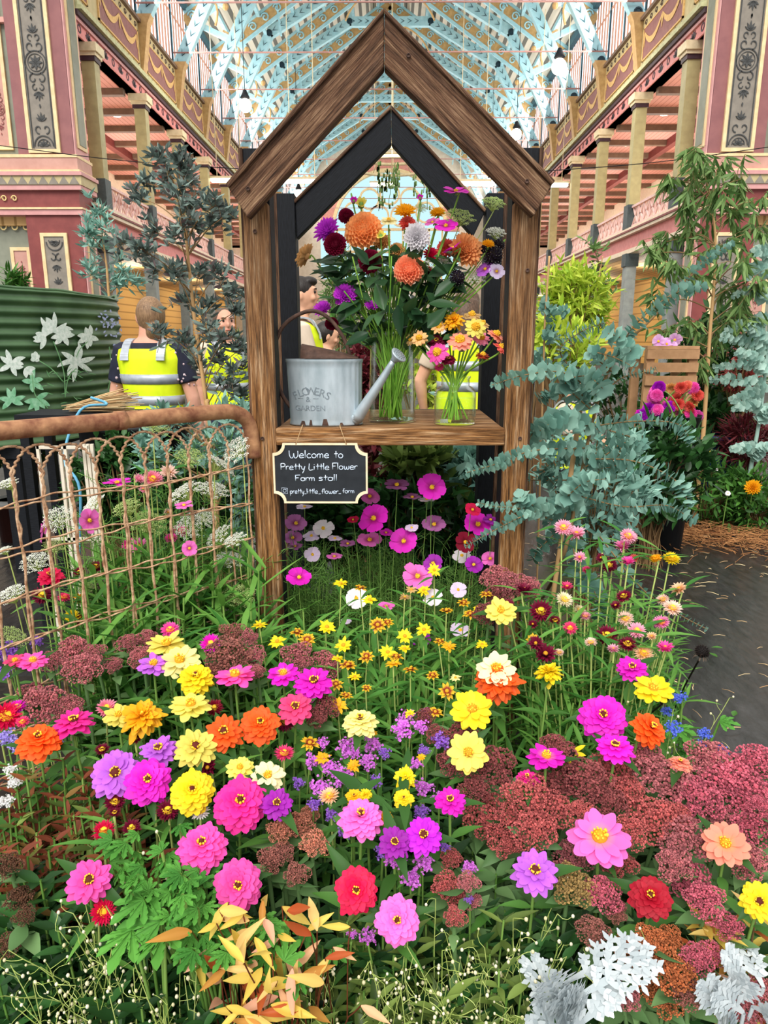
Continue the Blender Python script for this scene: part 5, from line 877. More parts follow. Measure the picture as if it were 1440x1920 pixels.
for i in range(190):
    px, py = (r.uniform(625, 860), r.uniform(470, 645)) if i < 184 else (r.uniform(595, 640), r.uniform(480, 540))
    if py > 560 and (px < 640 or px > 850): px = r.uniform(650, 830)
    p = atY(px, py, 2.41+.07*r.normal()*.8); out = nrm(np.array([(px-745)/110, r.normal()*.6-.25, r.normal()*.45+.1])); z = nrm(np.array([r.normal()*.4, -.5+r.normal()*.4, .9])); z = nrm(z-np.dot(z, out)*out); V, Fs, tt = petal(.085*(.8+.5*r.random()), .045, 'leaf', 0, .4*r.random(), .15, 7, 5, .15); mb.add(V, Fs, tt, np.stack([out, np.cross(z, out), z], 1), p-out*.03-np.array(lf.location))
for i in range(36):
    a = r.random()*6.28; b = bvp+np.array([cos(a)*.055*r.random(), sin(a)*.05*r.random(), .014]); px, py = r.uniform(640, 880), r.uniform(470, 560); e = atY(px, py, 2.42+.05*r.normal()); nk = bvp+np.array([(e[0]-bvp[0])*.3+r.normal()*.012, .02*r.normal(), .23]); m2.tube(curve([b, nk, e], 12)-np.array(lf.location), .0022, 5)
mb.build('leaves', 'leaf_bouquet', lf); m2.build('stems', 'stem_water', lf)
r = np.random.default_rng(5)
ZB = '''786 634 32 zc pea .9 -.2 0 | peach zinnia leftmost of the jar, 770 636 24 zc tan .9 -.6 .03 | tan zinnia half hidden at the jar bouquet's left, 823 612 32 zc pea .7 -.2 .02 | peach zinnia with golden centre, 851 602 40 zy gol .75 0 .01 | golden orange zinnia topmost of the jar, 892 614 42 zc lem .85 .2 -.02 | pale yellow zinnia with orange cone, 885 591 34 zc tan .4 .2 .05 | tan zinnia at the back of the jar, 905 607 28 zc tan .6 .6 .05 | tan papery zinnia at the jar's right back, 863 639 48 zc sal .65 0 -.05 | salmon zinnia in the middle of the jar, 820 661 42 zc pin .9 -.3 -.05 | pink zinnia with orange dome
902 634 34 zc spk .7 .3 .02 | light pink zinnia beside the pale yellow one, 930 628 38 zc sal .6 1.1 0 | coral zinnia facing right at upper right, 940 652 34 zc cor .6 1.2 -.02 | coral zinnia facing right at lower right, 818 640 36 zm bur .7 0 .03 | burgundy zinnia above the pink one, 841 674 30 zm bur .6 0 -.02 | burgundy zinnia below the salmon one, 824 688 20 zm ras .6 -.4 0 | small raspberry zinnia hanging low, 905 666 28 zc brn .4 .5 -.04 | burgundy and gold zinnia in profile, 842 630 20 zc gol .5 0 .03 | small golden zinnia behind the salmon one'''
for ln in rows(ZB):
    i = ln.index('|'); q, lk = ln[:i], ' '.join(ln[i+1:]); x, y, d = map(float, q[:3]); bq(x, y, d, 2.32+float(q[7]), q[3], C[q[4]][0], 'zinnia', lk, float(q[5]), float(q[6]), jvp, .142, .045, r, 'zinnias in the glass jar', fixed=lk, stem=(.003, 'stem_water'), leaves=False, dr=.04)
# ================================================================ FOLIAGE OF THE BED
def ground(px, py, dz): p = bedpos(px, py, dz); return np.array([p[0], p[1], .0]), p[2]
soil = MB(); soil.add([(-1.7, .45, 0), (1.12, .45, 0), (1.1, 1.6, 0), (.75, 2.5, 0), (.6, 3.0, 0), (-1.6, 2.7, 0), (-1.7, .45, .03), (1.12, .45, .03), (1.1, 1.6, .03), (.75, 2.5, .03), (.6, 3.0, .03), (-1.6, 2.7, .03)], [(6, 7, 8, 9, 10, 11)]+[(i, (i+1) % 6, 6+(i+1) % 6, 6+i) for i in range(6)])
paint('dark_soil', '#2a241d', '#15110d', 30, .95, .4); o = soil.build('floor_soil', 'dark_soil', smooth=False); o['kind'] = 'structure'
def patch(kind, name, look, mat, x0, x1, y0, y1, step, dz, n, spread, L, wd, cat='plant', grp=None, jit=.35, test=None, sy=None):
    sy = sy or step; rr = np.random.default_rng(int(x0+y0*3+step)); k = 0
    for iy, py in enumerate(np.arange(y0, y1, sy)):
        for px in np.arange(x0+(step/2 if iy % 2 else 0), x1, step):
            x, y = px+rr.normal()*step*jit*.4, py+rr.normal()*sy*jit*.4
            if test and not test(x, y): continue
            b, h = ground(x, y, dz); clump(kind, name, b, look, (x, y), cat, n, h, spread, L, wd, mat, int(x*31+y), group=grp or look+'s')
patch('strap', 'strawflower_plant', 'lush strap-leaved plant', 'leaf_strap', 985, 1250, 1130, 1420, 62, -.17, 12, .07, .09, .013, test=lambda x, y: x < 1265-(y-1130)*.2 and not (y > 1350 and x < 1000))
patch('strap', 'strawflower_plant', 'upright strap-leaved plant behind the gate', 'leaf_strap', 180, 470, 1030, 1220, 60, -.09, 9, .06, .14, .019)
patch('strap', 'carpet_zinnia_plant', 'narrow-leaved green plant', 'leaf_strap', 510, 900, 1190, 1400, 66, -.13, 10, .07, .1, .016)
patch('leafy', 'zinnia_plant', 'broad-leaved zinnia plant', 'leaf_mid', 180, 640, 1300, 1500, 90, -.14, 9, .07, .062, .024)
patch('leafy', 'zinnia_plant', 'dark leafy plant among the zinnias', 'leaf_dark', 300, 900, 1480, 1700, 95, -.14, 9, .07, .058, .024)
patch('leafy', 'sedum_plant', 'fleshy-leaved sedum plant', 'leaf_sedum', 890, 1420, 1480, 1760, 95, -.13, 7, .06, .06, .036)
patch('leafy', 'glossy_shrub', 'low glossy dark green shrub', 'leaf_dark', 20, 1420, 1730, 1960, 105, -.1, 9, .06, .05, .02, sy=75)
patch('leafy', 'olive_shrub', 'low olive green shrub with narrow leaves', 'leaf_olive', 560, 1000, 1760, 1950, 80, -.06, 6, .05, .058, .016)
patch('leafy', 'nandina_plant', 'bronze-leaved shrub', 'leaf_bronze', 10, 230, 1430, 1640, 60, -.07, 10, .05, .036, .015)
patch('leafy', 'nandina_plant', 'olive-leaved shrub among the bronze ones', 'leaf_olive', 30, 220, 1500, 1650, 100, -.09, 7, .05, .04, .018)
patch('leafy', 'olive_shrub', 'green leafy shrub at the left edge', 'leaf_dark', 10, 200, 1640, 1780, 70, -.08, 8, .05, .052, .025)
patch('branchy', 'autumn_shrub', 'red and yellow leaved shrub at the right edge', 'leaf_autumn', 1360, 1440, 1740, 1860, 60, -.05, 3, .03, .045, .017)
rr = np.random.default_rng(2)
for i in range(26):
    x, y = rr.uniform(-.42, .4), rr.uniform(2.36, 2.68); clump('feather', 'cosmos_plant', (x, y, .02), 'feathery green cosmos plant under the shelf', (730, 1080), n=13, h=.44+.14*rr.random(), spread=.09, L=.085, mat='leaf_feather', seed=i+50, group='cosmos plants under the shelf', fixed='feathery green cosmos plant growing inside the stall, beneath the shelf')
for i in range(9):
    x, y = -.95+.5*rr.random(), 2.25+.25*rr.random(); clump('feather', 'fennel_plant', (x, y, .02), '', n=13, h=.75+.2*rr.random(), spread=.1, L=.1, mat='leaf_feather', seed=i+90, group='feathery plants behind the gate', fixed='feathery green plant among the lace flowers behind the gate')
# lobed scented-geranium leaves
def lobed(L):
    P = [(0, 0)]; out = []
    for k, a in enumerate((-1.15, -.6, 0, .6, 1.15)):
        l = L*(1-.28*abs(k-2)/2)*.95
        for u, w_ in ((.3, .1), (.42, .22), (.5, .12), (.62, .2), (.7, .1), (.82, .14), (.95, .05)): out.append((a-w_*1.35, u*l))
        out.append((a, l))
        for u, w_ in ((.95, .05), (.82, .14), (.7, .1), (.62, .2), (.5, .12), (.42, .22), (.3, .1)): out.append((a+w_*1.35, u*l))
    V = [(0, 0, 0)]+[(r_*cos(a), r_*sin(a), .12*r_-.5*r_*r_/L+.05*abs(sin(3*a))*r_) for a, r_ in out]; n = len(V); return np.array(V), [(0, i, i+1) for i in range(1, n-1)]
def geranium(px, py, n, size, lab, dz=0, seed=0, up=.4):
    q = np.random.default_rng(seed); p = bedpos(px, py, dz); base = np.array([p[0], p[1]+.06, .02]); t = thing('scented_geranium', base, lab, 'plant', 'lobed geranium plants'); Fm = MB(); S = MB()
    for i in range(n):
        c = p+q.normal(size=3)*np.array([.055, .05, .03])*(.2+size*12 if n > 3 else .1); d = nrm(np.array([q.normal()*.6, -.6+q.normal()*.5, .3*up])); z = nrm(np.array([q.normal()*.3, -.35, 1])); z = nrm(z-np.dot(z, d)*d); V, Fs = lobed(size*(.8+.4*q.random())); Fm.add(V, Fs, None, np.stack([d, np.cross(z, d), z], 1), c-base); S.tube(curve([(0, 0, 0), (c-base)*[.4, .4, .6], c-base], 7), .003, 5, False)
    Fm.build('leaves', 'leaf_pelargonium', t, smooth=False); S.build('stems', 'stem_green', t)
geranium(265, 1775, 4, .062, 'bright green lobed geranium leaf cluster left of the yellow leaves', .02, 1); geranium(330, 1650, 34, .034, 'dense lobed geranium below the leftmost hot pink zinnias', 0, 2); geranium(365, 1715, 16, .034, 'lobed geranium beneath the frontal pink zinnia', 0, 3); geranium(535, 1755, 14, .036, 'lobed geranium beside the orange and yellow leaves', 0, 4); geranium(1300, 1405, 10, .05, 'lobed geranium at the edge of the black sheet', -.12, 5); geranium(395, 1760, 10, .034, 'lobed geranium right of the bright lobed leaf cluster', 0, 6); geranium(255, 1600, 12, .034, 'lobed geranium right of the bronze shrub', -.03, 7)
def autumn(px, py, lab, seed, n=8, spread=(.035, .03, .025), dz=.02):
    q = np.random.default_rng(seed); p = bedpos(px, py, dz); base = np.array([p[0], p[1]+.05, .02]); t = thing('nandina_spray', base, lab, 'plant', 'red and yellow leaf sprays'); F_ = MB(); S = MB()
    for i in range(n):
        c = p-base+q.normal(size=3)*np.array(spread); x = nrm(np.array([q.normal(), -.35+.5*q.normal(), .5*q.normal()+.1])); z = nrm(np.array([q.normal()*.4, -.6, .8])); z = nrm(z-np.dot(z, x)*x); l = q.uniform(.04, .07); V, Fs, tt = petal(l, l*.27, 'leaf', .1*q.normal(), .35*q.normal(), .5, 9, 5, .2); F_.add(V, Fs, tt, np.stack([x, np.cross(z, x), z], 1), c); S.tube(curve([(0, 0, 0), c*[.5, .5, .75]+q.normal(size=3)*.01, c], 8), .0011, 4, False)
    F_.build('leaves', 'leaf_autumn', t); S.build('stems', 'leaf_bronze', t)
for i, (x, y, lab) in enumerate(((420, 1725, 'yellow and pink nandina leaves right of the bright lobed leaves'), (445, 1785, 'curled yellow nandina leaves left of the centre bottom'), (500, 1730, 'orange nandina leaves above the dense yellow spray'), (560, 1800, 'pale yellow nandina leaves left of the lowest pink zinnia'), (480, 1840, 'orange and yellow nandina spray low at the bottom'), (540, 1870, 'red and yellow nandina leaves at the bottom edge'), (440, 1880, 'red nandina leaves at the bottom, left of the yellow ones'), (640, 1790, 'long yellow curling leaf below the crimson double zinnia'), (490, 1900, 'nandina leaf tips cut by the bottom edge'))): autumn(x, y, lab, i+70, 3 if x == 640 else 9)
# cream-budded wiry sprays
def wiry(px, py, lab, seed, n=6, dz=-.035):
    q = np.random.default_rng(seed); p = bedpos(px, py, dz); base = np.array([p[0], p[1]+.03, .02]); t = thing('wiry_bud_spray', base, lab, 'plant', 'wiry sprays of cream buds'); S = MB(); B = MB()
    for i in range(n):
        e = p+q.normal(size=3)*np.array([.06, .045, .035])-base; P = curve([(0, 0, 0), e*[.5, .5, .7]+q.normal(size=3)*.012, e], 9); S.tube(P, .0008, 4, False)
        for j in range(6): a = P[4+j % 5]; b = a+nrm(q.normal(size=3)+np.array([0, -.3, .4]))*.028; S.tube(curve([a, (a+b)/2+q.normal(size=3)*.004, b], 4), .0006, 3, False); B.ball(b, .0025*(1+q.normal()*.15), 7, 5, (1, 1, 1.2))
    S.build('wiry_stems', 'stem_pale', t); B.build('buds', 'bud_cream', t)['kind'] = 'stuff'
for i, (x, y) in enumerate(((60, 1860), (150, 1830), (130, 1900), (230, 1900), (310, 1860), (330, 1905), (210, 1740), (270, 1690), (250, 1650), (640, 1830), (700, 1880), (760, 1850), (760, 1900), (830, 1870), (840, 1790), (900, 1900), (940, 1850), (990, 1790), (985, 1870), (640, 1900), (160, 1770), (900, 1820), (1270, 1345), (1010, 1720))): wiry(x, y, None, i)
for i, o in enumerate([o for o in bpy.data.objects if o.name.startswith('wiry_bud_spray')]): PENDING.append((o, 'wiry spray of tiny cream buds', ((60, 1860), (150, 1830), (130, 1900), (230, 1900), (310, 1860), (330, 1905), (210, 1740), (270, 1690), (250, 1650), (640, 1830), (700, 1880), (760, 1850), (760, 1900), (830, 1870), (840, 1790), (900, 1900), (940, 1850), (990, 1790), (985, 1870), (640, 1900), (160, 1770), (900, 1820), (1270, 1345), (1010, 1720))[i]))
# dusty miller
def dusty(px, py, n, L, lab, seed):
    q = np.random.default_rng(seed); p = bedpos(px, py, 0); base = np.array([p[0], p[1]+.05, .02]); t = thing('dusty_miller', base, lab, 'plant', 'silver-leaved plants'); Fm = MB(); S = MB()
    for i in range(n):
        a = 1.2+i*2.4*.55+q.normal()*.3; d = nrm(np.array([cos(a)*.8, -.45+.5*q.normal(), .75+.3*q.normal()])); z = nrm(np.array([q.normal()*.3, -1, .5])); z = nrm(z-np.dot(z, d)*d); y = np.cross(z, d); M = np.stack([d, y, z], 1); c = p-base+np.array([q.normal()*.025, q.normal()*.02, -.05]); l = L*(.75+.4*q.random()); V, Fs, tt = petal(l, .012, 'strap', 0, .1, 0); Fm.add(V, Fs, tt, M, c)
        for k in range(5):
            u = (.25+.16*k)*l
            for s_ in (1, -1):
                ll = l*.38*sin(pi*(.22+.13*k)); aa = s_*(.95-.1*k)
                V, Fs, tt = petal(ll, .012, 'oval', .05, .1, 0, 4, 3); Fm.add(V, Fs, tt, M@Rz(aa), c+d*u)
                for w_ in (.45, .75):
                    for s3 in (1, -1): V, Fs, tt = petal(ll*.42, .009, 'oval', .1, 0, 0, 3, 3); Fm.add(V, Fs, tt, M@Rz(aa+s3*.75), c+d*u+M@np.array([cos(aa)*ll*w_, sin(aa)*ll*w_, .001]))
        S.tube(curve([(0, 0, 0), c*.6, c], 5), .003, 5, False)
    Fm.build('leaves', 'leaf_silver', t, smooth=False); S.build('stems', 'leaf_silver', t)
dusty(1065, 1830, 8, .12, 'silver cut-leaved dusty miller at the bottom, left of the orange brown sedum', 3); dusty(1385, 1840, 4, .07, 'small silver dusty miller near the bottom right corner', 5); dusty(1425, 1830, 4, .08, 'silver dusty miller leaves cut by the right edge', 6); dusty(1110, 1900, 6, .09, 'silver dusty miller low on the bottom edge', 8)
# ================================================================ FLOOR SHEET, MULCH, LITTER
def plast():
    s = N('black_plastic'); s.pr(.27, 0, .6); nz = s.noise(2.2, (1, .35, 1), 6); n2 = s.noise(30, (1, .3, 1), 3); s.base(s.ramp(n2, (.3, '#1d1c1c'), (.75, '#383636'))); s.bump(nz, .5, .05); return s.m
plast()
mb = MB(); nx, ny = 60, 60; q = np.random.default_rng(1)
gx, gy = np.meshgrid(np.linspace(-4.2, 4.4, nx), np.linspace(.2, 5.5, ny)); ph = q.uniform(0, 6, 6); fr = q.uniform(1.5, 7, (6, 2)); gz = .006+.005*sum(np.sin(gx*fr[i, 0]+gy*fr[i, 1]*.7+ph[i]) for i in range(6))*.4; gz = np.maximum(gz, .002)
mb.add(np.stack([gx.ravel(), gy.ravel(), gz.ravel()], 1), [(j*nx+i, j*nx+i+1, (j+1)*nx+i+1, (j+1)*nx+i) for j in range(ny-1) for i in range(nx-1)]); o = mb.build('floor_sheet', 'black_plastic'); o['kind'] = 'structure'; o['label'] = 'wrinkled black plastic sheet covering the floor'
leafmat('straw', '#b88a5e', '#e3cfa0', tr=0, rough=.8); leafmat('pine_mulch', '#6d3f22', '#c08a58', tr=0, rough=.85)
mb = MB(); q = np.random.default_rng(3)
for i in range(420):
    p = np.array([q.uniform(.75, 3.2), q.uniform(1.7, 5.2), .022]); a = q.normal()*.8; l = q.uniform(.015, .07)*(1 if q.random() < .8 else 1.6); d = np.array([cos(a), sin(a), 0])*l; mb.tube([p-d/2, p+np.array([0, 0, .004]), p+d/2], q.uniform(.0008, .0022), 4)
o = mb.build('straw_litter', 'straw'); tag(o, 'loose straw bits scattered over the black plastic sheet', 'straw'); o['kind'] = 'stuff'
mb = MB()
for i in range(2600):
    t = q.random(); p = np.array([1.55+2.6*t+q.normal()*.12, 5.05-1.5*t*t+q.normal()*.22, .02+.05*q.random()]); a = q.random()*6.28; l = q.uniform(.06, .16); d = np.array([cos(a), sin(a), q.normal()*.15])*l/2; mb.tube([p-d, p+np.array([0, 0, .015*q.random()]), p+d], .0022, 3)
o = mb.build('pine_straw', 'pine_mulch'); tag(o, 'brown pine straw mulch along the edge of the black sheet', 'mulch'); o['kind'] = 'stuff'
for i, (px, py, lab) in enumerate(((1375, 1343, 'green fallen leaf on the black sheet, lowest one'), (1345, 1232, 'small green fallen leaf right of the dried seed head'), (1355, 1215, 'dull green fallen leaf above the small one right of the seed head'))):
    p = atz(px, py, .03); V, Fs, t = petal(.05, .024, 'leaf', .1, .1, .3, 6, 3, .2); tag(MB().add(V, Fs, t, Rz(1+i)).build('fallen_leaf', 'leaf_mid', loc=p), lab, 'leaf', 'fallen leaves on the black sheet')
# ================================================================ RUSTY GATE
g0 = atY(466, 776, 2.19); g1 = atY(0, 797, 1.66); gd = nrm((g1-g0)*[1, 1, 0]); gz_ = (g0[2]+g1[2])/2; gb = np.array([g0[0], g0[1], 0]); gate = thing('wire_gate', gb, 'old gate with rusty pipe rail and looped rusty wire mesh, left of the stall', 'gate')
def gp(u, z, off=0): return gd*u+np.array([0, 0, z])+np.array([-gd[1], gd[0], 0])*off
mb = MB(); mb.tube(curve([gp(-.014, gz_-.15), gp(-.01, gz_-.09), gp(.006, gz_-.035), gp(.05, gz_-.006), gp(.12, gz_), gp(.3, gz_), gp(1.2, gz_), gp(1.25, gz_)], 44), .0225, 14); mb.build('pipe_rail', 'rust_pipe', gate)
MB().tube([gp(.405, gz_), gp(.43, gz_)], .026, 14).build('pipe_joint', 'rust_pipe', gate)
sp = .069; zt_ = gz_-.035
def crimp(P, amp=.0028, k=120):
    D = np.gradient(P, axis=0); n = np.stack([D[:, 2]*0-D[:, 1], D[:, 0], 0*D[:, 2]], 1); s = np.arange(len(P)); return P+np.outer(np.sin(s*1.25)*amp, gd*.7+np.array([0, 0, .7]))*(1)
q = np.random.default_rng(8)
for i in range(18):
    u0 = .012+sp*i; u1 = u0+2*sp; hh = zt_-.012*q.random(); P = [gp(u0+.001*q.normal(), .03), gp(u0+.002*q.normal(), .5), gp(u0+.001*q.normal(), hh-.16)]+[gp((u0+u1)/2-(u1-u0)/2*cos(a), hh-.085+.085*sin(a)) for a in np.linspace(.2, pi-.2, 8)]+[gp(u1+.001*q.normal(), hh-.16), gp(u1+.002*q.normal(), hh-.3), gp(u1, .5), gp(u1, .03)]
    P = curve(P, 130); P = P+np.outer(np.sin(np.arange(130)*1.3+i*1.6)*.003, gd); MB().tube(P, .0034, 5).build('looped_wire', 'rust_wire', gate)
for j in range(8):
    z = gz_-.175-.118*j
    for sgn in (1, -1):
        P = curve([gp(.0, z+q.normal()*.006), gp(.3, z+q.normal()*.008), gp(.6, z+q.normal()*.01), gp(.9, z-.01+q.normal()*.01), gp(1.25, z)], 90); ph = np.arange(90)*.9; P = P+np.outer(sgn*np.cos(ph)*.0025, [0, 0, 1])+np.outer(sgn*np.sin(ph)*.0025, [-gd[1], gd[0], 0]); MB().tube(P, .0026, 5).build('cross_wire', 'rust_wire', gate)
# ================================================================ PAINTED TANK
paint('tank_green', '#4a6a44', '#33502f', 5, .45, .05, spec=.5); paint('paint_white', '#e9efe9', '#bfd0c4', 60, .7); paint('paint_mint', '#9fd0ae', '#6fb184', 40, .7); paint('paint_stem', '#7fae7a', '#5c9560', 40, .7); paint('paint_lavender', '#b9bfe0', '#8f9cc8', 60, .7)
TCc = np.array([-2.9, 4.83]); TR = 1.05; tank = thing('water_tank', (*TCc, 0), 'green corrugated water tank painted with white daisies', 'water tank')
mb = MB(); nz = 110; na = 120; V = []
for i in range(nz+1):
    z = .8+.9*i/nz
    for j in range(na):
        a = 2*pi*j/na; r = TR+.009*cos(2*pi*z/.062); zz = z
        if i > nz-6: zz = z-.035*max(0, sin(a*3+1.9))*((i-nz+6)/6)-.02*max(0, sin(a*7))*((i-nz+6)/6)
        V.append((r*cos(a), r*sin(a), zz))
mb.add(V, [(i*na+j, i*na+(j+1) % na, (i+1)*na+(j+1) % na, (i+1)*na+j) for i in range(nz) for j in range(na)]); b_ = mb.build('shell', 'tank_green', tank)
V2 = V[-na:]; mb = MB(); mb.tube(np.array(V2), .009, 6, closed=True); mb.build('rim', 'tank_green', tank)
def ontank(px, py, off=.013):
    d = ray(px, py); o_ = CP[:2]-TCc; A = d[0]**2+d[1]**2; B = 2*np.dot(o_, d[:2]); Cc = np.dot(o_, o_)-(TR+off)**2; D_ = max(0, B*B-4*A*Cc); t = (-B-math.sqrt(D_))/(2*A); return CP+d*t-np.array([*TCc, 0])
def tpatch(mb, P, wpx):
    P = np.asarray(P, float); D = np.gradient(P, axis=0); D /= np.linalg.norm(D, axis=1)[:, None]+1e-9; n = np.stack([-D[:, 1], D[:, 0]], 1); V = []
    for i in range(len(P)):
        for s_ in (-1, 0, 1): V.append(ontank(*(P[i]+n[i]*s_*wpx[i])))
    m = len(P); fs = [(i*3+j, i*3+j+1, i*3+j+4, i*3+j+3) for i in range(m-1) for j in range(2)]; mb.add(V, fs)
def tpetal(mb, cx, cy, ang, L, wd, bend=.2): u = np.linspace(0, 1, 8); tpatch(mb, np.stack([cx+L*u*np.cos(ang+bend*u), cy+L*u*np.sin(ang+bend*u)], 1), wd*np.sin(pi*np.clip(u*.9+.08, 0, 1))**.8)
W1 = MB(); W2 = MB(); W3 = MB(); W4 = MB(); q = np.random.default_rng(6)
for cx, cy, L, n, a0, a1 in ((100, 622, 34, 8, pi*1.0, pi*2.05), (118, 630, 20, 6, 0, 2*pi), (85, 632, 22, 6, pi*.6, pi*1.4), (165, 632, 20, 7, 0, 2*pi), (143, 678, 34, 8, 0, 2*pi), (66, 670, 10, 5, 0, 2*pi), (22, 682, 26, 7, -.3, pi*2), (48, 690, 20, 3, .2, 1.6), (22, 752, 26, 6, pi*.9, pi*2.1), (68, 748, 26, 6, -.4, 2.6), (62, 716, 22, 5, pi*.6, pi*2.2)):
    for a in np.linspace(a0, a1, n, endpoint=(a1-a0 < 6)): tpetal(W2 if cy > 700 else W1, cx, cy, a+q.normal()*.12, L*(.85+.3*q.random()), 5, q.normal()*.3)
for P in (((100, 640), (110, 665), (120, 700), (122, 740)), ((143, 690), (128, 710), (122, 745)), ((165, 640), (150, 655), (143, 670)), ((66, 672), (95, 690), (118, 715)), ((60, 700), (66, 740), (90, 765)), ((205, 650), (208, 690), (202, 740))): c_ = curve(P, 16); tpatch(W3, c_, np.ones(16)*.9)
for i in range(26):
    x, y = (q.uniform(70, 185), q.uniform(695, 760)); tpetal(W3, x, y, q.choice([-.4, -2.7])+q.normal()*.3, 14, .8)
for i in range(40): tpetal(W4, 207+q.normal()*9, 612+q.normal()*16, q.random()*6.3, 6, 1.6)
W1.build('painted_daisies', 'paint_white', b_); W2.build('painted_leaves', 'paint_mint', b_); W3.build('painted_stems', 'paint_stem', b_); W4.build('painted_lavender', 'paint_lavender', b_)
tsd = MB().box(-.75, -.75, .72, .75, .75, .785).build('tank_stand', 'black_stain', loc=(TCc[0], TCc[1], 0), smooth=False); tag(tsd, 'dark stand carrying the painted green tank', 'stand')
for x in (-.68, .68):
    for y in (-.68, .68): MB().box(-.05, -.05, 0, .05, .05, .72).build('leg', 'black_stain', tsd, smooth=False, loc=(x, y, 0))
# ================================================================ SHRUBS AND TREES BEHIND
def branch(F_, S, P, LP, kind, r, L, k, rad=.004):
    """leaves along a curve P; LP = leaf maker"""
    S.tube(P, np.linspace(rad, rad*.35, len(P)), 5, False)
def roundleaves(F_, P, r0, r1, k, q, flat=.25):
    n = len(P)-1
    for i in range(k):
        f = (i+.5)/k; j = min(n-1, int(f*n)); p = P[j]+(P[j+1]-P[j])*(f*n-j); d = nrm(P[j+1]-P[j]); a0 = (i % 2)*pi/2+q.normal()*.35; b = basis(d); R_ = r0+(r1-r0)*f; R_ *= 1+q.normal()*.12
        for s_ in (0, pi):
            h = b[:, 0]*cos(a0+s_)+b[:, 1]*sin(a0+s_); x = nrm(h+d*flat+q.normal(size=3)*.18); z = nrm(d-np.dot(d, x)*x+q.normal(size=3)*.2); z = nrm(z-np.dot(z, x)*x); V, Fs, t = petal(2*R_, 2*R_*1.02, 'disc', .05, .1, .15, 7, 5); F_.add(V, Fs, t, np.stack([x, np.cross(z, x), z], 1), p)
euc = thing('eucalyptus_tree', atz(1035, 1190, 0)*[1, 1, 0]+[0, .35, .01], 'silver-leaved eucalyptus with long round-leaved arms beside the right post', 'tree'); eb = np.array(euc.location)
q = np.random.default_rng(12); ep = lambda pts: np.array([atY(x, y, Y) for x, y, Y in pts])-eb
trunk = curve(np.vstack([[[0, 0, 0]], ep([(1050, 1060, 2.42), (1080, 940, 2.42), (1100, 840, 2.42), (1125, 740, 2.42), (1160, 660, 2.44), (1230, 590, 2.5), (1330, 480, 2.55)])]), 30); MB().tube(trunk, np.linspace(.008, .003, 30), 7).build('trunk', 'twig_brown', euc)
BR = [([(1120, 742, 2.42), (1060, 700, 2.3), (990, 702, 2.14), (922, 722, 2.08)], .02, .012, 17), ([(1100, 720, 2.42), (1050, 660, 2.4), (1090, 622, 2.38), (1135, 605, 2.36)], .016, .013, 16), ([(1160, 660, 2.44), (1185, 665, 2.38), (1165, 635, 2.3), (1140, 625, 2.28)], .022, .017, 10), ([(1160, 660, 2.44), (1190, 610, 2.42), (1255, 555, 2.4), (1318, 535, 2.42)], .022, .014, 18), ([(1230, 590, 2.5), (1290, 520, 2.5), (1330, 482, 2.5), (1372, 458, 2.52)], .017, .009, 18),
 ([(1150, 700, 2.43), (1110, 662, 2.36), (1150, 670, 2.3), (1192, 690, 2.28)], .017, .015, 12), ([(1110, 760, 2.42), (1040, 690, 2.36), (1000, 680, 2.34), (985, 690, 2.33)], .02, .015, 12), ([(1110, 770, 2.42), (1060, 720, 2.34), (1100, 705, 2.28), (1130, 728, 2.22)], .022, .022, 13), ([(1110, 760, 2.42), (1160, 712, 2.38), (1200, 700, 2.36), (1232, 692, 2.35)], .014, .005, 12), ([(1105, 800, 2.42), (1060, 785, 2.3), (1030, 795, 2.22), (1012, 808, 2.2)], .024, .02, 10), ([(1105, 800, 2.42), (1190, 790, 2.34), (1270, 795, 2.28), (1298, 832, 2.26)], .021, .015, 20),
 ([(1100, 840, 2.42), (1000, 845, 2.2), (930, 870, 2.1), (876, 886, 2.06)], .018, .01, 24), ([(1090, 900, 2.42), (1062, 932, 2.28), (1095, 905, 2.2), (1135, 898, 2.16)], .024, .022, 11), ([(1095, 860, 2.42), (1190, 865, 2.3), (1268, 902, 2.24), (1292, 948, 2.22)], .022, .016, 21), ([(1085, 930, 2.42), (1170, 950, 2.32), (1250, 948, 2.24), (1300, 976, 2.2)], .021, .015, 22), ([(1080, 940, 2.42), (1000, 960, 2.2), (935, 990, 2.1), (872, 1025, 2.06)], .019, .007, 26), ([(1080, 960, 2.42), (1020, 955, 2.3), (985, 940, 2.2), (975, 932, 2.18)], .02, .02, 9), ([(1060, 985, 2.42), (980, 955, 2.2), (930, 950, 2.14), (895, 942, 2.1)], .013, .006, 16),
 ([(1070, 1000, 2.42), (1085, 1070, 2.3), (1115, 1110, 2.2), (1132, 1175, 2.12)], .023, .024, 13), ([(1120, 1000, 2.4), (1200, 1100, 2.0), (1270, 1150, 1.9), (1326, 1180, 1.85)], .014, .007, 14), ([(1040, 820, 2.42), (1010, 800, 2.4), (990, 830, 2.36), (985, 850, 2.3)], .02, .018, 9), ([(1090, 880, 2.42), (1140, 850, 2.4), (1170, 830, 2.4), (1200, 840, 2.42)], .018, .014, 12), ([(1110, 830, 2.44), (1050, 740, 2.46), (1030, 740, 2.48), (1010, 750, 2.48)], .02, .016, 11), ([(1100, 900, 2.46), (1000, 900, 2.5), (960, 890, 2.52), (985, 870, 2.54)], .018, .016, 12), ([(1080, 950, 2.44), (1040, 1000, 2.4), (1010, 1030, 2.36), (1000, 1050, 2.34)], .018, .016, 12), ([(1120, 800, 2.46), (1200, 830, 2.5), (1160, 870, 2.5), (1120, 880, 2.5)], .018, .016, 14), ([(1100, 850, 2.45), (1060, 860, 2.5), (1020, 880, 2.5), (1040, 910, 2.46)], .019, .017, 14)]
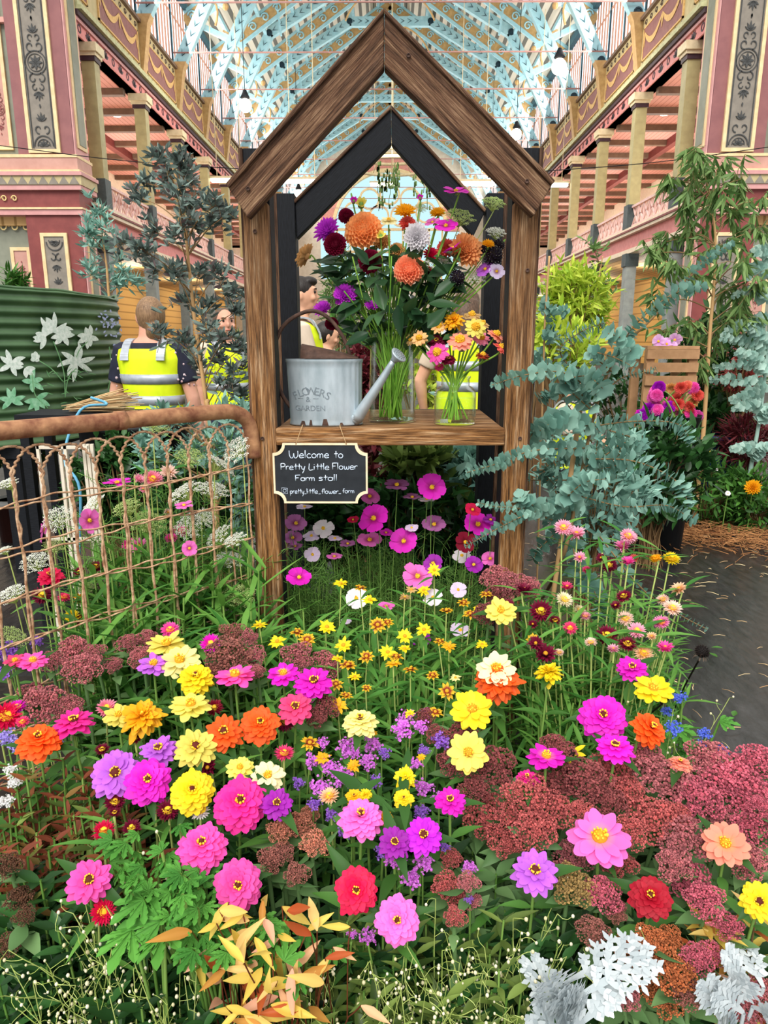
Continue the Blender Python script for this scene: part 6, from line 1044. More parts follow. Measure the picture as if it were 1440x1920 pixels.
for pts, r0, r1, k in BR:
    P = curve(ep(pts), 22); bm = MB().tube(P, np.linspace(.0028, .0012, 22), 5); br = bm.build('branch', 'twig_brown', euc); F_ = MB(); roundleaves(F_, P, r0*1.03, r1*1.03, int(k*1.5), q); F_.build('leaves', 'leaf_eucalyptus', br)
a = atY(1092, 740, 2.46); b = atY(1038, 1110, 2.4); tag(MB().tube([b+(b-a)*2.0*0+np.array([-.02, 0, -b[2]]), b, a], .0085, 8).build('bamboo_stake', 'cane'), 'thin cane stake supporting the eucalyptus by the right post', 'stake')
t2 = thing('eucalyptus_sapling', atY(1022, 900, 2.7)*[1, 1, 0], 'slim dark eucalyptus sapling hugging the right post', 'tree'); tb = np.array(t2.location); P = curve([np.zeros(3), atY(1018, 720, 2.7)-tb, atY(1022, 600, 2.7)-tb, atY(1030, 480, 2.7)-tb], 26); MB().tube(P, .004, 6).build('trunk', 'cane', t2); F_ = MB()
for i in range(11):
    p = P[9+i]; e = p+np.array([q.normal()*.06+.02, q.normal()*.05, -.03+q.normal()*.05]); roundleaves(F_, curve([p, (p+e)/2+[0, 0, .02], e], 6), .014, .012, 6, q)
F_.build('leaves', 'leaf_eucalyptus', t2)
# pale spiral eucalyptus at the right edge
SY3 = 5.4
t3 = thing('spiral_eucalyptus', atY(1400, 960, SY3)*[1, 1, 0], 'pale spiral eucalyptus at the right edge of the picture', 'tree'); tb = np.array(t3.location); tk = curve([np.zeros(3), atY(1404, 900, SY3)-tb, atY(1425, 780, SY3)-tb, atY(1440, 640, SY3)-tb, atY(1446, 480, SY3)-tb], 24); MB().tube(tk, np.linspace(.02, .006, 24), 8).build('trunk', 'leaf_eucalyptus_pale', t3)
for pts in (((1440, 600), (1400, 605), (1358, 622)), ((1440, 660), (1395, 640), (1350, 632)), ((1438, 690), (1390, 682), (1340, 690)), ((1435, 720), (1380, 712), (1330, 712)), ((1440, 560), (1410, 545), (1375, 555)), ((1445, 510), (1420, 500), (1400, 520)), ((1430, 760), (1400, 760), (1378, 765)), ((1420, 840), (1395, 840), (1372, 842)), ((1440, 640), (1420, 625), (1400, 612)), ((1425, 790), (1440, 770), (1460, 770)), ((1432, 730), (1400, 740), (1370, 752)), ((1446, 480), (1430, 470), (1410, 475)), ((1412, 860), (1430, 840), (1445, 838)), ((1436, 700), (1410, 668), (1380, 660))):
    P = curve([atY(x, y, SY3-.09*i)-tb for i, (x, y) in enumerate(pts)], 14); br = MB().tube(P, .003, 5).build('branch', 'leaf_eucalyptus_pale', t3); F_ = MB(); roundleaves(F_, P, .036, .018, 18, q, .1); F_.build('leaves', 'leaf_eucalyptus_pale', br)
# weeping gum
def gumtree(name, lab, trunkpx, Y, clusters, mat, L, wd, droop, k, seed, tm='cane', tr=.016, shape='leaf', per=14, spread=.1, up=0):
    q = np.random.default_rng(seed); base = atY(*trunkpx[0], Y)*[1, 1, 0]; t = thing(name, base, lab, 'tree'); tk = curve([np.zeros(3)]+[atY(x, y, Y)-base for x, y in trunkpx], 30); MB().tube(tk, np.linspace(tr, tr*.3, 30), 8).build('trunk', tm, t)
    for cx, cy, R_ in clusters:
        c = atY(cx, cy, Y+q.normal()*.12)-base; rr = R_*(Y/F); i = int(np.argmin(np.linalg.norm((tk-c)*[1, 1, 1.0]+np.array([0, 0, .12]), axis=1))); P = curve([tk[i], (tk[i]+c)/2+np.array([0, 0, .03]), c+np.array([0, 0, -.02 if droop else .02])], 10); bm = MB().tube(P, np.linspace(tr*.3, tr*.1, 10), 5, False); F_ = MB()
        for s_ in range(k):
            e = c+q.normal(size=3)*rr*np.array([.55, .45, .5]); a = P[-1-q.integers(0, 3)]; Pt = curve([a, (a+e)/2+np.array([0, 0, .02]), e], 6); bm.tube(Pt, tr*.08, 4, False)
            for m in range(per):
                p = Pt[q.integers(1, 6)]; d = nrm(Pt[-1]-Pt[0]+q.normal(size=3)*.02); x = nrm(q.normal(size=3)*np.array([.8, .8, .35])+np.array([0, 0, -1.3 if droop else .35+up])+d*.6); z = nrm(q.normal(size=3)); z = nrm(z-np.dot(z, x)*x); V, Fs, tt = petal(L*(.7+.6*q.random()), wd, shape, 0, .25*q.random() if droop else .1, .1, 6, 3, .15); F_.add(V, Fs, tt, np.stack([x, np.cross(z, x), z], 1), p)
        br = bm.build('branch', 'twig_brown', t); F_.build('leaves', mat, br)
    return t
gumtree('weeping_gum', 'tall weeping gum with long drooping leaves before the right pier', [(1318, 820), (1330, 640), (1342, 480), (1335, 380)], 5.3, [(1300, 330, 36), (1345, 310, 40), (1390, 330, 40), (1425, 370, 36), (1280, 380, 34), (1330, 380, 40), (1375, 400, 44), (1420, 430, 40), (1290, 440, 40), (1240, 450, 34), (1220, 470, 26), (1340, 460, 40), (1395, 490, 40), (1260, 500, 40), (1300, 520, 40), (1360, 540, 44), (1420, 530, 40), (1240, 560, 36), (1285, 600, 40), (1340, 620, 40), (1270, 650, 36), (1310, 680, 36), (1390, 600, 40), (1240, 630, 30), (1300, 280, 24), (1350, 350, 36), (1400, 570, 40), (1260, 330, 24)], 'leaf_gum', .125, .025, True, 6, 21, tr=.02, per=9)
gumtree('purple_acacia', 'grey purple leaved tree behind the gate, left of the stall', [(392, 800), (385, 740), (365, 600), (348, 440), (335, 350), (318, 300)], 2.95, [(300, 305, 24), (335, 312, 24), (348, 330, 20), (318, 338, 24), (270, 353, 22), (358, 350, 20), (252, 378, 18), (330, 370, 26), (365, 400, 24), (405, 395, 24), (430, 410, 16), (225, 465, 30), (290, 445, 30), (330, 440, 30), (365, 435, 28), (400, 430, 24), (285, 515, 30), (325, 520, 30), (375, 515, 32), (415, 520, 30), (350, 575, 30), (390, 580, 30), (430, 560, 30), (450, 590, 22), (290, 630, 26), (345, 650, 28), (390, 630, 28), (430, 640, 30), (410, 680, 26), (445, 700, 26), (370, 690, 22), (425, 730, 26), (455, 660, 18), (270, 480, 18), (455, 750, 20)], 'leaf_purple', .038, .0125, False, 7, 22, tm='cane', tr=.011, shape='oval', per=12, up=.3)
gumtree('grey_banksia', 'grey green feathery tree behind the green tank', [(205, 560), (200, 500), (190, 430)], 6.4, [(175, 470, 40), (200, 430, 34), (230, 510, 36), (170, 520, 34), (215, 540, 34), (245, 530, 26), (190, 400, 24), (160, 440, 22)], 'leaf_eucalyptus', .09, .02, False, 6, 23, per=14, up=.2)
gumtree('silver_saltbush', 'silver grey shrub behind the gate at the foot of the acacia', [(400, 880), (380, 830)], 2.75, [(270, 840, 30), (300, 800, 30), (340, 800, 30), (380, 830, 36), (420, 800, 36), (450, 840, 34), (350, 860, 34), (410, 870, 34), (280, 870, 30), (440, 900, 30), (460, 780, 24), (455, 960, 26), (440, 1000, 26)], 'leaf_eucalyptus', .05, .016, False, 6, 24, shape='oval', per=12, up=.3)
gumtree('climbing_vine', 'thin dark vine at the left gallery behind the stall', [(1120, 560), (1130, 480)], 7, [(1120, 490, 26), (1135, 530, 26), (1140, 570, 26), (1110, 470, 18)], 'leaf_gum', .07, .025, False, 4, 25, per=8)
def shrub(name, px, py, Y, wpx, hpx, mat, lab, L, wd, n, seed, base_py=None, cat='shrub', grp=None, ground_=True):
    q = np.random.default_rng(seed); c = atY(px, py, Y); k = Y/F; base = np.array([c[0], c[1], 0.]); t = thing(name, base, lab, cat, grp); F_ = MB(); S = MB(); cc = c-base
    for i in range(n):
        d = nrm(q.normal(size=3)); p = cc+d*np.array([wpx*k/2, wpx*k/2*.8, hpx*k/2])*(.55+.45*q.random()); b = np.array([q.normal()*.04, q.normal()*.04, 0]); P = curve([b, cc*[1, 1, .6]+(p-cc)*[.4, .4, .2], p], 8); S.tube(P, .004, 4, False)
        for m in range(16):
            pp = P[7]+q.normal(size=3)*np.array([wpx, wpx, hpx])*k*.07; x = nrm(d*.6+q.normal(size=3)*.7+np.array([0, 0, .3])); z = nrm(np.array([0, 0, 1])+q.normal(size=3)*.5); z = nrm(z-np.dot(z, x)*x); V, Fs, tt = petal(L*(.7+.6*q.random()), wd, 'leaf', 0, .3*q.random(), .1, 5, 3, .2); F_.add(V, Fs, tt, np.stack([x, np.cross(z, x), z], 1), pp)
    F_.build('leaves', mat, t); S.build('stems', 'twig_brown', t); return t
leafmat('leaf_maroon', '#4a1a22', '#7d3038', tr=.15); leafmat('leaf_red', '#7a2a30', '#b85a50', tr=.2)
SHR = [('lime_bush', 1080, 565, 6.2, 120, 125, 'leaf_lime', 'rounded lime green bush behind the eucalyptus', .1, .028, 110), ('golden_shrub', 1060, 650, 5.6, 120, 110, 'leaf_lime', 'yellow green shrub right behind the stall post', .1, .04, 36), ('green_shrub', 1000, 640, 6.5, 80, 120, 'leaf_mid', 'green shrub glimpsed right of the stall', .1, .04, 30), ('grey_shrub', 1110, 900, 3.4, 230, 230, 'leaf_eucalyptus', 'dusky grey green shrub behind the eucalyptus arms', .07, .03, 60),
 ('dark_shrub', 1330, 820, 6.0, 140, 130, 'leaf_dark', 'dark shrub behind the weeping gum trunk', .1, .045, 50), ('dark_shrub', 1230, 880, 4.3, 190, 170, 'leaf_dark', 'dark shrub behind the long eucalyptus arm', .1, .045, 60), ('leafy_border', 1340, 930, 5.4, 170, 120, 'leaf_mid', 'fresh green border plants at the mulch edge', .08, .028, 80), ('leafy_border', 1420, 940, 5.2, 120, 120, 'leaf_mid', 'fresh green border plants cut by the right edge', .08, .028, 60), ('red_shrub', 1400, 830, 5.6, 80, 90, 'leaf_maroon', 'maroon grass-like shrub at the right edge', .14, .016, 40), ('olive_bush', 1370, 780, 6.3, 110, 90, 'leaf_olive', 'olive bush beyond the blue pot', .1, .04, 40), ('dark_shrub', 1180, 760, 6.6, 160, 110, 'leaf_dark', 'dark shrub left of the pink flower bucket', .1, .045, 40), ('dark_shrub', 1350, 680, 6.4, 150, 200, 'leaf_dark', 'tall dark shrub behind the weeping gum', .11, .045, 70),
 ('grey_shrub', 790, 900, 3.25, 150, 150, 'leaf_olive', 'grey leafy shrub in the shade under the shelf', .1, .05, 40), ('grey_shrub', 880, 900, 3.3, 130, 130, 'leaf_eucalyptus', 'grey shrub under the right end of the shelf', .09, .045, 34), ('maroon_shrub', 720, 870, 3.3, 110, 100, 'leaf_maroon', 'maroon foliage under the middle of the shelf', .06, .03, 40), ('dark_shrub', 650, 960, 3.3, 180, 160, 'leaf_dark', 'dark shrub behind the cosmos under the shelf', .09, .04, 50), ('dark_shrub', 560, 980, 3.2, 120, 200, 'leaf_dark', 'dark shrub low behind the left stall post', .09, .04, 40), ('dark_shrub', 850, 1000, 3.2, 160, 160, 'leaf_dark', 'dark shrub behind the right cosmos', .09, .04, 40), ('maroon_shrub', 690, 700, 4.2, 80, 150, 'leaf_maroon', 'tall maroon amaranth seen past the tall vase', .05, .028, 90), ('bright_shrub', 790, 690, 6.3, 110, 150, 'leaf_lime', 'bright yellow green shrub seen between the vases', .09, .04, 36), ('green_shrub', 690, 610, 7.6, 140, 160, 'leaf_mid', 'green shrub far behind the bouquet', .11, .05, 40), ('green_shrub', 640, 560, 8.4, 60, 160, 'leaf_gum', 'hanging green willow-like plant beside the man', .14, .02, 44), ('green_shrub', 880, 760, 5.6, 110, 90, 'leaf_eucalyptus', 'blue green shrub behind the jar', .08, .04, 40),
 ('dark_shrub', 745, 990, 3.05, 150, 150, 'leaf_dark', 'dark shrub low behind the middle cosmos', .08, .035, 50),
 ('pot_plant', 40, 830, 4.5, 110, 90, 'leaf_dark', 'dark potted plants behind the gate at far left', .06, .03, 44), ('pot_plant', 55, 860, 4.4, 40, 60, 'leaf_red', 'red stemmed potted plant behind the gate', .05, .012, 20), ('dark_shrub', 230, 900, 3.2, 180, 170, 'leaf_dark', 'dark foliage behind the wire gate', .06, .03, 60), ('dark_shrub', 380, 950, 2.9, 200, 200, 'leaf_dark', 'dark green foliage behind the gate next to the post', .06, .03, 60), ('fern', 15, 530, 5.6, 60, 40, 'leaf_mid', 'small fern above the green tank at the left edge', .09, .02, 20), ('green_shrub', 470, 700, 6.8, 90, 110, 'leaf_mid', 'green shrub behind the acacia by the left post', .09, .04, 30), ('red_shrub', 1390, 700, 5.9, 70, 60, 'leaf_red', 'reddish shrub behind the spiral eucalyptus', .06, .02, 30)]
for i, (nm, px, py, Y, w_, h_, mt, lab, L, wd, n) in enumerate(SHR): shrub(nm, px, py, Y, w_, h_, mt, lab, L, wd, n, 300+i)
# bucket of pink dahlias, crates, pot, border flowers
paint('crate_wood', '#b08862', '#8d6a48', 8, .8, .3); paint('pot_blue', '#1f3a7a', '#182c60', 4, .35); paint('black_rubber', '#1c1d20', '#141518', 6, .6); paint('white_wood', '#e6dccb', '#d2c6b2', 10, .7); paint('label_brown', '#4a2620', '#3a1c18', 6, .5); paint('bucket_white', '#e8e8e4', '#d6d6d2', 6, .45); paint('blue_hose', '#6fb6d6', '#5a9fc2', 20, .5)
def lump(c, wd): pass
bp = atY(1255, 815, 4.7); bk = thing('flower_bucket', bp*[1, 1, 0], 'black bucket crammed with pink and coral dahlias behind the eucalyptus', 'bucket'); hz = atY(1255, 778, 4.7)[2]
MB().lathe([(.12, 0), (.16, hz), (.165, hz), (.15, hz-.02), (.0001, hz-.03)], 24, sx=1.2).build('bucket', 'black_rubber', bk)
q = np.random.default_rng(31)
for i in range(30):
    px, py = 1255+q.uniform(-55, 55), 752+q.uniform(-28, 30); p = atY(px, py, 4.62+.15*q.random()); cn = ['sof', 'cor', 'sal', 'pin', 'vio', 'pea', 'sal', 'cor'][i % 8] if px > 1235 else ['vio', 'mag', 'sof', 'vio'][i % 4]
    flower('dahlia', 'dd' if i % 2 else 'db', p, nrm(toward(p)+q.normal(size=3)*.3), 26*depth(p)/F, C[cn][0], 'flower', C[cn][1]+' dahlia in the far bucket', (px, py), 'dahlias in the far bucket', root=bp*[1, 1, 0]+np.array([q.normal()*.04, q.normal()*.04, hz-.02]), stem=(.004, 'stem_green'), leaves=False)
def crate(px, py, Y, wpx, n, lab, dz=.09):
    c = atY(px, py, Y); wd = wpx*Y/F; t = thing('wooden_crate', c*[1, 1, 0], lab, 'crate', 'wooden crates at the back')
    zb_ = c[2]
    for j in range(n): MB().box(-wd/2, -.01, 0, wd/2, .01, .065).build('slat', 'crate_wood', t, smooth=False, loc=(0, -.16, zb_-j*dz))
    for j in range(4): MB().box(-wd/2, -.04, 0, wd/2, .04, .02).build('top_slat', 'crate_wood', t, smooth=False, loc=(0, -.12+.09*j, zb_+.067))
    for s_ in (-1, 1):
        for s2 in (-.13, .15): MB().box(-.03, -.02, 0, .03, .02, zb_+.066).build('corner_post', 'crate_wood', t, smooth=False, loc=(s_*(wd/2-.03), s2, 0))
crate(1245, 672, 5.2, 92, 3, 'slatted wooden crate behind the pink flower bucket'); crate(1000, 590, 7.0, 60, 2, 'wooden crate partly hidden behind the right post')
q = np.random.default_rng(41)
for px, py in ((1235, 640), (1250, 645), (1265, 637), (1258, 650)):
    p = atY(px, py, 5.15); flower('lily', 'cw', p, nrm(toward(p)+q.normal(size=3)*.5), 26*depth(p)/F, '#d79ae0', 'flower', 'lilac flower lying on the far crate', (px, py), 'lilac flowers on the far crate', root=atY(1250, 668, 5.2)+np.array([0, -.05, .03]), stem=(.004, 'stem_green'), leaves=False)
p = atY(1345, 850, 5.9); t = thing('plant_pot', p*[1, 1, 0], 'dark blue glazed pot among the shrubs at right', 'pot'); z1 = atY(1345, 812, 5.9)[2]; MB().lathe([(.14, 0), (.2, z1*.7), (.22, z1-.04), (.24, z1-.04), (.24, z1), (.2, z1), (.19, z1-.06), (.0001, z1-.06)], 28).build('pot_body', 'pot_blue', t)
for px, py, Y, d, st, cn, lk in ((1411, 915, 5.0, 34, 'ds', 'gol', 'orange yellow daylily among the border plants'), (1310, 872, 5.3, 14, 'cw', 'pin', 'small pink border flower left of the daylily'), (1340, 880, 5.3, 12, 'cw', 'whi', 'small white border flower near the daylily'), (1250, 855, 5.0, 34, 'dd', 'whi', 'white flower cluster below the pink bucket'), (1255, 825, 5.0, 24, 'dd', 'lil', 'lilac flower cluster below the pink bucket'), (1330, 845, 5.2, 10, 'cw', 'yel', 'tiny yellow border flower'), (1365, 925, 5.0, 10, 'cw', 'whi', 'tiny white border flower left of the daylily')):
    p = atY(px, py, Y); flower('border_flower', st, p, nrm(toward(p)+np.array([0, 0, .4])), d*depth(p)/F, C[cn][0], 'flower', '', fixed=lk, stem=(.004, 'stem_green'), leaves=False)
# clutter behind the gate
p = atY(255, 870, 3.4); tb_ = thing('black_tub', p*[1, 1, 0], 'large black tub behind the wire gate, below the woman', 'tub'); z1 = atY(255, 790, 3.4)[2]; MB().lathe([(.17, 0), (.21, z1), (.225, z1), (.225, z1-.03), (.2, z1-.03), (.19, z1-.1), (.0001, z1-.1)], 28, sx=1.2).build('tub_body', 'black_rubber', tb_)
p = atY(34, 1000, 4.9); t = thing('paint_bucket', p*[1, 1, 0], 'brown bucket with white rim and round emblem behind the gate at left', 'bucket'); z1 = atY(34, 938, 4.9)[2]; z0 = 0; MB().lathe([(.115, 0), (.133, z1), (.135, z1)], 28).build('bucket_body', 'label_brown', t); MB().lathe([(.13, z1-.02), (.145, z1-.02), (.145, z1+.02), (.13, z1+.02), (.13, z1-.02)], 28).build('bucket_rim', 'bucket_white', t)
mb = MB(); mb.tube([(.022*cos(a), 0, .022*sin(a)) for a in np.linspace(0, 6.28, 17)[:-1]], .0025, 5, closed=True); mb.tube([(-.009, 0, .006), (.009, 0, .006)], .002, 4).tube([(-.009, 0, -.004), (.009, 0, -.004)], .002, 4); mb.build('round_emblem', 'bucket_white', t, loc=(.05, -.121, z1*.5))
p = atY(130, 1000, 2.75); t = thing('wooden_rack', p*[1, 1, 0], 'pale wooden stick rack standing behind the gate', 'rack'); kx = 2.75/F; z1 = atY(130, 836, 2.75)[2]
for x in (88, 130, 140, 165, 173, 181): MB().box(-.006, -.006, 0, .006, .006, z1).build('upright', 'white_wood', t, smooth=False, loc=((x-130)*kx, 0 if x < 160 else .05, 0))
for z in (z1-.006, z1*.62): MB().box((86-130)*kx, -.006, -.006, (183-130)*kx, .006, .006).build('rail', 'white_wood', t, smooth=False, loc=(0, 0, z))
p = atY(190, 757, 3.3); t = thing('straw_bundle', p, 'bundle of golden straw lying behind the pipe rail below the woman', 'straw bundle'); mb = MB()
for i in range(90): y0, z0_ = q.normal()*.03, q.normal()*.018; mb.tube([(-.14+q.normal()*.02, y0*.5, z0_*.4-.02), (.0, y0, z0_), (.13+q.normal()*.03, y0*1.3, z0_*1.5+.01)], .0022, 4)
mb.build('straws', 'straw', t); mb = MB(); mb.box(-.3, -.1, -p[2], .25, .15, -.03); st_ = thing('plank_table', (p[0], p[1], 0), 'dark work table under the straw bundle behind the gate', 'table'); MB().box(-.35, -.12, p[2]-.07, .3, .16, p[2]-.04).build('table_top', 'black_stain', st_, smooth=False)
for x in (-.32, .27):
    for y in (-.09, .13): MB().box(-.02, -.02, 0, .02, .02, p[2]-.07).build('leg', 'black_stain', st_, smooth=False, loc=(x, y, 0))
P = curve([atY(170, 745, 3.2), atY(200, 758, 3.2), atY(150, 770, 3.1), atY(120, 860, 3.0), atY(150, 920, 2.9), atY(140, 1000, 2.9)*[1, 1, 0]+[0, 0, .4], atY(148, 1050, 2.9)*[1, 1, 0]+[0, 0, .02]], 40); tag(MB().tube(P-P[-1], .006, 8).build('blue_hose', 'blue_hose', loc=P[-1]), 'thin light blue hose trailing down behind the gate', 'hose')
# ================================================================ PEOPLE
paint('skin_fair', '#e3b193', '#d69f80', 8, .55); paint('skin_pink', '#dba58e', '#cb927a', 8, .55); paint('hivis_yellow', '#e6f71e', '#d3e814', 10, .6); paint('reflective', '#b4bac2', '#9aa1aa', 20, .35, metal=.2); paint('trouser_black', '#1b1c22', '#121318', 10, .8); paint('tee_beige', '#d8c6b2', '#c6b39e', 8, .85); paint('shoe_dark', '#2a2624', '#1d1a19', 8, .7)
paint('hair_fair', '#9a7a5a', '#6b5039', 30, .5, .3, stretch=(6, 6, 1)); paint('hair_brown', '#6d5341', '#443226', 30, .5, .3, stretch=(6, 6, 1)); paint('hair_dark', '#2b221e', '#191412', 30, .45, .3, stretch=(6, 6, 1)); paint('lip', '#b3655a'); paint('eye_dark', '#2a201c'); paint('navy_floral', '#23263a', '#1a1c2c', 20, .8); paint('floral_dots', '#d9cfd8', '#b58a8a', 40, .8); paint('jeans', '#3a4660', '#2c364e', 14, .85)
SEC = [(.485, .165, .115, .0), (.53, .175, .12, 0), (.60, .145, .105, 0), (.66, .15, .11, 0), (.72, .165, .118, -.005), (.77, .178, .11, 0), (.805, .165, .09, .005), (.825, .11, .075, .01), (.845, .062, .06, .008), (.88, .055, .058, .0)]
def voxel(mb, size, smooth=3):
    me = mb.mesh('tmp', 'skin_fair'); o = bpy.data.objects.new('tmp', me); COL.objects.link(o); m = o.modifiers.new('r', 'REMESH'); m.mode = 'VOXEL'; m.voxel_size = size; s = o.modifiers.new('s', 'SMOOTH'); s.iterations = smooth; s.factor = .5
    dg = bpy.context.evaluated_depsgraph_get(); r = bpy.data.meshes.new_from_object(o.evaluated_get(dg)); bpy.data.objects.remove(o); r.polygons.foreach_set('use_smooth', np.ones(len(r.polygons), bool)); return r
def setmat(me, mat, name): me.materials.clear(); me.materials.append(MATS[mat]); me.name = name; return me
def loft(mb, secs, H, inf=0, n=24, wk=1):
    a = np.arange(n)*2*pi/n; V = []
    for z, hx, hy, yo in secs: V.append(np.stack([(hx*wk+inf)*np.sign(np.cos(a))*np.abs(np.cos(a))**.85, (hy+inf)*np.sin(a)+yo, z*H+0*a], 1))
    m = len(secs); mb.add(np.concatenate(V), [(i*n+j, i*n+(j+1) % n, (i+1)*n+(j+1) % n, (i+1)*n+j) for i in range(m-1) for j in range(n)]+[tuple(range(n))[::-1], tuple((m-1)*n+j for j in range(n))])
def person(loc, rz, H, arms, legs, skin, hair, hairstyle, top, bottom, label, wk=1, headturn=0, tee=None, headpitch=0, sit=0):
    t = thing('person', loc, label, 'person', rz=rz); B = MB(); dz = -sit
    def sh(p): return np.array(p)+np.array([0, 0, dz])
    loft(B, SEC, H, 0, wk=wk); B.V[-1] = B.V[-1]+[0, 0, dz]
    hc = np.array([0, -.012, .914*H+dz]); HM = Rz(headturn)@Rx(headpitch); X = lambda v: hc+HM@np.array(v)
    B.ball(hc, 1, 20, 14, (.076, .094, .108), HM); B.ball(X((0, -.03, -.05)), 1, 14, 10, (.056, .062, .07), HM); B.ball(X((0, -.058, -.088)), .022, 10, 8); B.ball(X((0, -.098, -.014)), 1, 8, 6, (.011, .018, .022), HM); B.ball(X((0, -.092, .02)), 1, 8, 6, (.009, .01, .03), HM); B.ball(X((0, -.082, .042)), 1, 10, 6, (.05, .014, .012), HM); B.ball(X((0, -.088, -.052)), 1, 8, 6, (.024, .01, .009), HM)
    for s in (-1, 1): B.ball(X((s*.077, .008, -.008)), 1, 8, 6, (.009, .018, .031), HM); B.ball(X((s*.042, -.07, -.02)), 1, 8, 6, (.025, .022, .02), HM)
    AR = []
    for s, (el, wr) in zip((-1, 1), arms):
        s0 = sh((s*.165*wk, 0, .79*H)); el = s0+np.array(el); wr = el+np.array(wr); AR.append((s0, el, wr)); B.tube(curve([s0, s0+(el-s0)*.5, el], 8), np.linspace(.052, .04, 8), 12); B.tube(curve([el, el+(wr-el)*.4, wr], 8), [.04, .041, .04, .038, .034, .031, .028, .025], 12); B.ball(el, .041, 10, 8)
        d = nrm(wr-el); sd = nrm(np.cross(d, (0, 1, .2))*s); nn_ = np.cross(sd, d); pc = wr+d*.045; B.ball(pc, 1, 10, 8, (.036, .017, .05), np.stack([sd, nn_, d], 1))
        for f in range(4): b0 = pc+d*.035+sd*(.026-.0175*f); l = (.072, .08, .075, .058)[f]; B.tube(curve([b0, b0+d*l*.5+nn_*.004, b0+d*l*.85-nn_*.018], 6), np.linspace(.0088, .0068, 6), 7)
        b0 = pc+sd*.03-d*.02; B.tube(curve([b0, b0+sd*.022+d*.024, b0+sd*.026+d*.055-nn_*.01], 6), np.linspace(.0105, .008, 6), 7)
    LG = []
    for s, (kn, an) in zip((-1, 1), legs):
        h = sh((s*.09, 0, .5*H)); k = h+np.array(kn); a_ = k+np.array(an); LG.append((h, k, a_)); B.tube(curve([h, (h+k)/2, k], 8), np.linspace(.088, .058, 8), 14); B.tube(curve([k, k+(a_-k)*.35, a_], 8), [.058, .06, .06, .055, .048, .042, .038, .036], 12); B.ball(a_+np.array([0, -.06, -.035]), 1, 12, 8, (.042, .12, .035))
    obj('body', setmat(voxel(B, .0075), skin, 'body'), t)
    Hh = MB()
    if hairstyle == 'short': Hh.ball(X((0, .012, .03)), 1, 20, 12, (.081, .092, .09), HM); Hh.ball(X((0, -.05, .085)), 1, 12, 8, (.055, .055, .032), HM); cut = -.015
    if hairstyle in ('bun', 'long', 'tied'): Hh.ball(X((0, .022, .012)), 1, 20, 12, (.085, .092, .108), HM)
    if hairstyle == 'bun': Hh.ball(X((0, .09, -.075)), .045, 12, 8); Hh.ball(X((.0, .07, -.09)), 1, 12, 8, (.05, .04, .05), HM)
    if hairstyle == 'long': Hh.tube(curve([X((0, .05, .02)), X((0, .085, -.1)), X((0, .1, -.22)), X((0, .1, -.34))], 10), [.085, .09, .09, .088, .084, .08, .072, .06, .045, .02], 14)
    if hairstyle == 'tied': Hh.tube(curve([X((0, .08, -.02)), X((0, .12, -.08)), X((0, .11, -.2))], 8), np.linspace(.045, .02, 8), 10)
    obj('hair', setmat(voxel(Hh, .008, 2), hair, 'hair'), t)
    for s in (-1, 1): MB().ball(X((s*.032, -.083, .018)), .0095, 8, 6).build('eye', 'eye_dark', t); MB().tube([X((s*.018, -.094, .036)), X((s*.034, -.094, .041)), X((s*.05, -.082, .036))], .0032, 5).build('eyebrow', hair, t)
    MB().tube([X((-.02, -.092, -.052)), X((0, -.099, -.05)), X((.02, -.092, -.052))], .004, 6).build('mouth', 'lip', t)
    if tee:
        T_ = MB(); loft(T_, [s for s in SEC if s[0] < .83], H, .011, wk=wk); T_.V[-1] = T_.V[-1]+[0, 0, dz]
        for s0, el, wr in AR: T_.tube(curve([s0-(el-s0)*.1, s0+(el-s0)*.4, s0+(el-s0)*.66], 6), np.linspace(.068, .062, 6), 14); T_.ball(s0, .066, 12, 8)
        obj('shirt', setmat(voxel(T_, .009, 3), tee, 'shirt'), t)
    V_ = MB(); loft(V_, [s for s in SEC if .52 < s[0] < .82], H, .026, wk=wk); V_.V[-1] = V_.V[-1]+[0, 0, dz]; V_.ball(sh((-.1*wk, 0, .80*H)), 1, 12, 8, (.07, .09, .045)); V_.ball(sh((.1*wk, 0, .80*H)), 1, 12, 8, (.07, .09, .045)); ve = obj('vest' if top == 'hivis_yellow' else 'top', setmat(voxel(V_, .009, 3), top, 'vest'), t)
    if top == 'hivis_yellow':
        for zz in (.625, .70):
            lo, hi = zz-.017, zz+.017; it = lambda z, c: np.interp(z, [s[0] for s in SEC], [s[c] for s in SEC]); M_ = MB(); n = 40; a = np.arange(n)*2*pi/n; V = []
            for z in (lo, hi):
                for inf in (.0275,): V.append(np.stack([(it(z, 1)*wk+inf)*np.sign(np.cos(a))*np.abs(np.cos(a))**.85, (it(z, 2)+inf)*np.sin(a), z*H+dz+0*a], 1))
            V += [v*np.array([.96, .96, 1])+0 for v in V[::-1]]; M_.add(np.concatenate(V), [(i*n+j, i*n+(j+1) % n, ((i+1) % 4)*n+(j+1) % n, ((i+1) % 4)*n+j) for i in range(4) for j in range(n)]); M_.build('reflective_band', 'reflective', ve)
        for s in (-1, 1):
            M_ = MB(); P = [sh((s*.105*wk, -.125, .765*H)), sh((s*.105*wk, -.115, .79*H)), sh((s*.1*wk, -.06, .832*H)), sh((s*.1*wk, .06, .832*H)), sh((s*.105*wk, .116, .79*H)), sh((s*.105*wk, .13, .765*H))]; c_ = curve(P, 20)
            for p0, p1 in zip(c_, c_[1:]): M_.bar(p0, p1, .05, .012, (s, 0, .001) if False else (0, .3, 1))
            M_.build('reflective_band', 'reflective', ve, smooth=False)
    Q = MB(); loft(Q, [s for s in SEC if s[0] < .61], H, .014, wk=wk); Q.V[-1] = Q.V[-1]+[0, 0, dz]
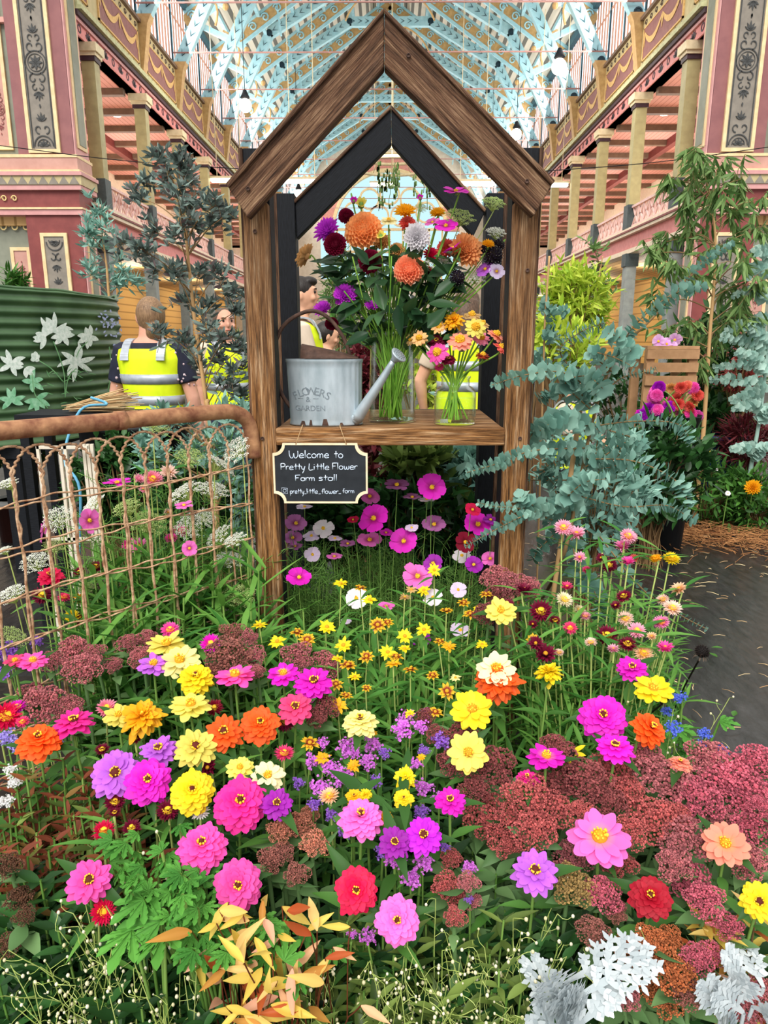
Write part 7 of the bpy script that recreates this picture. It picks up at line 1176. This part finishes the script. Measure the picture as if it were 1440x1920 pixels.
    for h, k, a_ in LG: Q.tube(curve([h, (h+k)/2, k], 8), np.linspace(.104, .076, 8), 14); Q.ball(k, .076, 12, 8); Q.tube(curve([k, k+(a_-k)*.35, a_+(k-a_)*.06], 8), np.linspace(.076, .062, 8), 14)
    obj('trousers', setmat(voxel(Q, .01, 3), bottom, 'trousers'), t)
    for h, k, a_ in LG: MB().ball(a_+np.array([0, -.055, -.035]), 1, 14, 8, (.05, .135, .048)).build('shoe', 'shoe_dark', t)
    return t
def stand(H): return [((0, 0, -.245*H), (0, .01, -.215*H))]*2
def at0(px, Y): p = atY(px, 700, Y); return (p[0], p[1], 0.)
HANG = [((-.05, .01, -.27), (.0, -.05, -.24)), ((.05, .01, -.27), (.0, -.05, -.24))]
w1 = person(at0(287, 4.35), pi-.12, 1.67, [((-.07, .0, -.265), (-.02, -.05, -.23)), ((.075, .01, -.265), (.05, -.03, -.23))], stand(1.67), 'skin_pink', 'hair_fair', 'bun', 'hivis_yellow', 'trouser_black', 'woman seen from behind in yellow hi-vis vest, hair in a bun, by the tank', wk=1.05, headturn=.7, tee='navy_floral')
mb = MB(); q = np.random.default_rng(9)
for s in (-1, 1):
    for i in range(60): a = q.random()*6.28; f = q.random(); c = np.array([s*.173, 0, .79*1.67])+np.array([s*.03*f+.064*cos(a), .064*sin(a), .03-.24*f]); mb.ball(c, .005*(1+q.random()), 6, 4)
mb.build('floral_print', 'floral_dots', [c for c in w1.children if c.name.startswith('shirt')][0])
person(at0(566, 4.75), pi/2+.12, 1.83, [((-.03, -.08, -.28), (.06, -.22, .03)), ((.03, -.06, -.28), (-.06, -.22, .03))], stand(1.83), 'skin_fair', 'hair_dark', 'short', 'hivis_yellow', 'trouser_black', 'dark-haired man in profile, beige tee and yellow vest, behind the watering can', tee='tee_beige')
person(at0(612, 6.1), pi/2+.3, 1.56, [((-.05, -.05, -.26), (.05, -.2, -.05)), ((.05, -.05, -.26), (-.05, -.2, -.05))], stand(1.56), 'skin_fair', 'hair_dark', 'tied', 'trouser_black', 'jeans', 'dark-haired woman looking down, half hidden beyond the man in beige', headpitch=.3, tee='trouser_black')
person(at0(872, 4.75), pi-.25, 1.76, [((-.12, .01, -.26), (.02, -.06, -.24)), ((.12, .01, -.26), (-.02, -.06, -.24))], stand(1.76), 'skin_fair', 'hair_brown', 'long', 'hivis_yellow', 'trouser_black', 'woman with brown hair and yellow hi-vis vest seen behind the jar', wk=1.08, tee='tee_beige')
person(at0(425, 5.7), .5, 1.66, HANG, stand(1.66), 'skin_pink', 'hair_brown', 'tied', 'hivis_yellow', 'jeans', 'person in yellow vest mostly hidden behind the grey purple tree', tee='tee_beige')
person(at0(1082, 5.4), .9, 1.62, [((-.06, -.12, -.24), (.05, -.2, -.08)), ((.06, -.12, -.24), (-.05, -.2, -.08))], [((-.02, -.36, -.08), (0, .02, -.36)), ((.02, -.36, -.08), (0, .02, -.36))], 'skin_fair', 'hair_dark', 'short', 'hivis_yellow', 'trouser_black', 'crouching dark-haired person in yellow vest glimpsed through the eucalyptus', tee='tee_beige', sit=.40, headpitch=.2)
p = at0(1082, 5.4); t = thing('stool', p, 'low black stool under the person behind the eucalyptus', 'stool'); MB().lathe([(.15, .0), (.15, .03)], 20).build('seat', 'black_rubber', t, loc=(0, .03, .27))
for a in range(4): MB().tube([(.12*cos(a*1.57+.8), .12*sin(a*1.57+.8)+.03, 0), (.1*cos(a*1.57+.8), .1*sin(a*1.57+.8)+.03, .27)], .012, 8).build('leg', 'black_rubber', t)
# ================================================================ LABELS: each says which one
LM = [(930, 1262, 'the cream zinnia over orange'), (600, 888, 'the chalkboard sign'), (488, 1358, 'the big orange zinnia'), (267, 1346, 'the ruffled golden zinnia'), (668, 1669, 'the crimson double zinnia'), (745, 1725, 'the lowest pink zinnia'), (1124, 1572, 'the largest soft pink zinnia'), (1220, 1682, 'the deep red zinnia'), (1360, 1582, 'the salmon zinnia'), (1003, 1635, 'the lilac zinnia by the sedum'), (1131, 1344, 'the magenta double zinnia'), (1316, 1222, 'the tall dried seed head'), (73, 1388, 'the left orange zinnia'), (450, 1505, 'the big hot pink zinnia'), (360, 1483, 'the yellow double zinnia'), (277, 1465, 'the round magenta zinnia'), (192, 1710, 'the low crimson strawflower'), (502, 1455, 'the streaked cream zinnia'), (675, 1353, 'the pale cream zinnia'), (872, 1017, 'the dark red cosmos'), (1065, 1830, 'the big dusty miller'), (490, 1150, 'the left front post'), (965, 1000, 'the right front post'), (240, 775, 'the rusty pipe rail'), (1060, 800, 'the eucalyptus'), (878, 1410, 'the lemon zinnia facing front'), (844, 1502, 'the magenta zinnia in the middle'), (1218, 1366, 'the sideways orange zinnia'), (794, 1567, 'the violet magenta zinnia'), (760, 1457, 'the small yellow pompon zinnia'), (681, 432, 'the large orange dahlia'), (781, 445, 'the white dahlia'), (767, 505, 'the salmon dahlia'), (872, 471, 'the right orange dahlia'), (610, 740, 'the watering can'), (852, 755, 'the glass jar'), (1014, 1148, 'the big burgundy strawflower'), (1258, 1050, 'the yellow strawflower'), (167, 1652, 'the pink zinnia at lower left'), (446, 1660, 'the frontal pink zinnia'), (701, 972, 'the tallest magenta cosmos'), (1424, 1690, 'the yellow zinnia at the edge'), (275, 1785, 'the bright lobed leaves'), (470, 1850, 'the orange autumn leaves'), (110, 1500, 'the bronze shrub'), (1180, 800, 'the pink flower bucket'), (262, 1026, 'the yellow-eyed pink strawflower'), (286, 900, 'the pink strawflower cluster'), (1340, 1200, 'the black sheet'), (783, 1081, 'the soft pink cosmos pair'), (810, 914, 'the topmost magenta cosmos'), (668, 1122, 'the white cosmos'), (1205, 1820, 'the orange brown sedum'), (20, 1250, 'the left picture edge'), (1425, 1400, 'the right picture edge'), (720, 1905, 'the bottom picture edge')]
def sector(dx, dy):
    if math.hypot(dx, dy) < 6: return 'at'
    return ['right of', 'lower right of', 'below', 'lower left of', 'left of', 'upper left of', 'above', 'upper right of'][int(((atan2(dy, dx)+pi/8) % (2*pi))/(pi/4))]
def add_labels():
    from collections import defaultdict
    used = set(o['label'] for o in bpy.data.objects if 'label' in o); by = defaultdict(list)
    for o, lk, at_ in PENDING: by[lk].append((o, at_))
    for lk, L_ in by.items():
        art = lk
        if len(L_) == 1 and len(lk.split()) >= 4 and lk not in used: L_[0][0]['label'] = lk; used.add(lk); continue
        for o, (x, y) in L_:
            done = False
            for lx, ly, nm in sorted(LM, key=lambda m: math.hypot(m[0]-x, m[1]-y)):
                sct = sector(x-lx, y-ly); d = math.hypot(x-lx, y-ly)
                if sct == 'at': continue
                if any(math.hypot(a[0]-lx, a[1]-ly) < d and sector(a[0]-lx, a[1]-ly) == sct for b, a in L_ if b is not o): continue
                cand = '%s nearest %s %s' % (lk, {'above': 'above', 'below': 'below'}.get(sct, 'to the '+sct), nm) if len(L_) > 1 else '%s %s %s' % (lk, sct, nm)
                cand = cand.replace('nearest to the ', 'nearest on the ').replace(' of the ', ' of the ')
                if len(cand.split()) > 16: cand = cand.replace('nearest on the ', '')
                if cand not in used: o['label'] = cand; used.add(cand); done = True; break
            if done and len(o['label'].split()) > 16: o['label'] = ' '.join(o['label'].replace('nearest ', '').replace('plants', '').split()[:16])
            if not done:
                for lx, ly, nm in sorted(LM, key=lambda m: math.hypot(m[0]-x, m[1]-y)):
                    sct = sector(x-lx, y-ly); d = math.hypot(x-lx, y-ly)
                    if sct == 'at': continue
                    k = sum(1 for b, a in L_ if b is not o and a != (x, y) and math.hypot(a[0]-lx, a[1]-ly) < d and sector(a[0]-lx, a[1]-ly) == sct)
                    if not 0 < k < 5: continue
                    cand = '%s %s closest %s %s' % (lk, ('second', 'third', 'fourth', 'fifth')[k-1], sct, nm)
                    if len(cand.split()) <= 16 and cand not in used: o['label'] = cand; used.add(cand); done = True; break
            if not done:
                l2 = sorted(LM, key=lambda m: math.hypot(m[0]-x, m[1]-y)); a, b = l2[0], l2[1]; o['label'] = ' '.join(('%s between %s and %s' % (lk, a[2], b[2])).split()[:16]); used.add(o['label'])
add_labels()
